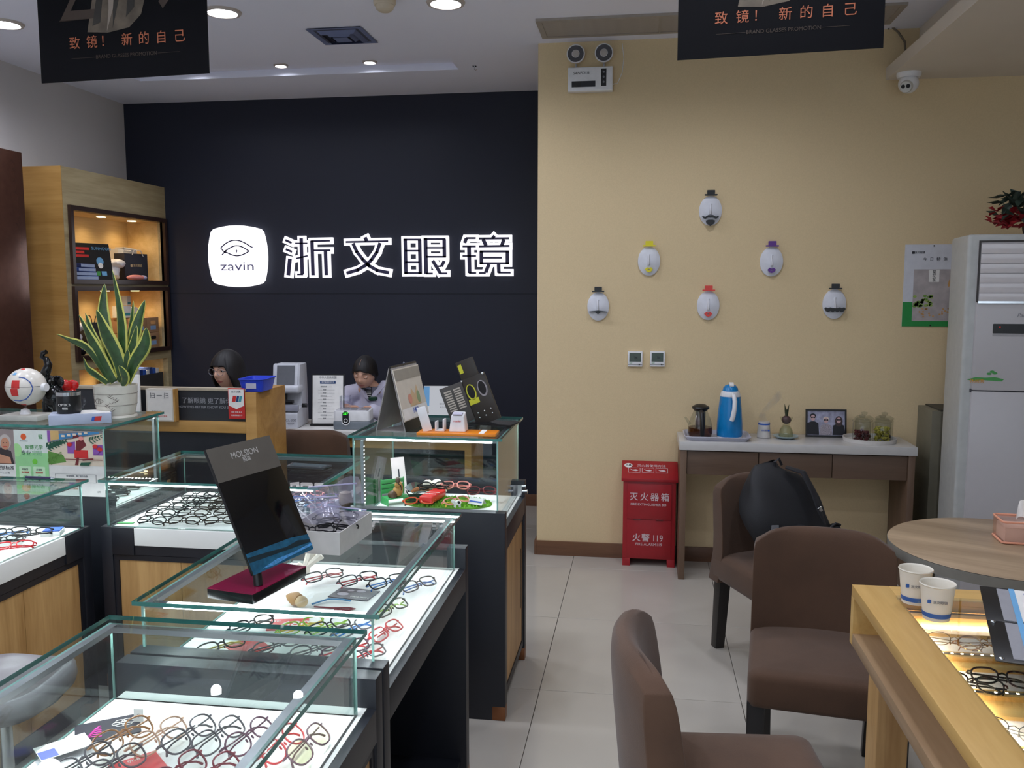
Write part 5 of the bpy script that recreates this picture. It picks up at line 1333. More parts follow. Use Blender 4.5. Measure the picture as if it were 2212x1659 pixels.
for k, (px, py) in enumerate(((1975, 1300), (2022, 1335))):
    p = onz(px, py, GZ + .0065)
    q = thing('paper_cup', ('white paper cup with blue band standing behind its twin', 'white paper cup with blue band, close to the black binder')[k], 'cup', (p.x, p.y, GZ + .0065), RAD(-8), 'paper cups on the display table')
    MB().lathe([(.028, 0), (.0295, .0), (.0385, .082), (.0405, .084), (.0395, .087), (.0375, .085), (.0365, .083), (.0275, .006), (.0, .006)], 36, cap=False).build('cup_body', CUPM, q)
    MB().lathe([(.0310, .008), (.0323, .019)], 36, cap=False).build('blue_band', mat('cup_blue', (44, 92, 166), .5), q)
    flat(rrect(-.026, -.018, .045, .054, .002), mat('cup_blue', (44, 92, 166), .5), q, (0, -.0315, 0)); text('浙文眼镜', .008, GREYINK, q, (.001, -.0362, .049))
# ring binder propped open
p1_ = onz(2150, 1425, GZ + .012); 
q = thing('ring_binder', 'open black ring binder of printed price sheets on the display table', 'binder', (p1_.x, p1_.y, GZ + .0075), RAD(-14))
bm1 = T(0, 0, 0) @ rot('X', RAD(9))
MB().box(0, .42, 0, .17, 0, .004, bm1).box(0, .42, .172, .34, 0, .004, bm1).build('cover', BLACK, q, bevel=.0015)
MB().box(.035, .42, .012, .165, .004, .006, bm1).build('page', mat('grey_divider', (150, 150, 156), .6), q)
MB().box(.035, .42, .176, .33, .004, .006, bm1).build('page', mat('grey_divider', (150, 150, 156), .6), q)
MB().box(.062, .42, .018, .165, .0062, .0075, bm1).build('page', PAPER, q); MB().box(.062, .42, .178, .33, .0062, .0075, bm1).build('page', PAPER, q)
MB().box(.060, .072, .012, .332, .0076, .008, bm1).build('blue_tab', SKYB, q)
MB().box(.09, .42, .27, .315, .0076, .008, bm1).build('printed_header', mat('deep_blue_print2', (40, 60, 160), .5), q)
for k in range(5): MB().box(.095 + .03*k, .10 + .03*k, .2, .262, .0076, .0079, bm1).build('printed_column', GREYINK, q)
MB().box(.11, .40, .03, .12, .0076, .0079, bm1).build('printed_box', mat('pale_print', (190, 188, 198), .6), q)
for x in (.11, .15, .33): MB().tube([bm1 @ Vector((x, .171 + .016*math.cos(PI*i/8), .006 + .014*math.sin(PI*i/8))) for i in range(9)], .002, 6).build('binder_ring', CHROME, q)
for y in (.01, .165): MB().ball(bm1 @ Vector((.012, y, .004)), .006, .006, .004, 12, 8).build('rivet', CHROME, q)

# ================================================================== STOOL IN THE AISLE
t = thing('swivel_stool', 'grey leather swivel stool in the aisle beside the oak counter doors', 'stool', (-1.93, 2.24, 0))
GLt = mat('grey_leather', (128, 122, 126), .3, bump=.1, bscale=120)
t.location = (-1.82, 2.20, 0)
def cushion(u, v):
    a = 2*PI*u; c, s = math.cos(a), math.sin(a); r = (abs(c)**3 + abs(s)**3) ** (-1/3)
    k = [0, .8, .96, 1.0, .98, .86, .72, .5, 0][int(round(v*8))]; z = [.43, .43, .44, .465, .495, .505, .49, .482, .478][int(round(v*8))]
    return (.17*r*c*k, .19*r*s*k, z + .006*math.sin(3*a)*k)
MB().grid(cushion, 48, 8).build('seat_cushion', GLt, t, ang=80)
MB().lathe([(.0, .425), (.15, .427), (.16, .432), (.0, .433)], 36).build('seat_base', BLACKM, t)
MB().cyl((0, 0, .06), (0, 0, .426), .02).build('gas_column', CHROME, t)
for k in range(5):
    a = 2*PI*k/5; d = Vector((math.cos(a), math.sin(a), 0))
    MB().tube([d*.02 + Vector((0,0,.07)), d*.14 + Vector((0,0,.055)), d*.22 + Vector((0,0,.045))], [.016, .013, .010], 8).build('base_arm', CHROME, t)
    MB().cyl(d*.22 + Vector((-.008, 0, .022)), d*.22 + Vector((.008, 0, .022)), .022).build('caster', BLACK, t)
# the stool stands in the aisle, so the aisle side of the left counter stays clear of it

# ================================================================== ON THE MIRROR COUNTER
TB = .9145
MR = thing('counter_mirror', 'counter mirror with a painted dark reflection, tilted on a maroon base', 'mirror', (0, 0, 0))
ba_ = [onz(447, 1290, TB + .0), onz(548, 1308, TB), onz(663, 1245, TB), onz(570, 1230, TB)]
cen = sum(ba_, Vector()) / 4
ax1 = ((ba_[2] - ba_[1]) + (ba_[3] - ba_[0])) / 2; ang1 = math.atan2(ax1.y, ax1.x); Lb = ax1.length
wb = ((ba_[1] - ba_[0]).length + (ba_[2] - ba_[3]).length) / 2 * .93
MR.location = (cen.x, cen.y, TB); MR.rotation_euler = (0, 0, ang1)
MARN = mat('maroon_gloss', (128, 16, 58), .12, coat=.5)
bx('base', mat('black_gloss', (14, 13, 16), .2), MR, -Lb/2, Lb/2, -wb/2, wb/2, 0, .022, .001)
bx('base_top', MARN, MR, -Lb/2, Lb/2, -wb/2, wb/2, .0222, .024)
Zp = TB + .055
Q1 = onz(548, 1243, Zp); Q2 = onz(677, 1186, Zp)
e1 = (Q2 - Q1); wl = e1.length; e1n = e1.normalized()
r3 = ray(444, 972); s3 = (Q1 - EYE).dot(e1n) / r3.dot(e1n); Q4 = EYE + r3 * s3
u1 = Q4 - Q1; hl = u1.length; u1n = u1.normalized(); nn = e1n.cross(u1n)
MW_ = Matrix(((e1n.x, u1n.x, nn.x, Q1.x), (e1n.y, u1n.y, nn.y, Q1.y), (e1n.z, u1n.z, nn.z, Q1.z), (0, 0, 0, 1)))
MI = (T(*MR.location) @ rot('Z', ang1)).inverted() @ MW_
MB().box(0, wl, 0, hl, -.008, 0, MI).build('mirror_plate', mat('mirror_dark_reflection', (12, 14, 18), .06, var=.02, spec=.6), MR, bevel=.0008)  # reflection of the dark room put into the plate's base colour
MB().box(.0, wl, hl*.73, hl, .0002, .0009, MI).build('grey_band', mat('taupe_film', (92, 88, 82), .35), MR)
MB().prism([(0, 0), (wl, 0), (wl, hl*.13), (wl*.7, hl*.155), (wl*.4, hl*.16), (0, hl*.165)], .0006, MI, z=.0002).build('lake_print', mat('lake_blue', (34, 92, 122), .25, var=.3, nscale=60), MR, smooth=False)
MB().prism([(0, hl*.135), (wl*.3, hl*.12), (wl*.6, hl*.10), (wl*.8, hl*.115), (wl, hl*.085), (wl, hl*.065), (wl*.5, hl*.08), (0, hl*.095)], .0003, MI, z=.0009).build('shore_print', mat('shore_dark', (26, 46, 54), .3), MR, smooth=False)
MB().prism([(wl*.15, hl*.02), (wl*.4, hl*.045), (wl*.7, hl*.042), (wl, hl*.055), (wl, hl*.035), (wl*.6, hl*.022), (wl*.3, hl*.008)], .0003, MI, z=.0009).build('water_print', mat('water_blue', (80, 150, 206), .3, var=.4, nscale=200), MR, smooth=False)
for s_, sz, yy, b_ in (('MOLSION', .022, .905, .0006), ('陌森', .014, .855, .0003)):
    me = text_mesh(s_, sz, bold=0); me.transform(MI @ T(wl*.52, hl*yy, .0012)); me.materials.clear(); me.materials.append(mat('silver_print', (176, 174, 170), .4)); link('lettering', me, MR)
pst = MI @ Vector((wl*.12, hl*.05, -.010)); pb_ = (T(*MR.location) @ rot('Z', ang1)).inverted() @ onz(558, 1264, TB + .024)
MB().tube([(pb_.x, pb_.y, .0235), (pb_.x*.6 + pst.x*.4, pb_.y*.6 + pst.y*.4, .045), (pst.x, pst.y, pst.z)], .011, 10).build('post', BLACK, MR)
# open white carton with bagged glasses
cb_ = [onz(660, 1190, TB), onz(745, 1205, TB), onz(780, 1168, TB)]
q = thing('open_carton', 'open white carton of bagged glasses on the mirror counter', 'box', (-.86, 2.31, TB), RAD(-4))
m = MB(); cw, cd, chh, tt = .082, .115, .062, .0025
m.box(-cw, cw, -cd, -cd+tt, 0, chh); m.box(-cw, cw, cd-tt, cd, 0, chh); m.box(-cw, -cw+tt, -cd+tt, cd-tt, 0, chh); m.box(cw-tt, cw, -cd+tt, cd-tt, 0, chh); m.box(-cw+tt, cw-tt, -cd+tt, cd-tt, 0, tt)
m.build('carton', mat('grey_white_card', (206, 204, 200), .6), q, smooth=False)
for k, (x, y, rx, rzz) in enumerate(((-.03, -.05, 50, 20), (.02, .0, 64, -14), (.0, .06, 42, 30))):
    p = q.location + Vector((x, y, .045 + .006*k))
    eyeglasses('black eyeglasses in a clear bag inside the white carton', 'bagged glasses in the carton', p, RAD(rzz), A_BLK, 'soft', tilt=RAD(rx*.45), thick=.002)
    b = thing('zip_bag', 'clear zip bag wrapped round glasses in the white carton', 'bag', p, RAD(rzz), 'zip bags in the carton')
    def film(u, v, k=k): return ((u-.5)*.15, (v-.5)*.10, .022 + .05*v*(k != 1) + .03*(u if k == 2 else (1-u)) + .007*math.sin(9*u+5*v+k))
    MB().grid(film, 14, 10).build('film', clear('bag_film', (238, 238, 248), .10, .12, .12, (200, 198, 220)), b)
    bx('seal_strip', mat('seal_lilac', (190, 186, 214), .4), b, -.07, .07, .045, .05, .08 if k != 1 else .035, .083 if k != 1 else .038)

# ================================================================== ON THE TALL LEFT CASE
EZ = 1.0755
# snake plant
PY = 3.40
pp = ony(252, 888, PY)
t = thing('potted_snake_plant', 'snake plant with yellow-edged leaves in a white pot with fish drawings', 'plant', (pp.x, PY, EZ))
POT = mat('ivory_ceramic', (206, 202, 190), .3); POTL = mat('pot_line', (110, 100, 92), .6)
MB().lathe([(.0, 0), (.075, .0), (.082, .012), (.079, .022), (.074, .014), (.0, .012)], 36).build('saucer', POT, t)
MB().lathe([(.0, .014), (.062, .014), (.072, .022), (.083, .07), (.087, .145), (.082, .145), (.079, .135), (.0, .130)], 40).build('pot', POT, t)
MB().lathe([(.0, .131), (.079, .132)], 28, cap=False).build('soil', mat('potting_soil', (38, 30, 26), .9), t)
for zz, r in ((.112, .0862), (.065, .0828)): MB().tube([(r*math.cos(2*PI*i/40), r*math.sin(2*PI*i/40), zz) for i in range(40)], .0007, 4, True).build('drawn_ring', POTL, t)
m = MB()
def onpot(x, z):
    r = .0838 + .04*(z - .07); a = -PI/2 + x/r; return ((r+.0006)*math.cos(a), (r+.0006)*math.sin(a), z)
for pts in ([(-.055,.082),(-.04,.094),(-.018,.094),(-.003,.085),(-.018,.074),(-.04,.074),(-.055,.086)], [(-.055,.082),(-.066,.09),(-.066,.075),(-.055,.082)], [(-.03,.094),(-.028,.074)], [(-.02,.094),(-.018,.074)]):
    m.tube([onpot(x, z) for x, z in pts], .0007, 4)
for k in range(14):
    x = .012 + .03*math.sin(k*.9)*.6 + .0024*k; z = .035 + .0055*k
    m.tube([onpot(x, z), onpot(x+.008, z+.006)], .0009, 4); m.tube([onpot(x, z), onpot(x-.007, z+.005)], .0009, 4)
m.build('fish_drawing', POTL, t)
LG = mat('snake_leaf_green', (48, 78, 42), .4, var=.35, nscale=40); LYEL = mat('snake_leaf_margin', (196, 196, 96), .45, var=.15)
def leaf(pts, w, twist=0.0, yoff=0.0, fold=.25):
    P = [ony(x, y, PY + yoff*(1 - i/(len(pts)-1)) ) for i, (x, y) in enumerate(pts)]
    P = [p - Vector(t.location) for p in P]
    n = 14; Q = []
    for k in range(n + 1):                       # Catmull-Rom through the points, tip first
        s = k/n*(len(P)-1); i = min(int(s), len(P)-2); f = s - i
        p0, p1, p2, p3 = P[max(i-1,0)], P[i], P[i+1], P[min(i+2, len(P)-1)]
        Q.append(.5*((2*p1) + (p2-p0)*f + (2*p0-5*p1+4*p2-p3)*f*f + (3*p1-p0-3*p2+p3)*f**3))
    vs = []; fs = []; mi = []
    for k, q in enumerate(Q):
        d = (Q[min(k+1, n)] - Q[max(k-1, 0)]).normalized(); v = k/n
        prof = min(1, (v*2.6)**.75) * (1 - .35*max(0, v-.55)/.45)
        side = d.cross(Vector((0, -1, 0))).normalized()
        tw = twist * (1 - v); nrm = d.cross(side)
        sd = side*math.cos(tw) + nrm*math.sin(tw); nr = d.cross(sd)
        hw = w*prof*.5 + .0006
        for c, o in ((-1, fold), (-.72, fold*.5), (0, -.12), (.72, fold*.5), (1, fold)): vs.append(q + sd*hw*c + nr*hw*o)
    for k in range(n):
        for j in range(4): fs.append((k*5+j, k*5+j+1, k*5+j+6, k*5+j+5)); mi.append(1 if j in (0, 3) else 0)
    mb = MB(); mb.v = vs; mb.f = fs; mb.mi = mi
    o = mb.build('leaf', [LG, LYEL], t, ang=80)
    sm = o.modifiers.new('thickness', 'SOLIDIFY'); sm.thickness = .0016
px_ = 3.52/1900
for pts, w, tw, yo in (([(242,583),(258,680),(262,760),(256,822)], 25, .5, .02), ([(226,613),(222,680),(236,760),(244,822)], 26, -.3, .05), ([(208,669),(226,720),(252,775),(264,826)], 33, .2, -.05),
                   ([(170,680),(195,735),(222,785),(246,826)], 28, .5, -.03), ([(122,722),(150,736),(185,752),(215,790),(238,826)], 20, .9, -.03), ([(313,648),(296,700),(282,760),(268,822)], 22, -.6, .04),
                   ([(316,708),(312,745),(288,785),(272,826)], 26, -.5, -.05), ([(295,703),(286,745),(276,785),(266,824)], 24, .3, .0), ([(180,772),(188,796),(208,812),(232,828)], 16, .5, -.06),
                   ([(257,790),(266,806),(268,822),(262,832)], 20, .0, -.065), ([(184,676),(200,725),(228,780),(248,822)], 18, .2, .05), ([(288,650),(280,720),(268,780),(258,822)], 16, .2, .06), ([(276,755),(270,790),(262,824)], 20, .1, -.02)):
    leaf(pts, w*px_*1.2, tw, yo)
# eyeball model
bc = ony(57, 835, 3.34)
t = thing('eyeball_model', 'white anatomical eyeball model with red strips on a clear stand', 'model', (bc.x, 3.34, EZ))
hz = bc.z - EZ
bx('stand_base', mat('cream_base', (200, 198, 190), .35), t, -.095, .085, -.06, .06, 0, .022, .003)
MB().lathe([(.022, .022), (.016, .04), (.006, .045)], 24, T(-.012, 0, 0)).build('socket', WHITE, t, fix=True)
MB().cyl((-.012, 0, .04), (-.004, 0, hz-.07), .004).build('stem', ACRYL, t)
MB().ball((0, 0, hz), .078, .078, .078, 36, 24).build('sclera', mat('sclera_ivory', (222, 216, 206), .25), t)
MB().cyl((.072, 0, hz-.002), (.094, 0, hz-.002), .017).build('optic_nerve', WHITE, t)
MB().ball((-.052, 0, hz), .036, .045, .045, 24, 16).build('cornea', clear('cornea_clear', (236, 238, 240), .06), t)
def onball(a, e, r=.0788): return (r*math.sin(a)*math.cos(e), -r*math.cos(a)*math.cos(e), hz + r*math.sin(e))
def patch(a0, a1, e0, e1, name, mm): MB().grid(lambda u, v: onball(a0+(a1-a0)*u, e0+(e1-e0)*v), 8, 8).build(name, mm, t)
patch(-.12, .32, .0, .44, 'muscle_strip', RED); patch(-.20, .22, -.42, -.02, 'muscle_strip', RED); patch(-.1, .6, 1.2, 1.42, 'muscle_strip', RED); patch(-.2, .5, -1.35, -1.1, 'muscle_strip', RED)
patch(-.35, -.05, .75, .92, 'blue_mark', SKYB)
BL = mat('blue_vessel', (40, 80, 160), .4)
MB().tube([onball(a, e, .079) for a, e in ((.25, .62), (.6, .55), (.85, .3), (.95, .0), (.85, -.3), (.6, -.62), (.2, -.75), (-.25, -.72))], .0022, 6).build('vessel', BL, t)
MB().tube([onball(a, .06, .0788) for a in [-1.4 + .28*i for i in range(11)]], .0007, 4).build('seam', INK, t)
# black elephant figurine with raised trunk, red one behind
def elephant(lb, px, Y, mcol, s, trunk, rz):
    p = ony(px, 880, Y)
    t = thing('elephant_figurine', lb, 'figurine', (p.x, Y, EZ), rz, 'elephant figurines')
    m = MB(); m.ball((0, 0, .075*s), .045*s, .04*s, .06*s, 20, 14); m.ball((-.012*s, -.012*s, .135*s), .032*s, .03*s, .034*s, 18, 12)
    m.build('body', mcol, t)
    if trunk: MB().tube([Vector(v)*s for v in ((-.02,-.025,.135),(-.012,-.045,.16),(.008,-.048,.19),(.016,-.045,.215),(.004,-.043,.238),(-.012,-.043,.245),(-.006,-.043,.262),(.008,-.043,.266))], [.022*s,.02*s,.018*s,.015*s,.012*s,.0105*s,.010*s,.009*s], 12).build('trunk', mcol, t)
    for sg in (-1, 1):
        MB().ball((.02*s*sg, .0, .14*s), .03*s, .008*s, .026*s, 14, 8).build('ear', mcol, t)
        for yy in (-.02, .022): MB().cyl((.024*s*sg, yy*s, 0), (.022*s*sg, yy*s, .06*s), .014*s, .016*s).build('leg', mcol, t)
elephant('glossy black elephant figurine raising its trunk', 118, 3.46, mat('black_glaze', (14, 14, 16), .12), 1.05, True, RAD(0))
elephant('glossy red elephant figurine behind the black mug', 150, 3.54, mat('red_glaze', (186, 22, 20), .15), .88, False, RAD(20))
# tissue carton and mug
p0 = onz(104, 918, EZ)
t = thing('tissue_carton', 'pale blue grey tissue carton under the black mug', 'box', (-2.275, 3.285, EZ), RAD(30))
bx('carton', mat('carton_bluegrey', (172, 180, 200), .6), t, -.115, .115, -.06, .06, 0, .042, .003); bx('flap', PAPER, t, .0, .11, -.055, .05, .0422, .044)
flat([(.05,.012),(.075,.012),(.08,.03),(.055,.03)], RED, t, (0, -.0605, 0)); flat([(.04,.012),(.052,.012),(.056,.03),(.044,.03)], BLUE, t, (0, -.0605, 0))
t = thing('mug', 'black enamel mug with silver rim on the tissue carton', 'mug', (-2.315, 3.265, EZ + .045), RAD(-10))
MB().lathe([(.0, 0), (.043, 0), (.046, .006), (.046, .072), (.0455, .074)], 32, cap=False).build('mug_body', BLACK, t)
MB().lathe([(.0463, .070), (.0465, .084), (.043, .084), (.042, .012), (.0, .012)], 32, cap=False).build('steel_liner', CHROME, t)
MB().tube([(.044,.01,.062),(.066,.014,.058),(.070,.014,.038),(.060,.012,.022),(.044,.01,.018)], .0045, 8).build('handle', ACRYL, t)
text('OPTICS', .014, PAPER, t, (.022, -.0445, .035), (PI/2, 0, RAD(25))); text('眼镜', .011, PAPER, t, (.024, -.0440, .02), (PI/2, 0, RAD(25)))
# notice boards on the reception counter
t = thing('notice_box', 'cream notice box with scan-here sign on the reception counter', 'sign', (-2.50, 4.262, .9285), RAD(2))
bx('box_body', mat('cream_board', (196, 188, 176), .6), t, -.075, .075, 0, .038, 0, .172, .002); flat(rect(-.068, .068, .008, .165), mat('board_white', (214, 210, 204), .6), t, (0, -.0004, 0))
for k, ch in enumerate('扫一扫'): text(ch, .032, INK, t, (-.038 + .038*k, -.0009, .135))
text('微信支付', .013, GREYINK, t, (-.02, -.0009, .052)); text('欢迎光临浙文眼镜', .010, RED, t, (0, -.0009, .028))
bx('wood_edge', OAKS, t, .0752, .085, .0, .038, 0, .172)
t = thing('notice_board', 'white notice board with red marks behind the snake plant', 'sign', (-2.70, 4.262, .9285), RAD(-2))
bx('board', PAPER, t, -.09, .09, 0, .012, 0, .245, .001)
for k in range(3): flat(rect(-.08, -.062, .20 - .045*k, .218 - .045*k), RED, t, (0, -.0004, 0))
for k in range(6): text('眼镜验光配镜', .016, GREYINK, t, (.0, -.0004, .2 - .028*k))

# brochures leaning on the case front
by = 3.150
t = thing('illustrated_leaflet', 'leaflet with a colourful traveller and train drawing leaning on the tall case', 'leaflet', (0, by, .8002), 0)
lx0 = ony(97, 925, by).x; lx1 = ony(220, 925, by).x; lw = lx1 - lx0; LH = .262
t.location.x = (lx0 + lx1) / 2
MB().box(-lw/2, lw/2, 0, .002, 0, LH).build('sheet', PAPER, t)
z0 = LH*.47
def fp(pts, c): flat([(-lw/2 + x*lw, z0 + y*(LH-z0)) for x, y in pts], c, t, (0, -.0004 - .0003*fp.k, 0)); fp.k += .35
fp.k = 0
CRM = mat('illus_cream', (226, 208, 186), .6); DG = mat('illus_dark_green', (32, 84, 62), .6); MG = mat('illus_green', (92, 140, 60), .6); MRN = mat('illus_maroon', (112, 30, 36), .6); IRED = mat('illus_red', (206, 40, 40), .6); IPUR = mat('illus_purple', (140, 84, 170), .6); IBLU = mat('illus_blue', (60, 130, 180), .6); GRY = mat('illus_grey', (130, 124, 124), .6)
fp([(0,0),(1,0),(1,1),(0,1)], CRM); fp([(0,.62),(.5,.78),(1,.94),(1,1),(0,1)], GRY); fp([(.1,.7),(.95,.95),(.95,1),(.1,.9)], IBLU); fp([(0,.65),(.09,.68),(.09,1),(0,1)], IPUR)
fp([(.09,.7),(.24,.76),(.24,1),(.09,1)], mat('illus_yellow', (206, 170, 110), .6)); fp([(.38,.35),(.52,.35),(.52,.7),(.38,.66)], IPUR); fp([(.83,.32),(1,.32),(1,.62),(.83,.6)], IPUR)
fp([(.0,0),(.35,.1),(.3,.3),(.0,.42)], MG); fp([(.0,.42),(.35,.66),(.38,.7),(.2,.7),(.0,.56)], DG); fp([(.5,.22),(.74,.22),(.74,.46),(.5,.46)], IRED); fp([(.53,.44),(.6,.44),(.72,.6),(.66,.78),(.54,.72)], MRN); fp([(.48,.78),(.6,.84),(.58,.9),(.5,.88)], MRN); fp([(.5,.02),(.56,.02),(.58,.24),(.54,.24)], MRN)
def frond(x0, y0, x1, y1, n, L, c):
    for k in range(n):
        u = k/(n-1); x = x0 + (x1-x0)*u; y = y0 + (y1-y0)*u; l = L*(1 - .55*u)
        fp([(x-.012, y), (x+.012, y+.02), (x+.03, y+l), (x-.005, y+l*.9)], c); fp([(x, y-.01), (x+.025, y), (x+l*.6, y-l*.5), (x+l*.4, y-l*.55)], c)
frond(.02, .5, .36, .7, 7, .16, DG); frond(.78, .72, .98, .86, 5, .13, DG); frond(.04, .08, .26, .34, 5, .12, MG)
for x, y, c in ((.43, .62, IRED), (.88, .58, IRED), (.96, .5, IRED), (.9, .42, IPUR), (.64, .8, A_PINK)): fp(oval(x, y, .045, .06, 12), c)
for k in range(5): fp(rect(.3 + .1*k, .36 + .1*k, .83 + .025*k, .89 + .025*k), CRM)
fp(rect(.35, 1.0, .18, .2), MRN); fp([(.6,.02),(.76,.02),(.8,.12),(.62,.1)], DG); fp([(.62,.2),(.84,.24),(.84,.2),(.66,.16)], MRN)
m = MB()
for a in ((-.36, .36, .088, .0885), (-.36, .36, .055, .0556), (-.36, -.354, .055, .0885), (.354, .36, .055, .0885)):
    m.prism([(a[0]*lw, a[2]), (a[1]*lw, a[2]), (a[1]*lw, a[3]), (a[0]*lw, a[3])], .0004, T(0, -.0003, 0) @ FACE_Y)
m.build('print_border', INK, t, smooth=False)
text('带着眼镜，换了很多次款', .0085, GREYINK, t, (.005, -.0005, .08)); text('我要一副好镜。', .0095, INK, t, (.01, -.0005, .066)); text('(35)', .009, GREYINK, t, (lw*.4, -.0005, .02)); text('— 验光配镜 —', .0085, ORG, t, (-.01, -.0005, .03))
t = thing('green_leaflet', 'green and white lens leaflet with orange ball logo leaning on the tall case', 'leaflet', ((ony(30, 925, by).x + lx0)/2 + .003, by - .002, .8002), 0)
gw = lx0 - ony(30, 925, by).x + .012
MB().box(-gw/2, gw/2, 0, .0015, 0, .262).build('sheet', mat('leaf_white', (222, 228, 222), .6), t)
flat(rect(-gw/2, gw/2, .0, .17), mat('mint_print', (150, 208, 146), .6), t, (0, -.0003, 0)); flat(oval(-gw*.42, .18, .022, .027, 20), mat('mint_light', (168, 222, 150), .6), t, (0, -.0007, 0)); flat(oval(-gw*.2, .235, .0125, .0125), mat('orange_ball', (222, 92, 44), .5), t, (0, -.0005, 0)); flat(oval(.015, .135, .011, .011), mat('lime_print', (110, 196, 60), .6), t, (0, -.0009, 0))
text('库博光学', .020, GREEN, t, (.014, -.0010, .192)); text('专业', .022, DG, t, (-.022, -.0010, .168)); text('定制', .022, mat('mint_text', (140, 190, 150), .6), t, (.026, -.0010, .168)); text('轻', .02, GREEN, t, (.045, -.0010, .235)); text('coopervision', .007, GREYINK, t, (-.03, -.0006, .218))
for k, x in enumerate((-.03, .032)):
    flat(rrect(x-.026, x+.026, .045, .115, .004), mat('card_mint', (196, 228, 190), .6), t, (0, -.0007, 0)); text('月抛型', .009, INK, t, (x, -.0013, .102)); text('隐形眼镜', .008, RED, t, (x, -.0013, .09)); flat(oval(x, .068, .012, .012), mat('mint_print', (150, 208, 146), .6), t, (0, -.0011, 0)); flat(rect(x-.003, x+.003, .05, .075), MRN, t, (0, -.0014, 0))
flat(rect(-.01, gw/2, .0, .012), mat('lime_print', (110, 196, 60), .6), t, (0, -.0007, 0)); flat(oval(-.03, .03, .02, .018), mat('orange_fruit', (232, 160, 70), .6), t, (0, -.0008, 0))
t = thing('photo_leaflet', 'leaflet with a smiling grey-haired person leaning next to the green leaflet', 'leaflet', (ony(30, 925, by).x - .075, by - .004, .8002), 0)
MB().box(-.085, .075, 0, .0015, 0, .262).build('sheet', PAPER, t); flat(rect(-.085, .075, .122, .262), mat('portrait_grey', (150, 136, 134), .6), t, (0, -.0003, 0), name='printed_portrait')
flat([(-.06,.122),(.072,.122),(.06,.175),(.02,.19),(-.04,.165)], mat('portrait_dark', (54, 44, 48), .6), t, (0, -.0006, 0)); flat(oval(.036, .212, .026, .031), mat('portrait_grey_hair', (190, 180, 176), .6), t, (0, -.0008, 0)); flat(oval(.036, .205, .019, .025), mat('portrait_skin', (196, 140, 112), .6), t, (0, -.0011, 0)); flat([(-.05,.125),(.06,.125),(.055,.15),(.0,.165),(-.04,.15)], mat('portrait_skin', (196, 140, 112), .6), t, (0, -.0013, 0))
for k in range(2): flat(oval(.029+.014*k, .209, .0028, .0018, 8), INK, t, (0, -.0016, 0))
flat(rect(.028, .044, .192, .1945), RED, t, (0, -.0016, 0)); text('视觉标准', .02, INK, t, (.03, -.0006, .105)); 
for k in range(4): text('日 一 二 三 四', .009, GREYINK, t, (.02, -.0006, .085 - .018*k))

# ================================================================== ON THE CORNER CASE
t = thing('desk_calendar', 'tent-shaped desk calendar with pale pages on the corner case', 'calendar', (-.935, 3.37, EZ), RAD(-96))
GB = mat('grey_board', (150, 146, 144), .7)
A_ = .062; HC = .245; LC = .27
for sg, mm in ((-1, GB), (1, GB)):
    MB().add([(-LC/2, sg*A_, 0), (LC/2, sg*A_, 0), (LC/2, sg*.006, HC), (-LC/2, sg*.006, HC), (-LC/2, sg*(A_-.004), 0), (LC/2, sg*(A_-.004), 0), (LC/2, sg*.002, HC), (-LC/2, sg*.002, HC)], [(0,1,2,3),(7,6,5,4),(0,4,5,1),(1,5,6,2),(2,6,7,3),(3,7,4,0)]).build('board', mm, t, smooth=False, fix=True)
MB().add([(-LC/2, -A_, .002), (0, -.01, .006), (LC/2, -A_, .002), (LC/2, A_, .002), (0, .01, .006), (-LC/2, A_, .002)], [(0,1,4,5),(1,2,3,4)]).build('foot_fold', GB, t, smooth=False)
tc_ = math.atan2(A_-.006, HC); RC = (PI/2 - tc_, 0, PI)
def cpos(y, d=.0): return (0, A_ + .001 + d - y*math.sin(tc_), y*math.cos(tc_))
flat(rect(-LC/2, LC/2, .0, .04), BLACK, t, cpos(0, .0004), RC); flat(rect(-LC/2, LC/2, .04, HC), mat('calendar_page', (212, 204, 190), .6), t, cpos(0, .0006), RC, name='page', t=.004); flat(rect(-LC/2+.002, LC/2-.002, .2, HC-.004), mat('calendar_band', (156, 150, 138), .6), t, cpos(0, .0054), RC)
flat([(-.04,.09),(.0,.16),(.03,.13),(.06,.17),(.08,.09)], mat('calendar_drawing', (206, 178, 140), .6), t, cpos(0, .0056), RC); flat(oval(-.03, .12, .02, .02), mat('calendar_coral', (214, 150, 130), .6), t, cpos(0, .0058), RC); flat(oval(.06, .12, .018, .025), mat('calendar_sage', (140, 160, 120), .6), t, cpos(0, .0058), RC)
flat(rect(-LC/2+.002, LC/2-.002, .045, .088), PAPER, t, cpos(0, .0058), RC); text('小视贝', .022, BLUE, t, cpos(.072, .0068), RC)
MB().tube([(-LC/2, 0, HC+.002), (LC/2, 0, HC+.002)], .006, 8).build('spiral_binding', BLACK, t)
t = thing('phone_tray', 'orange acrylic strip with white clip stand and white reader on the corner case', 'stand', (-.682, 3.225, EZ), RAD(1))
OR_ = clear('orange_acrylic', (255, 160, 40), .06, .05, .55, (236, 130, 20))
bx('strip', mat('orange_plastic', (236, 136, 24), .25), t, -.15, .15, -.05, .05, 0, .010, .001); flat(rect(.085, .105, -.045, .045), PAPER, t, (0, 0, .0105), (0, 0, 0), name='paper_band')
MB().box(-.018, .018, -.004, .004, 0, .095).build('upright', WHITE, t, (-.115, -.01, .011), (0, -RAD(16), 0), bevel=.002)
MB().box(-.018, -.012, -.02, .02, 0, .036).box(-.012, .012, -.02, .02, 0, .005).box(.012, .018, -.02, .02, 0, .045).build('clip', WHITE, t, (-.07, .01, .0105), bevel=.001)
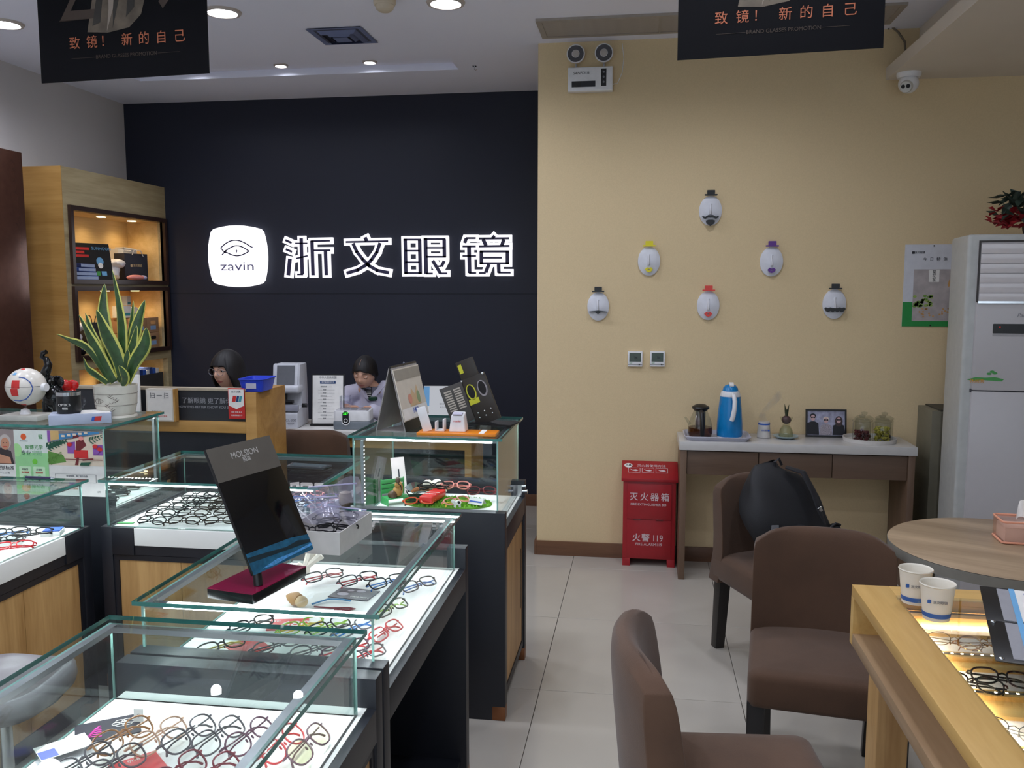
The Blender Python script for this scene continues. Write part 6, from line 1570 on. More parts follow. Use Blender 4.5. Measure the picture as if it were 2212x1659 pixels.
MB().add([(-.032,-.032,0),(.032,-.032,0),(.032,.032,0),(-.032,.032,0),(-.024,-.024,.062),(.024,-.024,.062),(.024,.024,.072),(-.024,.024,.072)], [(3,2,1,0),(4,5,6,7),(0,1,5,4),(1,2,6,5),(2,3,7,6),(3,0,4,7)]).build('reader', WHITE, t, (0, .01, .0105), bevel=.006, seg=3)
MB().box(-.018, .018, -.014, .014, .078, .081).build('reader_slot', mat('grey_label', (180, 178, 196), .6), t, (0, .01, .0), (RAD(10), 0, 0))
text('reader', .012, RED, t, (.0, -.0195, .052), (PI/2 - RAD(8), 0, 0))
t = thing('lens_demo_board', 'dark folding display board with lens ovals leaning on the corner case', 'display', (-.61, 3.50, EZ), RAD(-12))
DBK = mat('taupe_black_board', (52, 48, 44), .35)
dm = T(0, 0, .004) @ rot('X', -RAD(0)) 
Md = T(0, 0, .006) @ rot('Y', RAD(-22))
MB().box(-.055, .055, -.006, .006, 0, .20, Md).box(-.05, .03, -.004, .004, .20, .275, Md).build('front_board', DBK, t, bevel=.001)
Me = T(-.058, -.004, .006) @ rot('Y', RAD(-22)) @ rot('Z', RAD(24))
MB().box(-.095, .0, -.006, .006, 0.01, .175, Me).build('side_board', DBK, t, bevel=.001)
bx('foot', BLACK, t, -.07, .11, -.05, .06, 0, .006)
for k, (x, c) in enumerate(((-.026, mat('lens_lime', (196, 196, 50), .5)), (.026, mat('lens_grey', (150, 146, 150), .5)))):
    m = MB(); m.prism([(px, py) for px, py in oval(x, .14, .021, .034)], .0006, Md @ T(0, -.0062, 0) @ FACE_Y); m.build('lens_ring', c, t, smooth=False)
    m = MB(); m.prism([(px, py) for px, py in oval(x, .142, .016, .028)], .0006, Md @ T(0, -.007, 0) @ FACE_Y); m.build('lens_disc', BLACK, t, smooth=False)
m = MB(); m.prism(rect(-.05, -.004, .09, .112), .0006, Md @ T(0, -.0062, 0) @ FACE_Y); m.build('lime_print', mat('lens_lime', (196, 196, 50), .5), t, smooth=False)
m = MB(); m.prism(rect(-.045, -.028, .225, .262), .0006, Md @ T(0, -.0042, 0) @ FACE_Y); m.build('lime_print', mat('lens_lime', (196, 196, 50), .5), t, smooth=False)
for k in range(6):
    MB().ball(Md @ Vector((-.03 + .03*(k % 3), -.0068, .03 + .02*(k//3))), .004, .003, .004, 8, 6).build('stud', CHROME, t)
for sx in (-.05, .05): MB().ball(Md @ Vector((sx, -.008, .195)), .006, .006, .006, 10, 8).build('bolt', CHROME, t)
for k in range(2):
    m = MB()
    for j in range(9): m.prism(rect(-.083+.04*k, -.053+.04*k, .07 + .01*j, .076 + .01*j), .0006, Me @ T(0, -.0062, 0) @ FACE_Y)
    m.build('printed_lines', mat('print_beige', (170, 162, 150), .6), t, smooth=False)

# ================================================================== INSIDE THE CASES
# corner case: grass mat, bench, ornaments, red case
DT = TZ + .0005
t = thing('grass_mat', 'oval bright green artificial grass mat in the corner case', 'grass mat', (-.785, 3.50, DT))
MB().prism(oval(0, 0, .185, .10, 40), .006).build('mat_base', mat('mat_green', (96, 150, 40), .9), t)
random.seed(5); m = MB()
for k in range(1500):
    a = random.uniform(0, 2*PI); r = math.sqrt(random.random()); x, y = .182*r*math.cos(a), .098*r*math.sin(a); d = random.uniform(0, PI); h = random.uniform(.006, .012)
    cx, sy = math.cos(d)*.003, math.sin(d)*.003; lx, ly = random.uniform(-.004, .004), random.uniform(-.004, .004)
    m.add([(x-cx, y-sy, .006), (x+cx, y+sy, .006), (x+lx, y+ly, .006+h)], [(0, 1, 2)])
g_ = m.build('grass_blades', mat('grass_lime', (130, 190, 56), .8, var=.3), t, smooth=False); g_['kind'] = 'stuff'
t = thing('toy_bench', 'small green toy park bench in the corner case', 'toy', (-.995, 3.47, DT), RAD(40))
GBn = mat('bench_green', (70, 160, 92), .45); t.scale = (.8, .8, .72)
for k in range(4): bx('seat_slat', GBn, t, -.065, .065, -.03 + .02*k, -.014 + .02*k, .036, .041, .001)
for k in range(3): bx('back_slat', GBn, t, -.065, .065, .048, .053, .055 + .028*k, .079 + .028*k, .001)
for x in (-.066, .06): bx('bench_end', GBn, t, x, x + .006, -.03, .054, 0, .036, .001); bx('back_post', GBn, t, x, x + .006, .053, .058, .0, .14, .001)
t = thing('squirrel_figurine', 'tan wooden squirrel ornament with dark glasses sitting on the toy bench', 'figurine', (-.99, 3.465, DT + .030), RAD(20))
m = MB(); m.ball((0, 0, .022), .022, .018, .022, 16, 10); m.ball((.0, -.008, .052), .013, .013, .014, 14, 10); m.ball((.012, .02, .03), .012, .012, .03, 12, 8); m.build('body', mat('tan_wood_toy', (176, 128, 66), .5), t)
m = MB(); m.ball((-.022, -.01, .012), .02, .016, .018, 14, 10); m.ball((.0, -.02, .075), .011, .011, .013, 12, 8); m.build('nut', mat('acorn_brown', (84, 58, 40), .4), t)
MB().tube([(.0,-.02,.062), (.012,-.018,.05), (.014,-.016,.03)], .0018, 6).build('wire', BLACK, t)
t = thing('price_card', 'pinkish white tall price card behind the toy bench', 'card', (-1.01, 3.59, DT), RAD(35))
MB().box(-.03, .03, 0, .003, 0, .17).build('card_sheet', mat('pink_white_card', (236, 220, 220), .6), t, (0, 0, 0), (-RAD(16), 0, 0)); MB().box(-.003, .003, -.0006, 0, .085, .12).build('ink_mark', INK, t, (0, -.0003, 0), (-RAD(16), 0, 0))
t = thing('coral_ornament', 'white coral ornament beside a brown twig in the corner case', 'ornament', (-.88, 3.62, DT))
m = MB(); random.seed(3)
for k in range(14): m.ball((random.uniform(-.05, .05), random.uniform(-.02, .03), random.uniform(.015, .06)), random.uniform(.014, .024), random.uniform(.012, .02), random.uniform(.012, .022), 10, 8)
m.build('coral', mat('coral_white', (236, 226, 212), .7, var=.1, nscale=80, bump=.6, bscale=150), t)
MB().tube([(-.09,-.01,.02),(-.06,-.014,.034),(-.03,-.02,.036),(.0,-.03,.03)], [.006,.01,.009,.004], 8).build('twig', mat('twig_brown', (150, 92, 54), .8), t)
t = thing('foil_ornament', 'crumpled silver black foil fan beside the toy bench', 'ornament', (-.955, 3.61, DT), RAD(10))
m = MB()
for k in range(7):
    a = RAD(-60 + 20*k); m.add([(0,0,.005),(.05*math.sin(a),.004*(k % 2),.012+.05*math.cos(a)),(.05*math.sin(a+RAD(20)),.004*((k+1) % 2),.012+.05*math.cos(a+RAD(20)))], [(0,1,2)])
m.build('foil', mat('foil_silver', (150, 152, 156), .25, .8), t, smooth=False)
t = thing('toy_trolley', 'tiny dark green wire trolley on the white board', 'toy', (-.92, 3.50, DT), RAD(20))
m = MB(); m.box(-.03, .03, -.018, .018, .012, .014); m.box(-.03, .03, -.018, -.016, .014, .032); m.box(-.03, .03, .016, .018, .014, .032); m.box(-.03, -.028, -.016, .016, .014, .032); m.build('basket', mat('trolley_green', (40, 66, 52), .5), t, smooth=False)
for x in (-.022, .022):
    for y in (-.016, .016): MB().cyl((x, y-.002, .006), (x, y+.002, .006), .006).build('wheel', BLACK, t)
MB().tube([(-.03,-.016,.03),(-.042,-.016,.05),(-.042,.016,.05),(-.03,.016,.03)], .0018, 6).build('handle', BLACK, t)
t = thing('spectacle_case', 'glossy red spectacle case on the grass mat', 'case', (-.845, 3.48, DT + .019), RAD(80))
MB().box(-.075, .075, -.029, .029, 0, .032).build('case_body', mat('red_case', (214, 50, 46), .25), t, bevel=.01, seg=3); flat(rect(-.03, .03, .0, .01) if False else rect(-.002, .002, -.03, .03), PAPER, t, (.0, 0, .0322), (0, 0, 0))
text('Molsion', .018, PAPER, t, (-.03, 0, .0324), (0, 0, -H2))
t = thing('card_tent', 'small white and blue folded card on the grass mat', 'card', (-.655, 3.46, DT + .014), RAD(-24))
MB().add([(-.035,-.018,0),(.035,-.018,0),(.035,.0,.024),(-.035,.0,.024),(.035,.016,0),(-.035,.016,0)], [(0,1,2,3),(3,2,4,5)]).build('card_fold', PAPER, t, smooth=False); MB().box(-.03, .03, -.003, .003, 0, .0006).build('blue_print', BLUE, t, (0, -.0105, .011), (RAD(53), 0, 0))
t = thing('small_figurine', 'tiny white and black cow figurine at the mat edge', 'figurine', (-.725, 3.40, DT + .012), RAD(30))
m = MB(); m.ball((0, 0, .018), .018, .01, .010, 12, 8); m.ball((-.018, 0, .026), .008, .007, .008, 10, 8)
for x in (-.01, .01):
    for y in (-.005, .005): m.cyl((x, y, 0), (x, y, .014), .003)
m.build('body', PAPER, t); MB().ball((.004, -.006, .02), .008, .005, .007, 10, 8).build('black_patch', BLACK, t)
# mirror counter: price cards, leaflets, coral, snake toy
def card(label, cx, cy, rz, w, h, mm, name='price_card', lines=None, cat='card', z=DT, tilt=0.0):
    t = thing(name, label, cat, (cx, cy, z), rz); MB().box(-w/2, w/2, -h/2, h/2, 0, .0025, rot('X', tilt) if tilt else None).build('card_sheet', mm, t)
    for s_, sz, x, y, m_ in (lines or []): text(s_, sz, m_, t, (x, y, .0028), (0, 0, 0))
    return t
RC_ = mat('price_card_red', (206, 46, 48), .45)
p = onz(622, 1350, DT); card('red price card reading 680 among the sporty glasses', p.x, p.y, RAD(12), .10, .075, RC_, lines=[('680', .05, .02, 0, PAPER), ('特价', .012, -.034, .02, PAPER), ('元', .012, -.034, -.02, PAPER)])
p = onz(535, 1398, DT); card('plain red price card lying askew near the board edge', p.x, p.y, RAD(48), .085, .085, RC_, lines=[('价格', .012, -.02, .03, PAPER), ('元', .010, .02, -.03, PAPER)])
p = onz(765, 1284, DT); card('grey glossy leaflet with white lens pictures among the sporty glasses', p.x, p.y, RAD(-8), .125, .085, mat('leaflet_grey', (84, 80, 86), .3, var=.15), 'leaflet', [('MOLSION', .013, .03, -.025, PAPER)], 'leaflet')
t = bpy.data.objects['leaflet']
for x, y, r in ((-.03, -.012, .018), (.012, .022, .014), (-.02, .02, .01)): MB().prism(oval(x, y, r, r*.7), .0005, T(0, 0, .0026)).build('printed_lens', mat('lens_print', (176, 170, 178), .4), t, smooth=False)
t = thing('coral_ornament', 'small white coral branch in the mirror counter behind the mirror', 'ornament', (-1.03, 2.55, DT), RAD(20))
m = MB(); m.tube([(0,0,.0),(.005,0,.03),(.02,.005,.07)], [.014,.012,.016], 8); m.tube([(.0,0,.02),(.03,-.01,.045),(.05,-.008,.06)], [.010,.010,.014], 8); m.tube([(0,0,.015),(-.025,.0,.03)], [.009,.012], 8)
m.build('coral', mat('coral_white', (236, 226, 212), .7), t); MB().ball((-.03, -.01, .008), .02, .015, .008, 12, 8).build('shell', A_PINK, t)
t = thing('shell_ornament', 'tan sea shell lying by the mirror base in the counter', 'ornament', (-.955, 2.28, DT), RAD(-30))
MB().lathe([(.0, 0), (.012, .02), (.020, .045), (.016, .062), (.0, .07)], 20, T(-.04, 0, .02) @ rot('Y', PI/2)).build('shell_body', mat('tan_shell', (196, 150, 98), .5), t); MB().ball((.03, 0, .018), .02, .018, .016, 14, 10).build('shell_lip', mat('cream_shell', (226, 196, 150), .5), t)
t = thing('glasses_strap', 'blue and red elastic glasses straps lying beside the tan shell', 'strap', (-.885, 2.28, DT), RAD(10))
MB().tube([(-.02,.01,.004),(.02,.045,.006),(.06,.04,.006),(.085,.03,.005)], .004, 8, flat=.5).build('blue_strap', mat('strap_blue', (70, 130, 176), .6), t)
MB().tube([(-.01,-.01,.004),(.04,-.022,.004),(.09,-.022,.004),(.105,-.03,.004),(.09,-.04,.004),(.05,-.034,.004)], .004, 8, flat=.5).build('red_strap', mat('strap_red', (120, 34, 44), .6), t)
# nearest counter
t = card('dark lens cloth with a pink neon and white floral print', -1.055, 1.555, RAD(35), .12, .085, mat('cloth_black', (34, 30, 40), .6), 'lens_cloth', cat='cloth')
m = MB()
for k in range(6): m.tube([(-.045 + .004*k, -.03 + .007*k, .003), (-.03 + .003*k, -.025 + .008*k, .0035), (-.012, -.03 + .009*k, .003)], .0012, 5)
m.build('pink_print', mat('neon_pink', (226, 60, 170), .5), t)
m = MB()
for k in range(7): m.tube([(.03 + .009*math.cos(2*PI*i/10) + .013*math.cos(2*PI*k/6)*(k < 6), .012 + .006*math.sin(2*PI*i/10) + .010*math.sin(2*PI*k/6)*(k < 6), .003) for i in range(10)], .0008, 4, True)
m.build('white_flower_print', PAPER, t)
t = thing('acrylic_holder', 'clear acrylic holder with white and blue card in the near counter', 'holder', (-1.085, 1.46, DT), RAD(50))
bx('holder', ACRYL, t, -.05, .05, -.035, .035, .0, .012); bx('card_sheet', PAPER, t, -.046, .046, -.03, .03, .0122, .013); MB().box(-.045, -.015, -.028, .005, .0131, .0135).build('blue_print', mat('violet_blue', (90, 100, 200), .5), t)
t = card('red price card lying between the second-row glasses of the near counter', onz(300, 1660, DT).x, onz(300, 1660, DT).y, RAD(48), .085, .085, RC_, lines=[('价格', .012, .0, .03, PAPER)])
t = thing('tag_card', 'small white tag standing behind the amber eyeglasses', 'card', (onz(300, 1562, DT).x, onz(300, 1562, DT).y, DT), RAD(6))
MB().box(-.01, .01, 0, .0015, 0, .03).build('tag_sheet', PAPER, t); text('0', .012, GREYINK, t, (0, -.0004, .016))
# low counter: blue cloth, folded paper, hand mirror; left counter: small blue box
t = card('light blue lens cloth under the bright glasses of the low counter', -1.27, 3.38, RAD(8), .18, .14, mat('cloth_cyan', (60, 170, 206), .6), 'lens_cloth', cat='cloth')
t = card('small green slip at the front corner of the low counter', -1.93, 3.02, RAD(2), .06, .02, GREEN, 'paper_slip', cat='paper')
t = thing('spider_toy', 'brown wire insect ornament in the low counter', 'ornament', (-1.30, 3.47, DT))
m = MB(); m.ball((0, 0, .05), .012, .012, .014, 12, 8)
for k in range(6): a = PI*k/3; m.tube([(0,0,.05),(.025*math.cos(a),.02*math.sin(a),.06),(.035*math.cos(a),.025*math.sin(a),.0)], .002, 5)
m.build('body', mat('insect_brown', (110, 76, 50), .6), t)
t = thing('hand_mirror', 'grey plastic tray mirror lying on the low counter top', 'mirror', (-1.305, 3.30, .9145), RAD(-6))
MB().prism([(-.085,-.03),(.075,-.03),(.085,.03),(-.095,.035)], .008).build('frame', mat('dark_grey_plastic2', (42, 44, 48), .3), t, bevel=.003); MB().prism([(-.075,-.022),(.065,-.022),(.073,.022),(-.083,.027)], .0006, T(0,0,.0082)).build('mirror_face', mat('mirror_grey', (120, 134, 138), .08, .6), t)
t = thing('small_box', 'flat white box with blue lid in the counter before the brochures', 'box', (onz(148, 1152, TZ).x - .045, onz(148, 1152, TZ).y - .02, DT), RAD(20))
bx('box_body', PAPER, t, -.035, .03, -.03, .03, 0, .016, .001); bx('lid', BLUE, t, -.03, .028, -.026, .026, .0162, .02, .001)
t = thing('pen', 'dark purple pen lying on the glass before the brochures', 'pen', (onz(95, 1032, .9145).x, onz(95, 1032, .9145).y - .02, .9192))
MB().cyl((-.06, 0, 0), (.045, 0, 0), .0045).build('barrel', mat('pen_purple', (60, 48, 90), .3), t); MB().cyl((.045, 0, 0), (.06, 0, 0), .0045, .001).build('tip', CHROME, t)
# brown felt stool pad visible between the low counter and the corner case
t = thing('leather_roll', 'small grey brown felt bolster standing between the low counter and the corner case', 'bolster', (onz(765, 1075, .8).x, 3.07, LIP + .0005), RAD(0))
t.location = (-1.105, 3.150, LIP + .001)
MB().lathe([(.0, 0), (.018, .001), (.024, .01), (.025, .035), (.022, .052), (.0, .058)], 20).build('bolster_body', mat('felt_taupe', (104, 92, 80), .9), t)

# ================================================================== PEOPLE
SKIN = mat('skin', (212, 166, 142), .55, var=.05, nscale=12); LIPS = mat('lip_red', (188, 110, 102), .5); BROW = mat('brow_dark', (52, 40, 38), .8)
HAIR = mat('black_hair', (17, 15, 19), .55, var=.2, nscale=60)
def head_pts(n=56, m=44):
    def g(d, s): return math.exp(-.5*(d/s)**2)
    mb = MB().ball((0, 0, 0), .072, .092, .112, n, m)
    for v in mb.v:
        x, y, z = v
        if z < 0:
            k = (-z/.112); v.x *= 1 - .36*k**1.6
            if y > 0: v.y *= 1 - .25*k
        if y < 0:
            fz = 1.0
            v.y -= .020*g(x, .0085)*g(z + .014, .011) + .011*g(x, .007)*g(z - .012, .018)
            v.y += .008*(g(x-.031, .014) + g(x+.031, .014))*g(z - .012, .011)
            v.y -= .005*g(x, .020)*g(z + .050, .008) + .007*g(x, .016)*g(z + .088, .012)
            v.y -= .004*(g(x-.036, .016) + g(x+.036, .016))*g(z + .022, .018)
            v.y -= .004*g(z - .034, .010)*g(x, .045)
    return mb
def remesh(mb, name, vox, smooth_it=2):
    me = mb.mesh(name + '_raw', SKIN, smooth=False)
    ob = bpy.data.objects.new('tmp', me); C.objects.link(ob)
    r = ob.modifiers.new('r', 'REMESH'); r.mode = 'VOXEL'; r.voxel_size = vox
    if smooth_it:
        s = ob.modifiers.new('s', 'SMOOTH'); s.iterations = smooth_it; s.factor = .5
    dg = bpy.context.evaluated_depsgraph_get(); dg.update()
    out = bpy.data.meshes.new_from_object(ob.evaluated_get(dg))
    bpy.data.objects.remove(ob); bpy.data.meshes.remove(me)
    out.materials.clear()
    for p in out.polygons: p.use_smooth = True
    return out
def limb(mb, pts, rs, n=14):
    for i in range(len(pts)): mb.ball(pts[i], rs[i], n=n, m=10)
    for i in range(len(pts)-1): mb.cyl(pts[i], pts[i+1], rs[i], rs[i+1], n)
def hand(mb, wrist, d, up, s=1.0, flip=1, curl=.5):
    """palm, four fingers of unequal length and a thumb"""
    d = Vector(d).normalized(); up = Vector(up).normalized(); side = d.cross(up).normalized()*flip; up = side.cross(d)*flip
    w = Vector(wrist)
    limb(mb, [w, w + d*.035*s], [.021*s, .024*s])
    for k in range(4):
        base = w + d*.075*s + side*(k-1.5)*.018*s
        limb(mb, [w + d*.03*s + side*(k-1.5)*.012*s, base], [.014*s, .0105*s], 10)
        L = (.068, .078, .072, .056)[k]*s; dd = d; p = base
        for j in range(3):
            dd = (dd - up*curl*.55).normalized(); q = p + dd*L*(.45, .32, .23)[j]
            limb(mb, [p, q], [.0095*s, .0088*s], 10); p = q
    t0 = w + d*.02*s - side*.022*s; t1 = t0 + (d*.6 - side*.8).normalized()*.038*s; t2 = t1 + (d - up*.3).normalized()*.032*s
    limb(mb, [t0, t1, t2], [.013*s, .0105*s, .009*s], 10)
def person(label, HM, neck, chest, pelvis, shoulders, elbows, wrists, hands, knees, ankles, coat, hair_fn, loc):
    """HM: head matrix (face along -Y). All points are in world space."""
    t = thing('person', label, 'person', loc)
    off = Vector(loc)
    body = MB()
    h = head_pts(); body.add([HM @ v for v in h.v], h.f)
    for s in (-1, 1): body.ball((s*.072, .012, -.008), .008, .017, .028, 12, 10, HM)
    hb = HM @ Vector((0, .03, -.07))
    limb(body, [hb, Vector(neck)], [.047, .052])
    limb(body, [Vector(neck), Vector(chest), Vector(pelvis)], [.06, .12, .14], 18)
    body.ball(chest, .155, .105, .15, 20, 14)
    for i in (0, 1):
        limb(body, [Vector(neck)+(Vector(shoulders[i])-Vector(neck))*.5, shoulders[i]], [.055, .052])
        limb(body, [shoulders[i], elbows[i], wrists[i]], [.047, .038, .026])
        hd, hu, fl = hands[i]; hand(body, wrists[i], hd, hu, .95, fl)
        hp = Vector(pelvis) + (Vector(knees[i])-Vector(pelvis))*.15
        limb(body, [hp, knees[i], ankles[i]], [.085, .058, .038]); 
        limb(body, [ankles[i], Vector(ankles[i]) + (Vector(knees[i])-Vector(pelvis)).normalized()*.13 + Vector((0,0,-.035))], [.038, .028])
    me = remesh(body, 'body', .0055, 2)
    for m in (SKIN, LIPS, BROW): me.materials.append(m)
    HI = HM.inverted()
    for p in me.polygons:
        q = HI @ p.center
        if q.y < -.05:
            if abs(q.z + .0525) < .0085*(1 - (q.x/.026)**2) and abs(q.x) < .024: p.material_index = 1
    me.transform(T(*(-off)))
    b = link('body', me, t)
    for s in (-1, 1):
        e = MB().ball((s*.031, -.0735, .0115), .0125, .0105, .0085, 16, 12).build('eye', mat('eye_white', (226, 220, 214), .2), t); e.data.transform(T(*(-off)) @ HM)
        bw = MB().tube([(s*x, -.092*math.sqrt(1 - (x/.073)**2 - (z/.113)**2) - .0045, z) for x, z in [(.014 + .0055*i, .0335 + .0045*math.sin(PI*(i+1)/8)) for i in range(7)]], [.0012, .0018, .002, .002, .0018, .0014, .0007], 6).build('eyebrow', BROW, t); bw.data.transform(T(*(-off)) @ HM)
        if hair_fn['eyes'] == 'open':
            e2 = MB().ball((s*.031, -.0822, .0110), .0055, .003, .0055, 14, 8).build('iris', mat('iris_dark', (30, 22, 20), .15), t); e2.data.transform(T(*(-off)) @ HM)
        l = MB().grid(lambda u, v: (s*.031 + .0148*(2*u-1), -.0735 - .0125*math.sqrt(max(0, 1-(2*u-1)**2))*math.cos(v*1.1 - .1) - .0006, .0115 + .0095*math.sqrt(max(0, 1-(2*u-1)**2))*math.sin(-.25 + v*1.5 if hair_fn['eyes'] == 'down' else .45 + v*.9)), 12, 5).build('eyelid', SKIN, t); l.data.transform(T(*(-off)) @ HM)
        ls = MB().tube([(s*.031 + .0145*(2*u/8-1), -.0735 - .0135*math.sqrt(max(.02, 1-(2*u/8-1)**2)) - .0005, .0115 + (-.0028 if hair_fn['eyes'] == 'down' else .0042)*math.sqrt(max(0, 1-(2*u/8-1)**2))) for u in range(9)], .0011, 5).build('lashes', BROW, t); ls.data.transform(T(*(-off)) @ HM)
    # clothing
    cl = MB()
    limb(cl, [Vector(neck) + (Vector(chest)-Vector(neck))*.22, Vector(chest), Vector(pelvis)], [.078, .145, .165], 20)
    cl.ball(chest, .175, .125, .165, 22, 16)
    for i in (0, 1):
        a = Vector(neck)+(Vector(shoulders[i])-Vector(neck))*.55
        limb(cl, [a, shoulders[i]], [.06, .066]); limb(cl, [shoulders[i], elbows[i]], [.066, .058]); limb(cl, [elbows[i], Vector(elbows[i]) + (Vector(wrists[i])-Vector(elbows[i]))*.92], [.058, .044])
        hp = Vector(pelvis) + (Vector(knees[i])-Vector(pelvis))*.15
        limb(cl, [hp, knees[i], Vector(knees[i]) + (Vector(ankles[i])-Vector(knees[i]))*.85], [.10, .075, .06])
    me = remesh(cl, 'coat', .008, 3); me.materials.append(coat); me.transform(T(*(-off))); link('clothing', me, t)
    # hair shell
    zb = hair_fn['bottom']; R = hair_fn['r']
    vs = []; fs = []; na, nv = 60, 22
    for j in range(nv + 1):
        for i in range(na):
            a = 2*PI*i/na; fr = -math.sin(a)                    # fr = 1 at the front
            zbot = zb(a, fr); v = j/nv
            tp = math.acos(max(-1, min(1, (max(zbot, -.02) - .0) / (R[2] + .0)))) if zbot > 0 else PI/2
            if zbot >= 0: th = v*tp; r = math.sin(th); z = R[2]*math.cos(th)
            else:
                if v < .6: th = v/.6*PI/2; r = math.sin(th); z = R[2]*math.cos(th)
                else:
                    k = (v-.6)/.4; z = zbot*k; r = 1 + .05*math.sin(PI*k) - hair_fn.get('tuck', .12)*k*k
            w = 1 + (.010*math.sin(a*23) + .009*math.sin(a*41 + 2*v) + .006*math.sin(a*67 - 3*v))*min(1, v*2)
            vs.append(Vector((R[0]*r*math.cos(a)*w, R[1]*r*math.sin(a)*w + .003, z)))
    for j in range(nv):
        for i in range(na): fs.append((j*na+i, (j+1)*na+i, (j+1)*na+(i+1) % na, j*na+(i+1) % na))
    hm = MB(); hm.v = vs; hm.f = fs; hm.mi = [0]*len(fs)
    ho = hm.build('hair', HAIR, t, ang=80); ho.data.transform(T(*(-off)) @ HM)
    sm = ho.modifiers.new('thickness', 'SOLIDIFY'); sm.thickness = .006; sm.offset = -1
    return t, off
# receptionist: bob hair, looking to the side
hc = ony(492, 800, 4.93)
HM1 = T(*hc) @ rot('Z', RAD(-17)) @ rot('X', RAD(6))
def bob(a, fr):
    if fr > .80: return .042
    if fr > .45: return .042 - (.80 - fr)/.35*.142
    return -.10
X1, Y1 = hc.x - .03, hc.y + .02
p1t, o1 = person('person with a black bob and round glasses behind the reception counter', HM1, (X1+.04, Y1+.04, hc.z-.15), (X1+.03, Y1+.05, hc.z-.36), (X1+.02, Y1+.05, .635),
       [(X1-.02, Y1-.12, hc.z-.22), (X1+.12, Y1+.19, hc.z-.22)], [(X1-.06, Y1-.17, hc.z-.46), (X1+.05, Y1+.24, hc.z-.46)], [(X1-.22, Y1-.10, .72), (X1-.20, Y1+.16, .72)],
       [((-1, .2, -.1), (0, 0, 1), 1), ((-1, -.2, -.1), (0, 0, 1), -1)], [(X1-.36, Y1-.06, .545), (X1-.34, Y1+.14, .545)], [(X1-.38, Y1-.06, .10), (X1-.36, Y1+.14, .10)], mat('dark_uniform', (34, 36, 48), .8),
       {'bottom': bob, 'r': (.090, .113, .128), 'eyes': 'open', 'tuck': .10}, (X1, Y1, 0))
g = MB()
for s in (-1, 1): g.tube([(s*.033 + .023*math.cos(2*PI*i/20), -.098, .008 + .021*math.sin(2*PI*i/20)) for i in range(20)], .0013, 6, True); g.tube([(s*.056, -.097, .012), (s*.074, -.05, .012), (s*.077, .0, .010)], .0013, 6)
g.tube([(-.010, -.098, .012), (0, -.1, .015), (.010, -.098, .012)], .0013, 6)
go = g.build('spectacles', mat('silver_wire', (150, 152, 160), .25, .9), p1t); go.data.transform(T(*(-o1)) @ HM1)
col = MB().add([(.05,.05,-.10),(.08,.0,-.13),(.05,.05,-.16),(.0,.09,-.15)], [(0,1,2,3)]).add([(-.05,.05,-.10),(-.08,.0,-.13),(-.05,.05,-.16),(.0,.09,-.15)], [(3,2,1,0)]).build('collar', PAPER, p1t); col.data.transform(T(*(-o1)) @ HM1)
sm = col.modifiers.new('thickness', 'SOLIDIFY'); sm.thickness = .006
# optician in a white coat, looking down
hc2 = ony(788, 806, 5.74)
HM2 = T(*hc2) @ rot('Z', RAD(0)) @ rot('Y', RAD(7)) @ rot('X', RAD(22))
def tied(a, fr):
    if fr > .72: return .064 - .02*abs(math.cos(a))/.7
    if fr > .1: return .044 - (.72 - fr)*.10
    return -.05
X2, Y2 = hc2.x, hc2.y
WC = mat('white_coat', (196, 194, 214), .75, var=.04, nscale=9)
sh = [(X2-.165, Y2+.16, hc2.z-.165), (X2+.19, Y2+.13, hc2.z-.155)]
p2t, o2 = person('person in a white coat and striped tie looking down at the desk', HM2, (X2+.012, Y2+.10, hc2.z-.115), (X2+.015, Y2+.18, hc2.z-.30), (X2+.02, Y2+.36, .635),
       sh, [(X2-.235, Y2-.0, hc2.z-.36), (X2+.26, Y2+.0, hc2.z-.35)], [(X2-.07, Y2-.20, .845), (X2+.10, Y2-.20, .835)],
       [((.8, -.6, .1), (0, 0, 1), 1), ((-.8, -.6, .05), (0, 0, 1), -1)], [(X2-.10, Y2-.05, .545), (X2+.14, Y2-.05, .545)], [(X2-.10, Y2-.02, .10), (X2+.14, Y2-.02, .10)], WC,
       {'bottom': tied, 'r': (.084, .110, .126), 'eyes': 'down', 'tuck': .16}, (X2, Y2, 0))
pt = MB().tube([(0, .10, .03), (.01, .125, .0), (.015, .125, -.07), (.01, .11, -.12)], [.02, .026, .022, .006], 10).build('ponytail', HAIR, p2t); pt.data.transform(T(*(-o2)) @ HM2)
pa = MB().tube([(-.012, -.075, .096), (-.010, -.04, .117), (-.006, .0, .124)], .0008, 5).build('hair_parting', SKIN, p2t); pa.data.transform(T(*(-o2)) @ HM2)
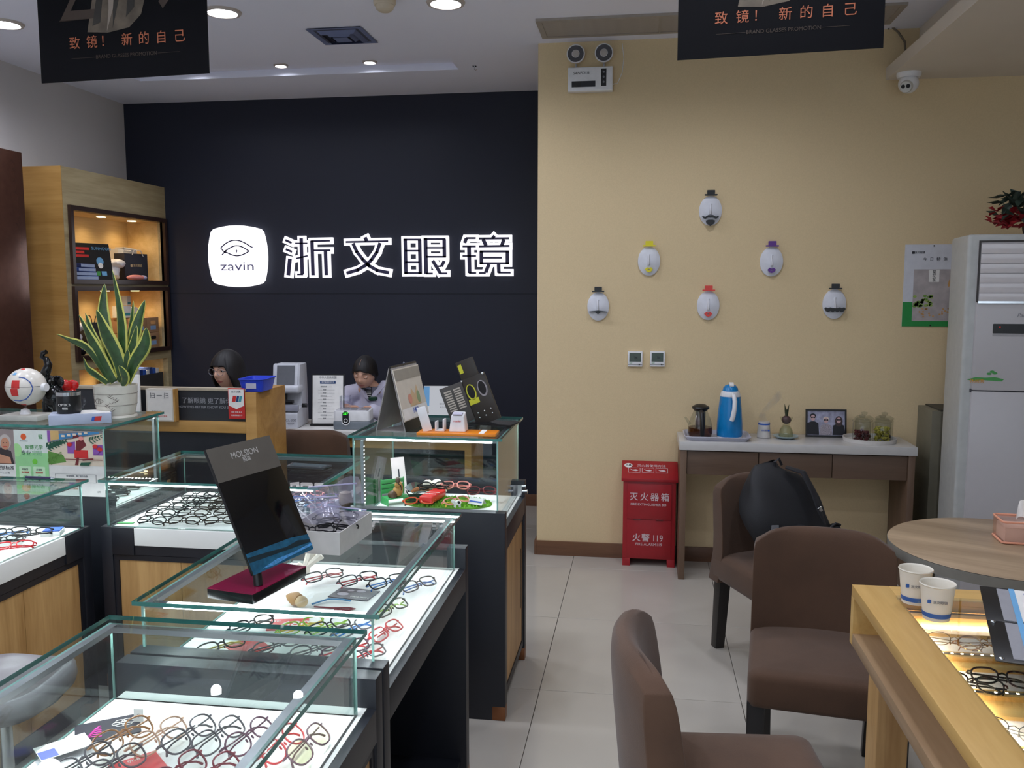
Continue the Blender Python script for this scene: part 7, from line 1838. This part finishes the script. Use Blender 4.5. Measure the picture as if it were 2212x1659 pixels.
# shirt, tie, lapels and badge laid on the coat front
from mathutils.bvhtree import BVHTree
coat_ob = [o for o in p2t.children if o.name.startswith('clothing')][0]
cbv = BVHTree.FromPolygons([v.co.copy() for v in coat_ob.data.vertices], [tuple(p.vertices) for p in coat_ob.data.polygons])
body_ob = [o for o in p2t.children if o.name.startswith('body')][0]
bbv = BVHTree.FromPolygons([v.co.copy() for v in body_ob.data.vertices], [tuple(p.vertices) for p in body_ob.data.polygons])
def front(px, py):
    w = ony(px, py, Y2 + .03) - o2
    ys = []
    for tr_ in (cbv, bbv):
        h = tr_.ray_cast(Vector((w.x, -.05, w.z)), Vector((0, 1, 0)))
        if h[0] is not None and h[0].y < .25: ys.append(h[0].y)
    return Vector((w.x, min(ys) if ys else .1, w.z))
def sheet(rows, name, mm, lift, n=5):
    """rows: (y, x left, x right) in the picture of the coat front, wrapped onto it"""
    vs = []; fs = []
    for y, a, b in rows:
        for k in range(n + 1): vs.append(front(a + (b-a)*k/n, y) + Vector((0, -lift, 0)))
    for r in range(len(rows)-1):
        for k in range(n): fs.append((r*(n+1)+k, r*(n+1)+k+1, (r+1)*(n+1)+k+1, (r+1)*(n+1)+k))
    o = MB().add(vs, fs).build(name, mm, p2t, ang=80); m_ = o.modifiers.new('thickness', 'SOLIDIFY'); m_.thickness = .004; m_.offset = 0
    return o
sheet([(836, 782, 814), (842, 784, 812), (850, 788, 808), (858, 792, 803), (866, 795, 798)], 'shirt_front', mat('grey_shirt', (112, 114, 130), .7), .003)
sheet([(836, 788, 802), (843, 789, 803), (850, 791, 803), (857, 793, 801), (863, 795, 798)], 'tie', mat('tie_dark', (36, 38, 48), .6), .007)
for k in range(5): sheet([(839 + 5*k, 789.5 + .8*k, 801), (840.4 + 5*k, 789.5 + .8*k, 801)], 'tie_stripe', PAPER, .010, 3)
sheet([(824, 762, 776), (834, 768, 784), (846, 776, 790), (858, 786, 795), (868, 794, 797)], 'lapel', WC, .009)
sheet([(824, 820, 834), (834, 812, 828), (846, 806, 820), (858, 800, 810), (868, 797, 799)], 'lapel', WC, .009)
sheet([(857, 799, 810), (859.5, 796, 813), (863, 796, 813), (866, 800, 810)], 'name_badge', mat('badge_green', (30, 70, 50), .4), .014)
chair('brown chair the receptionist sits on behind the counter', X1 - .02, Y1 + .0, RAD(-90))
chair('brown chair the white-coated optician sits on behind the desk', X2 + .02, Y2 + .33, RAD(0))
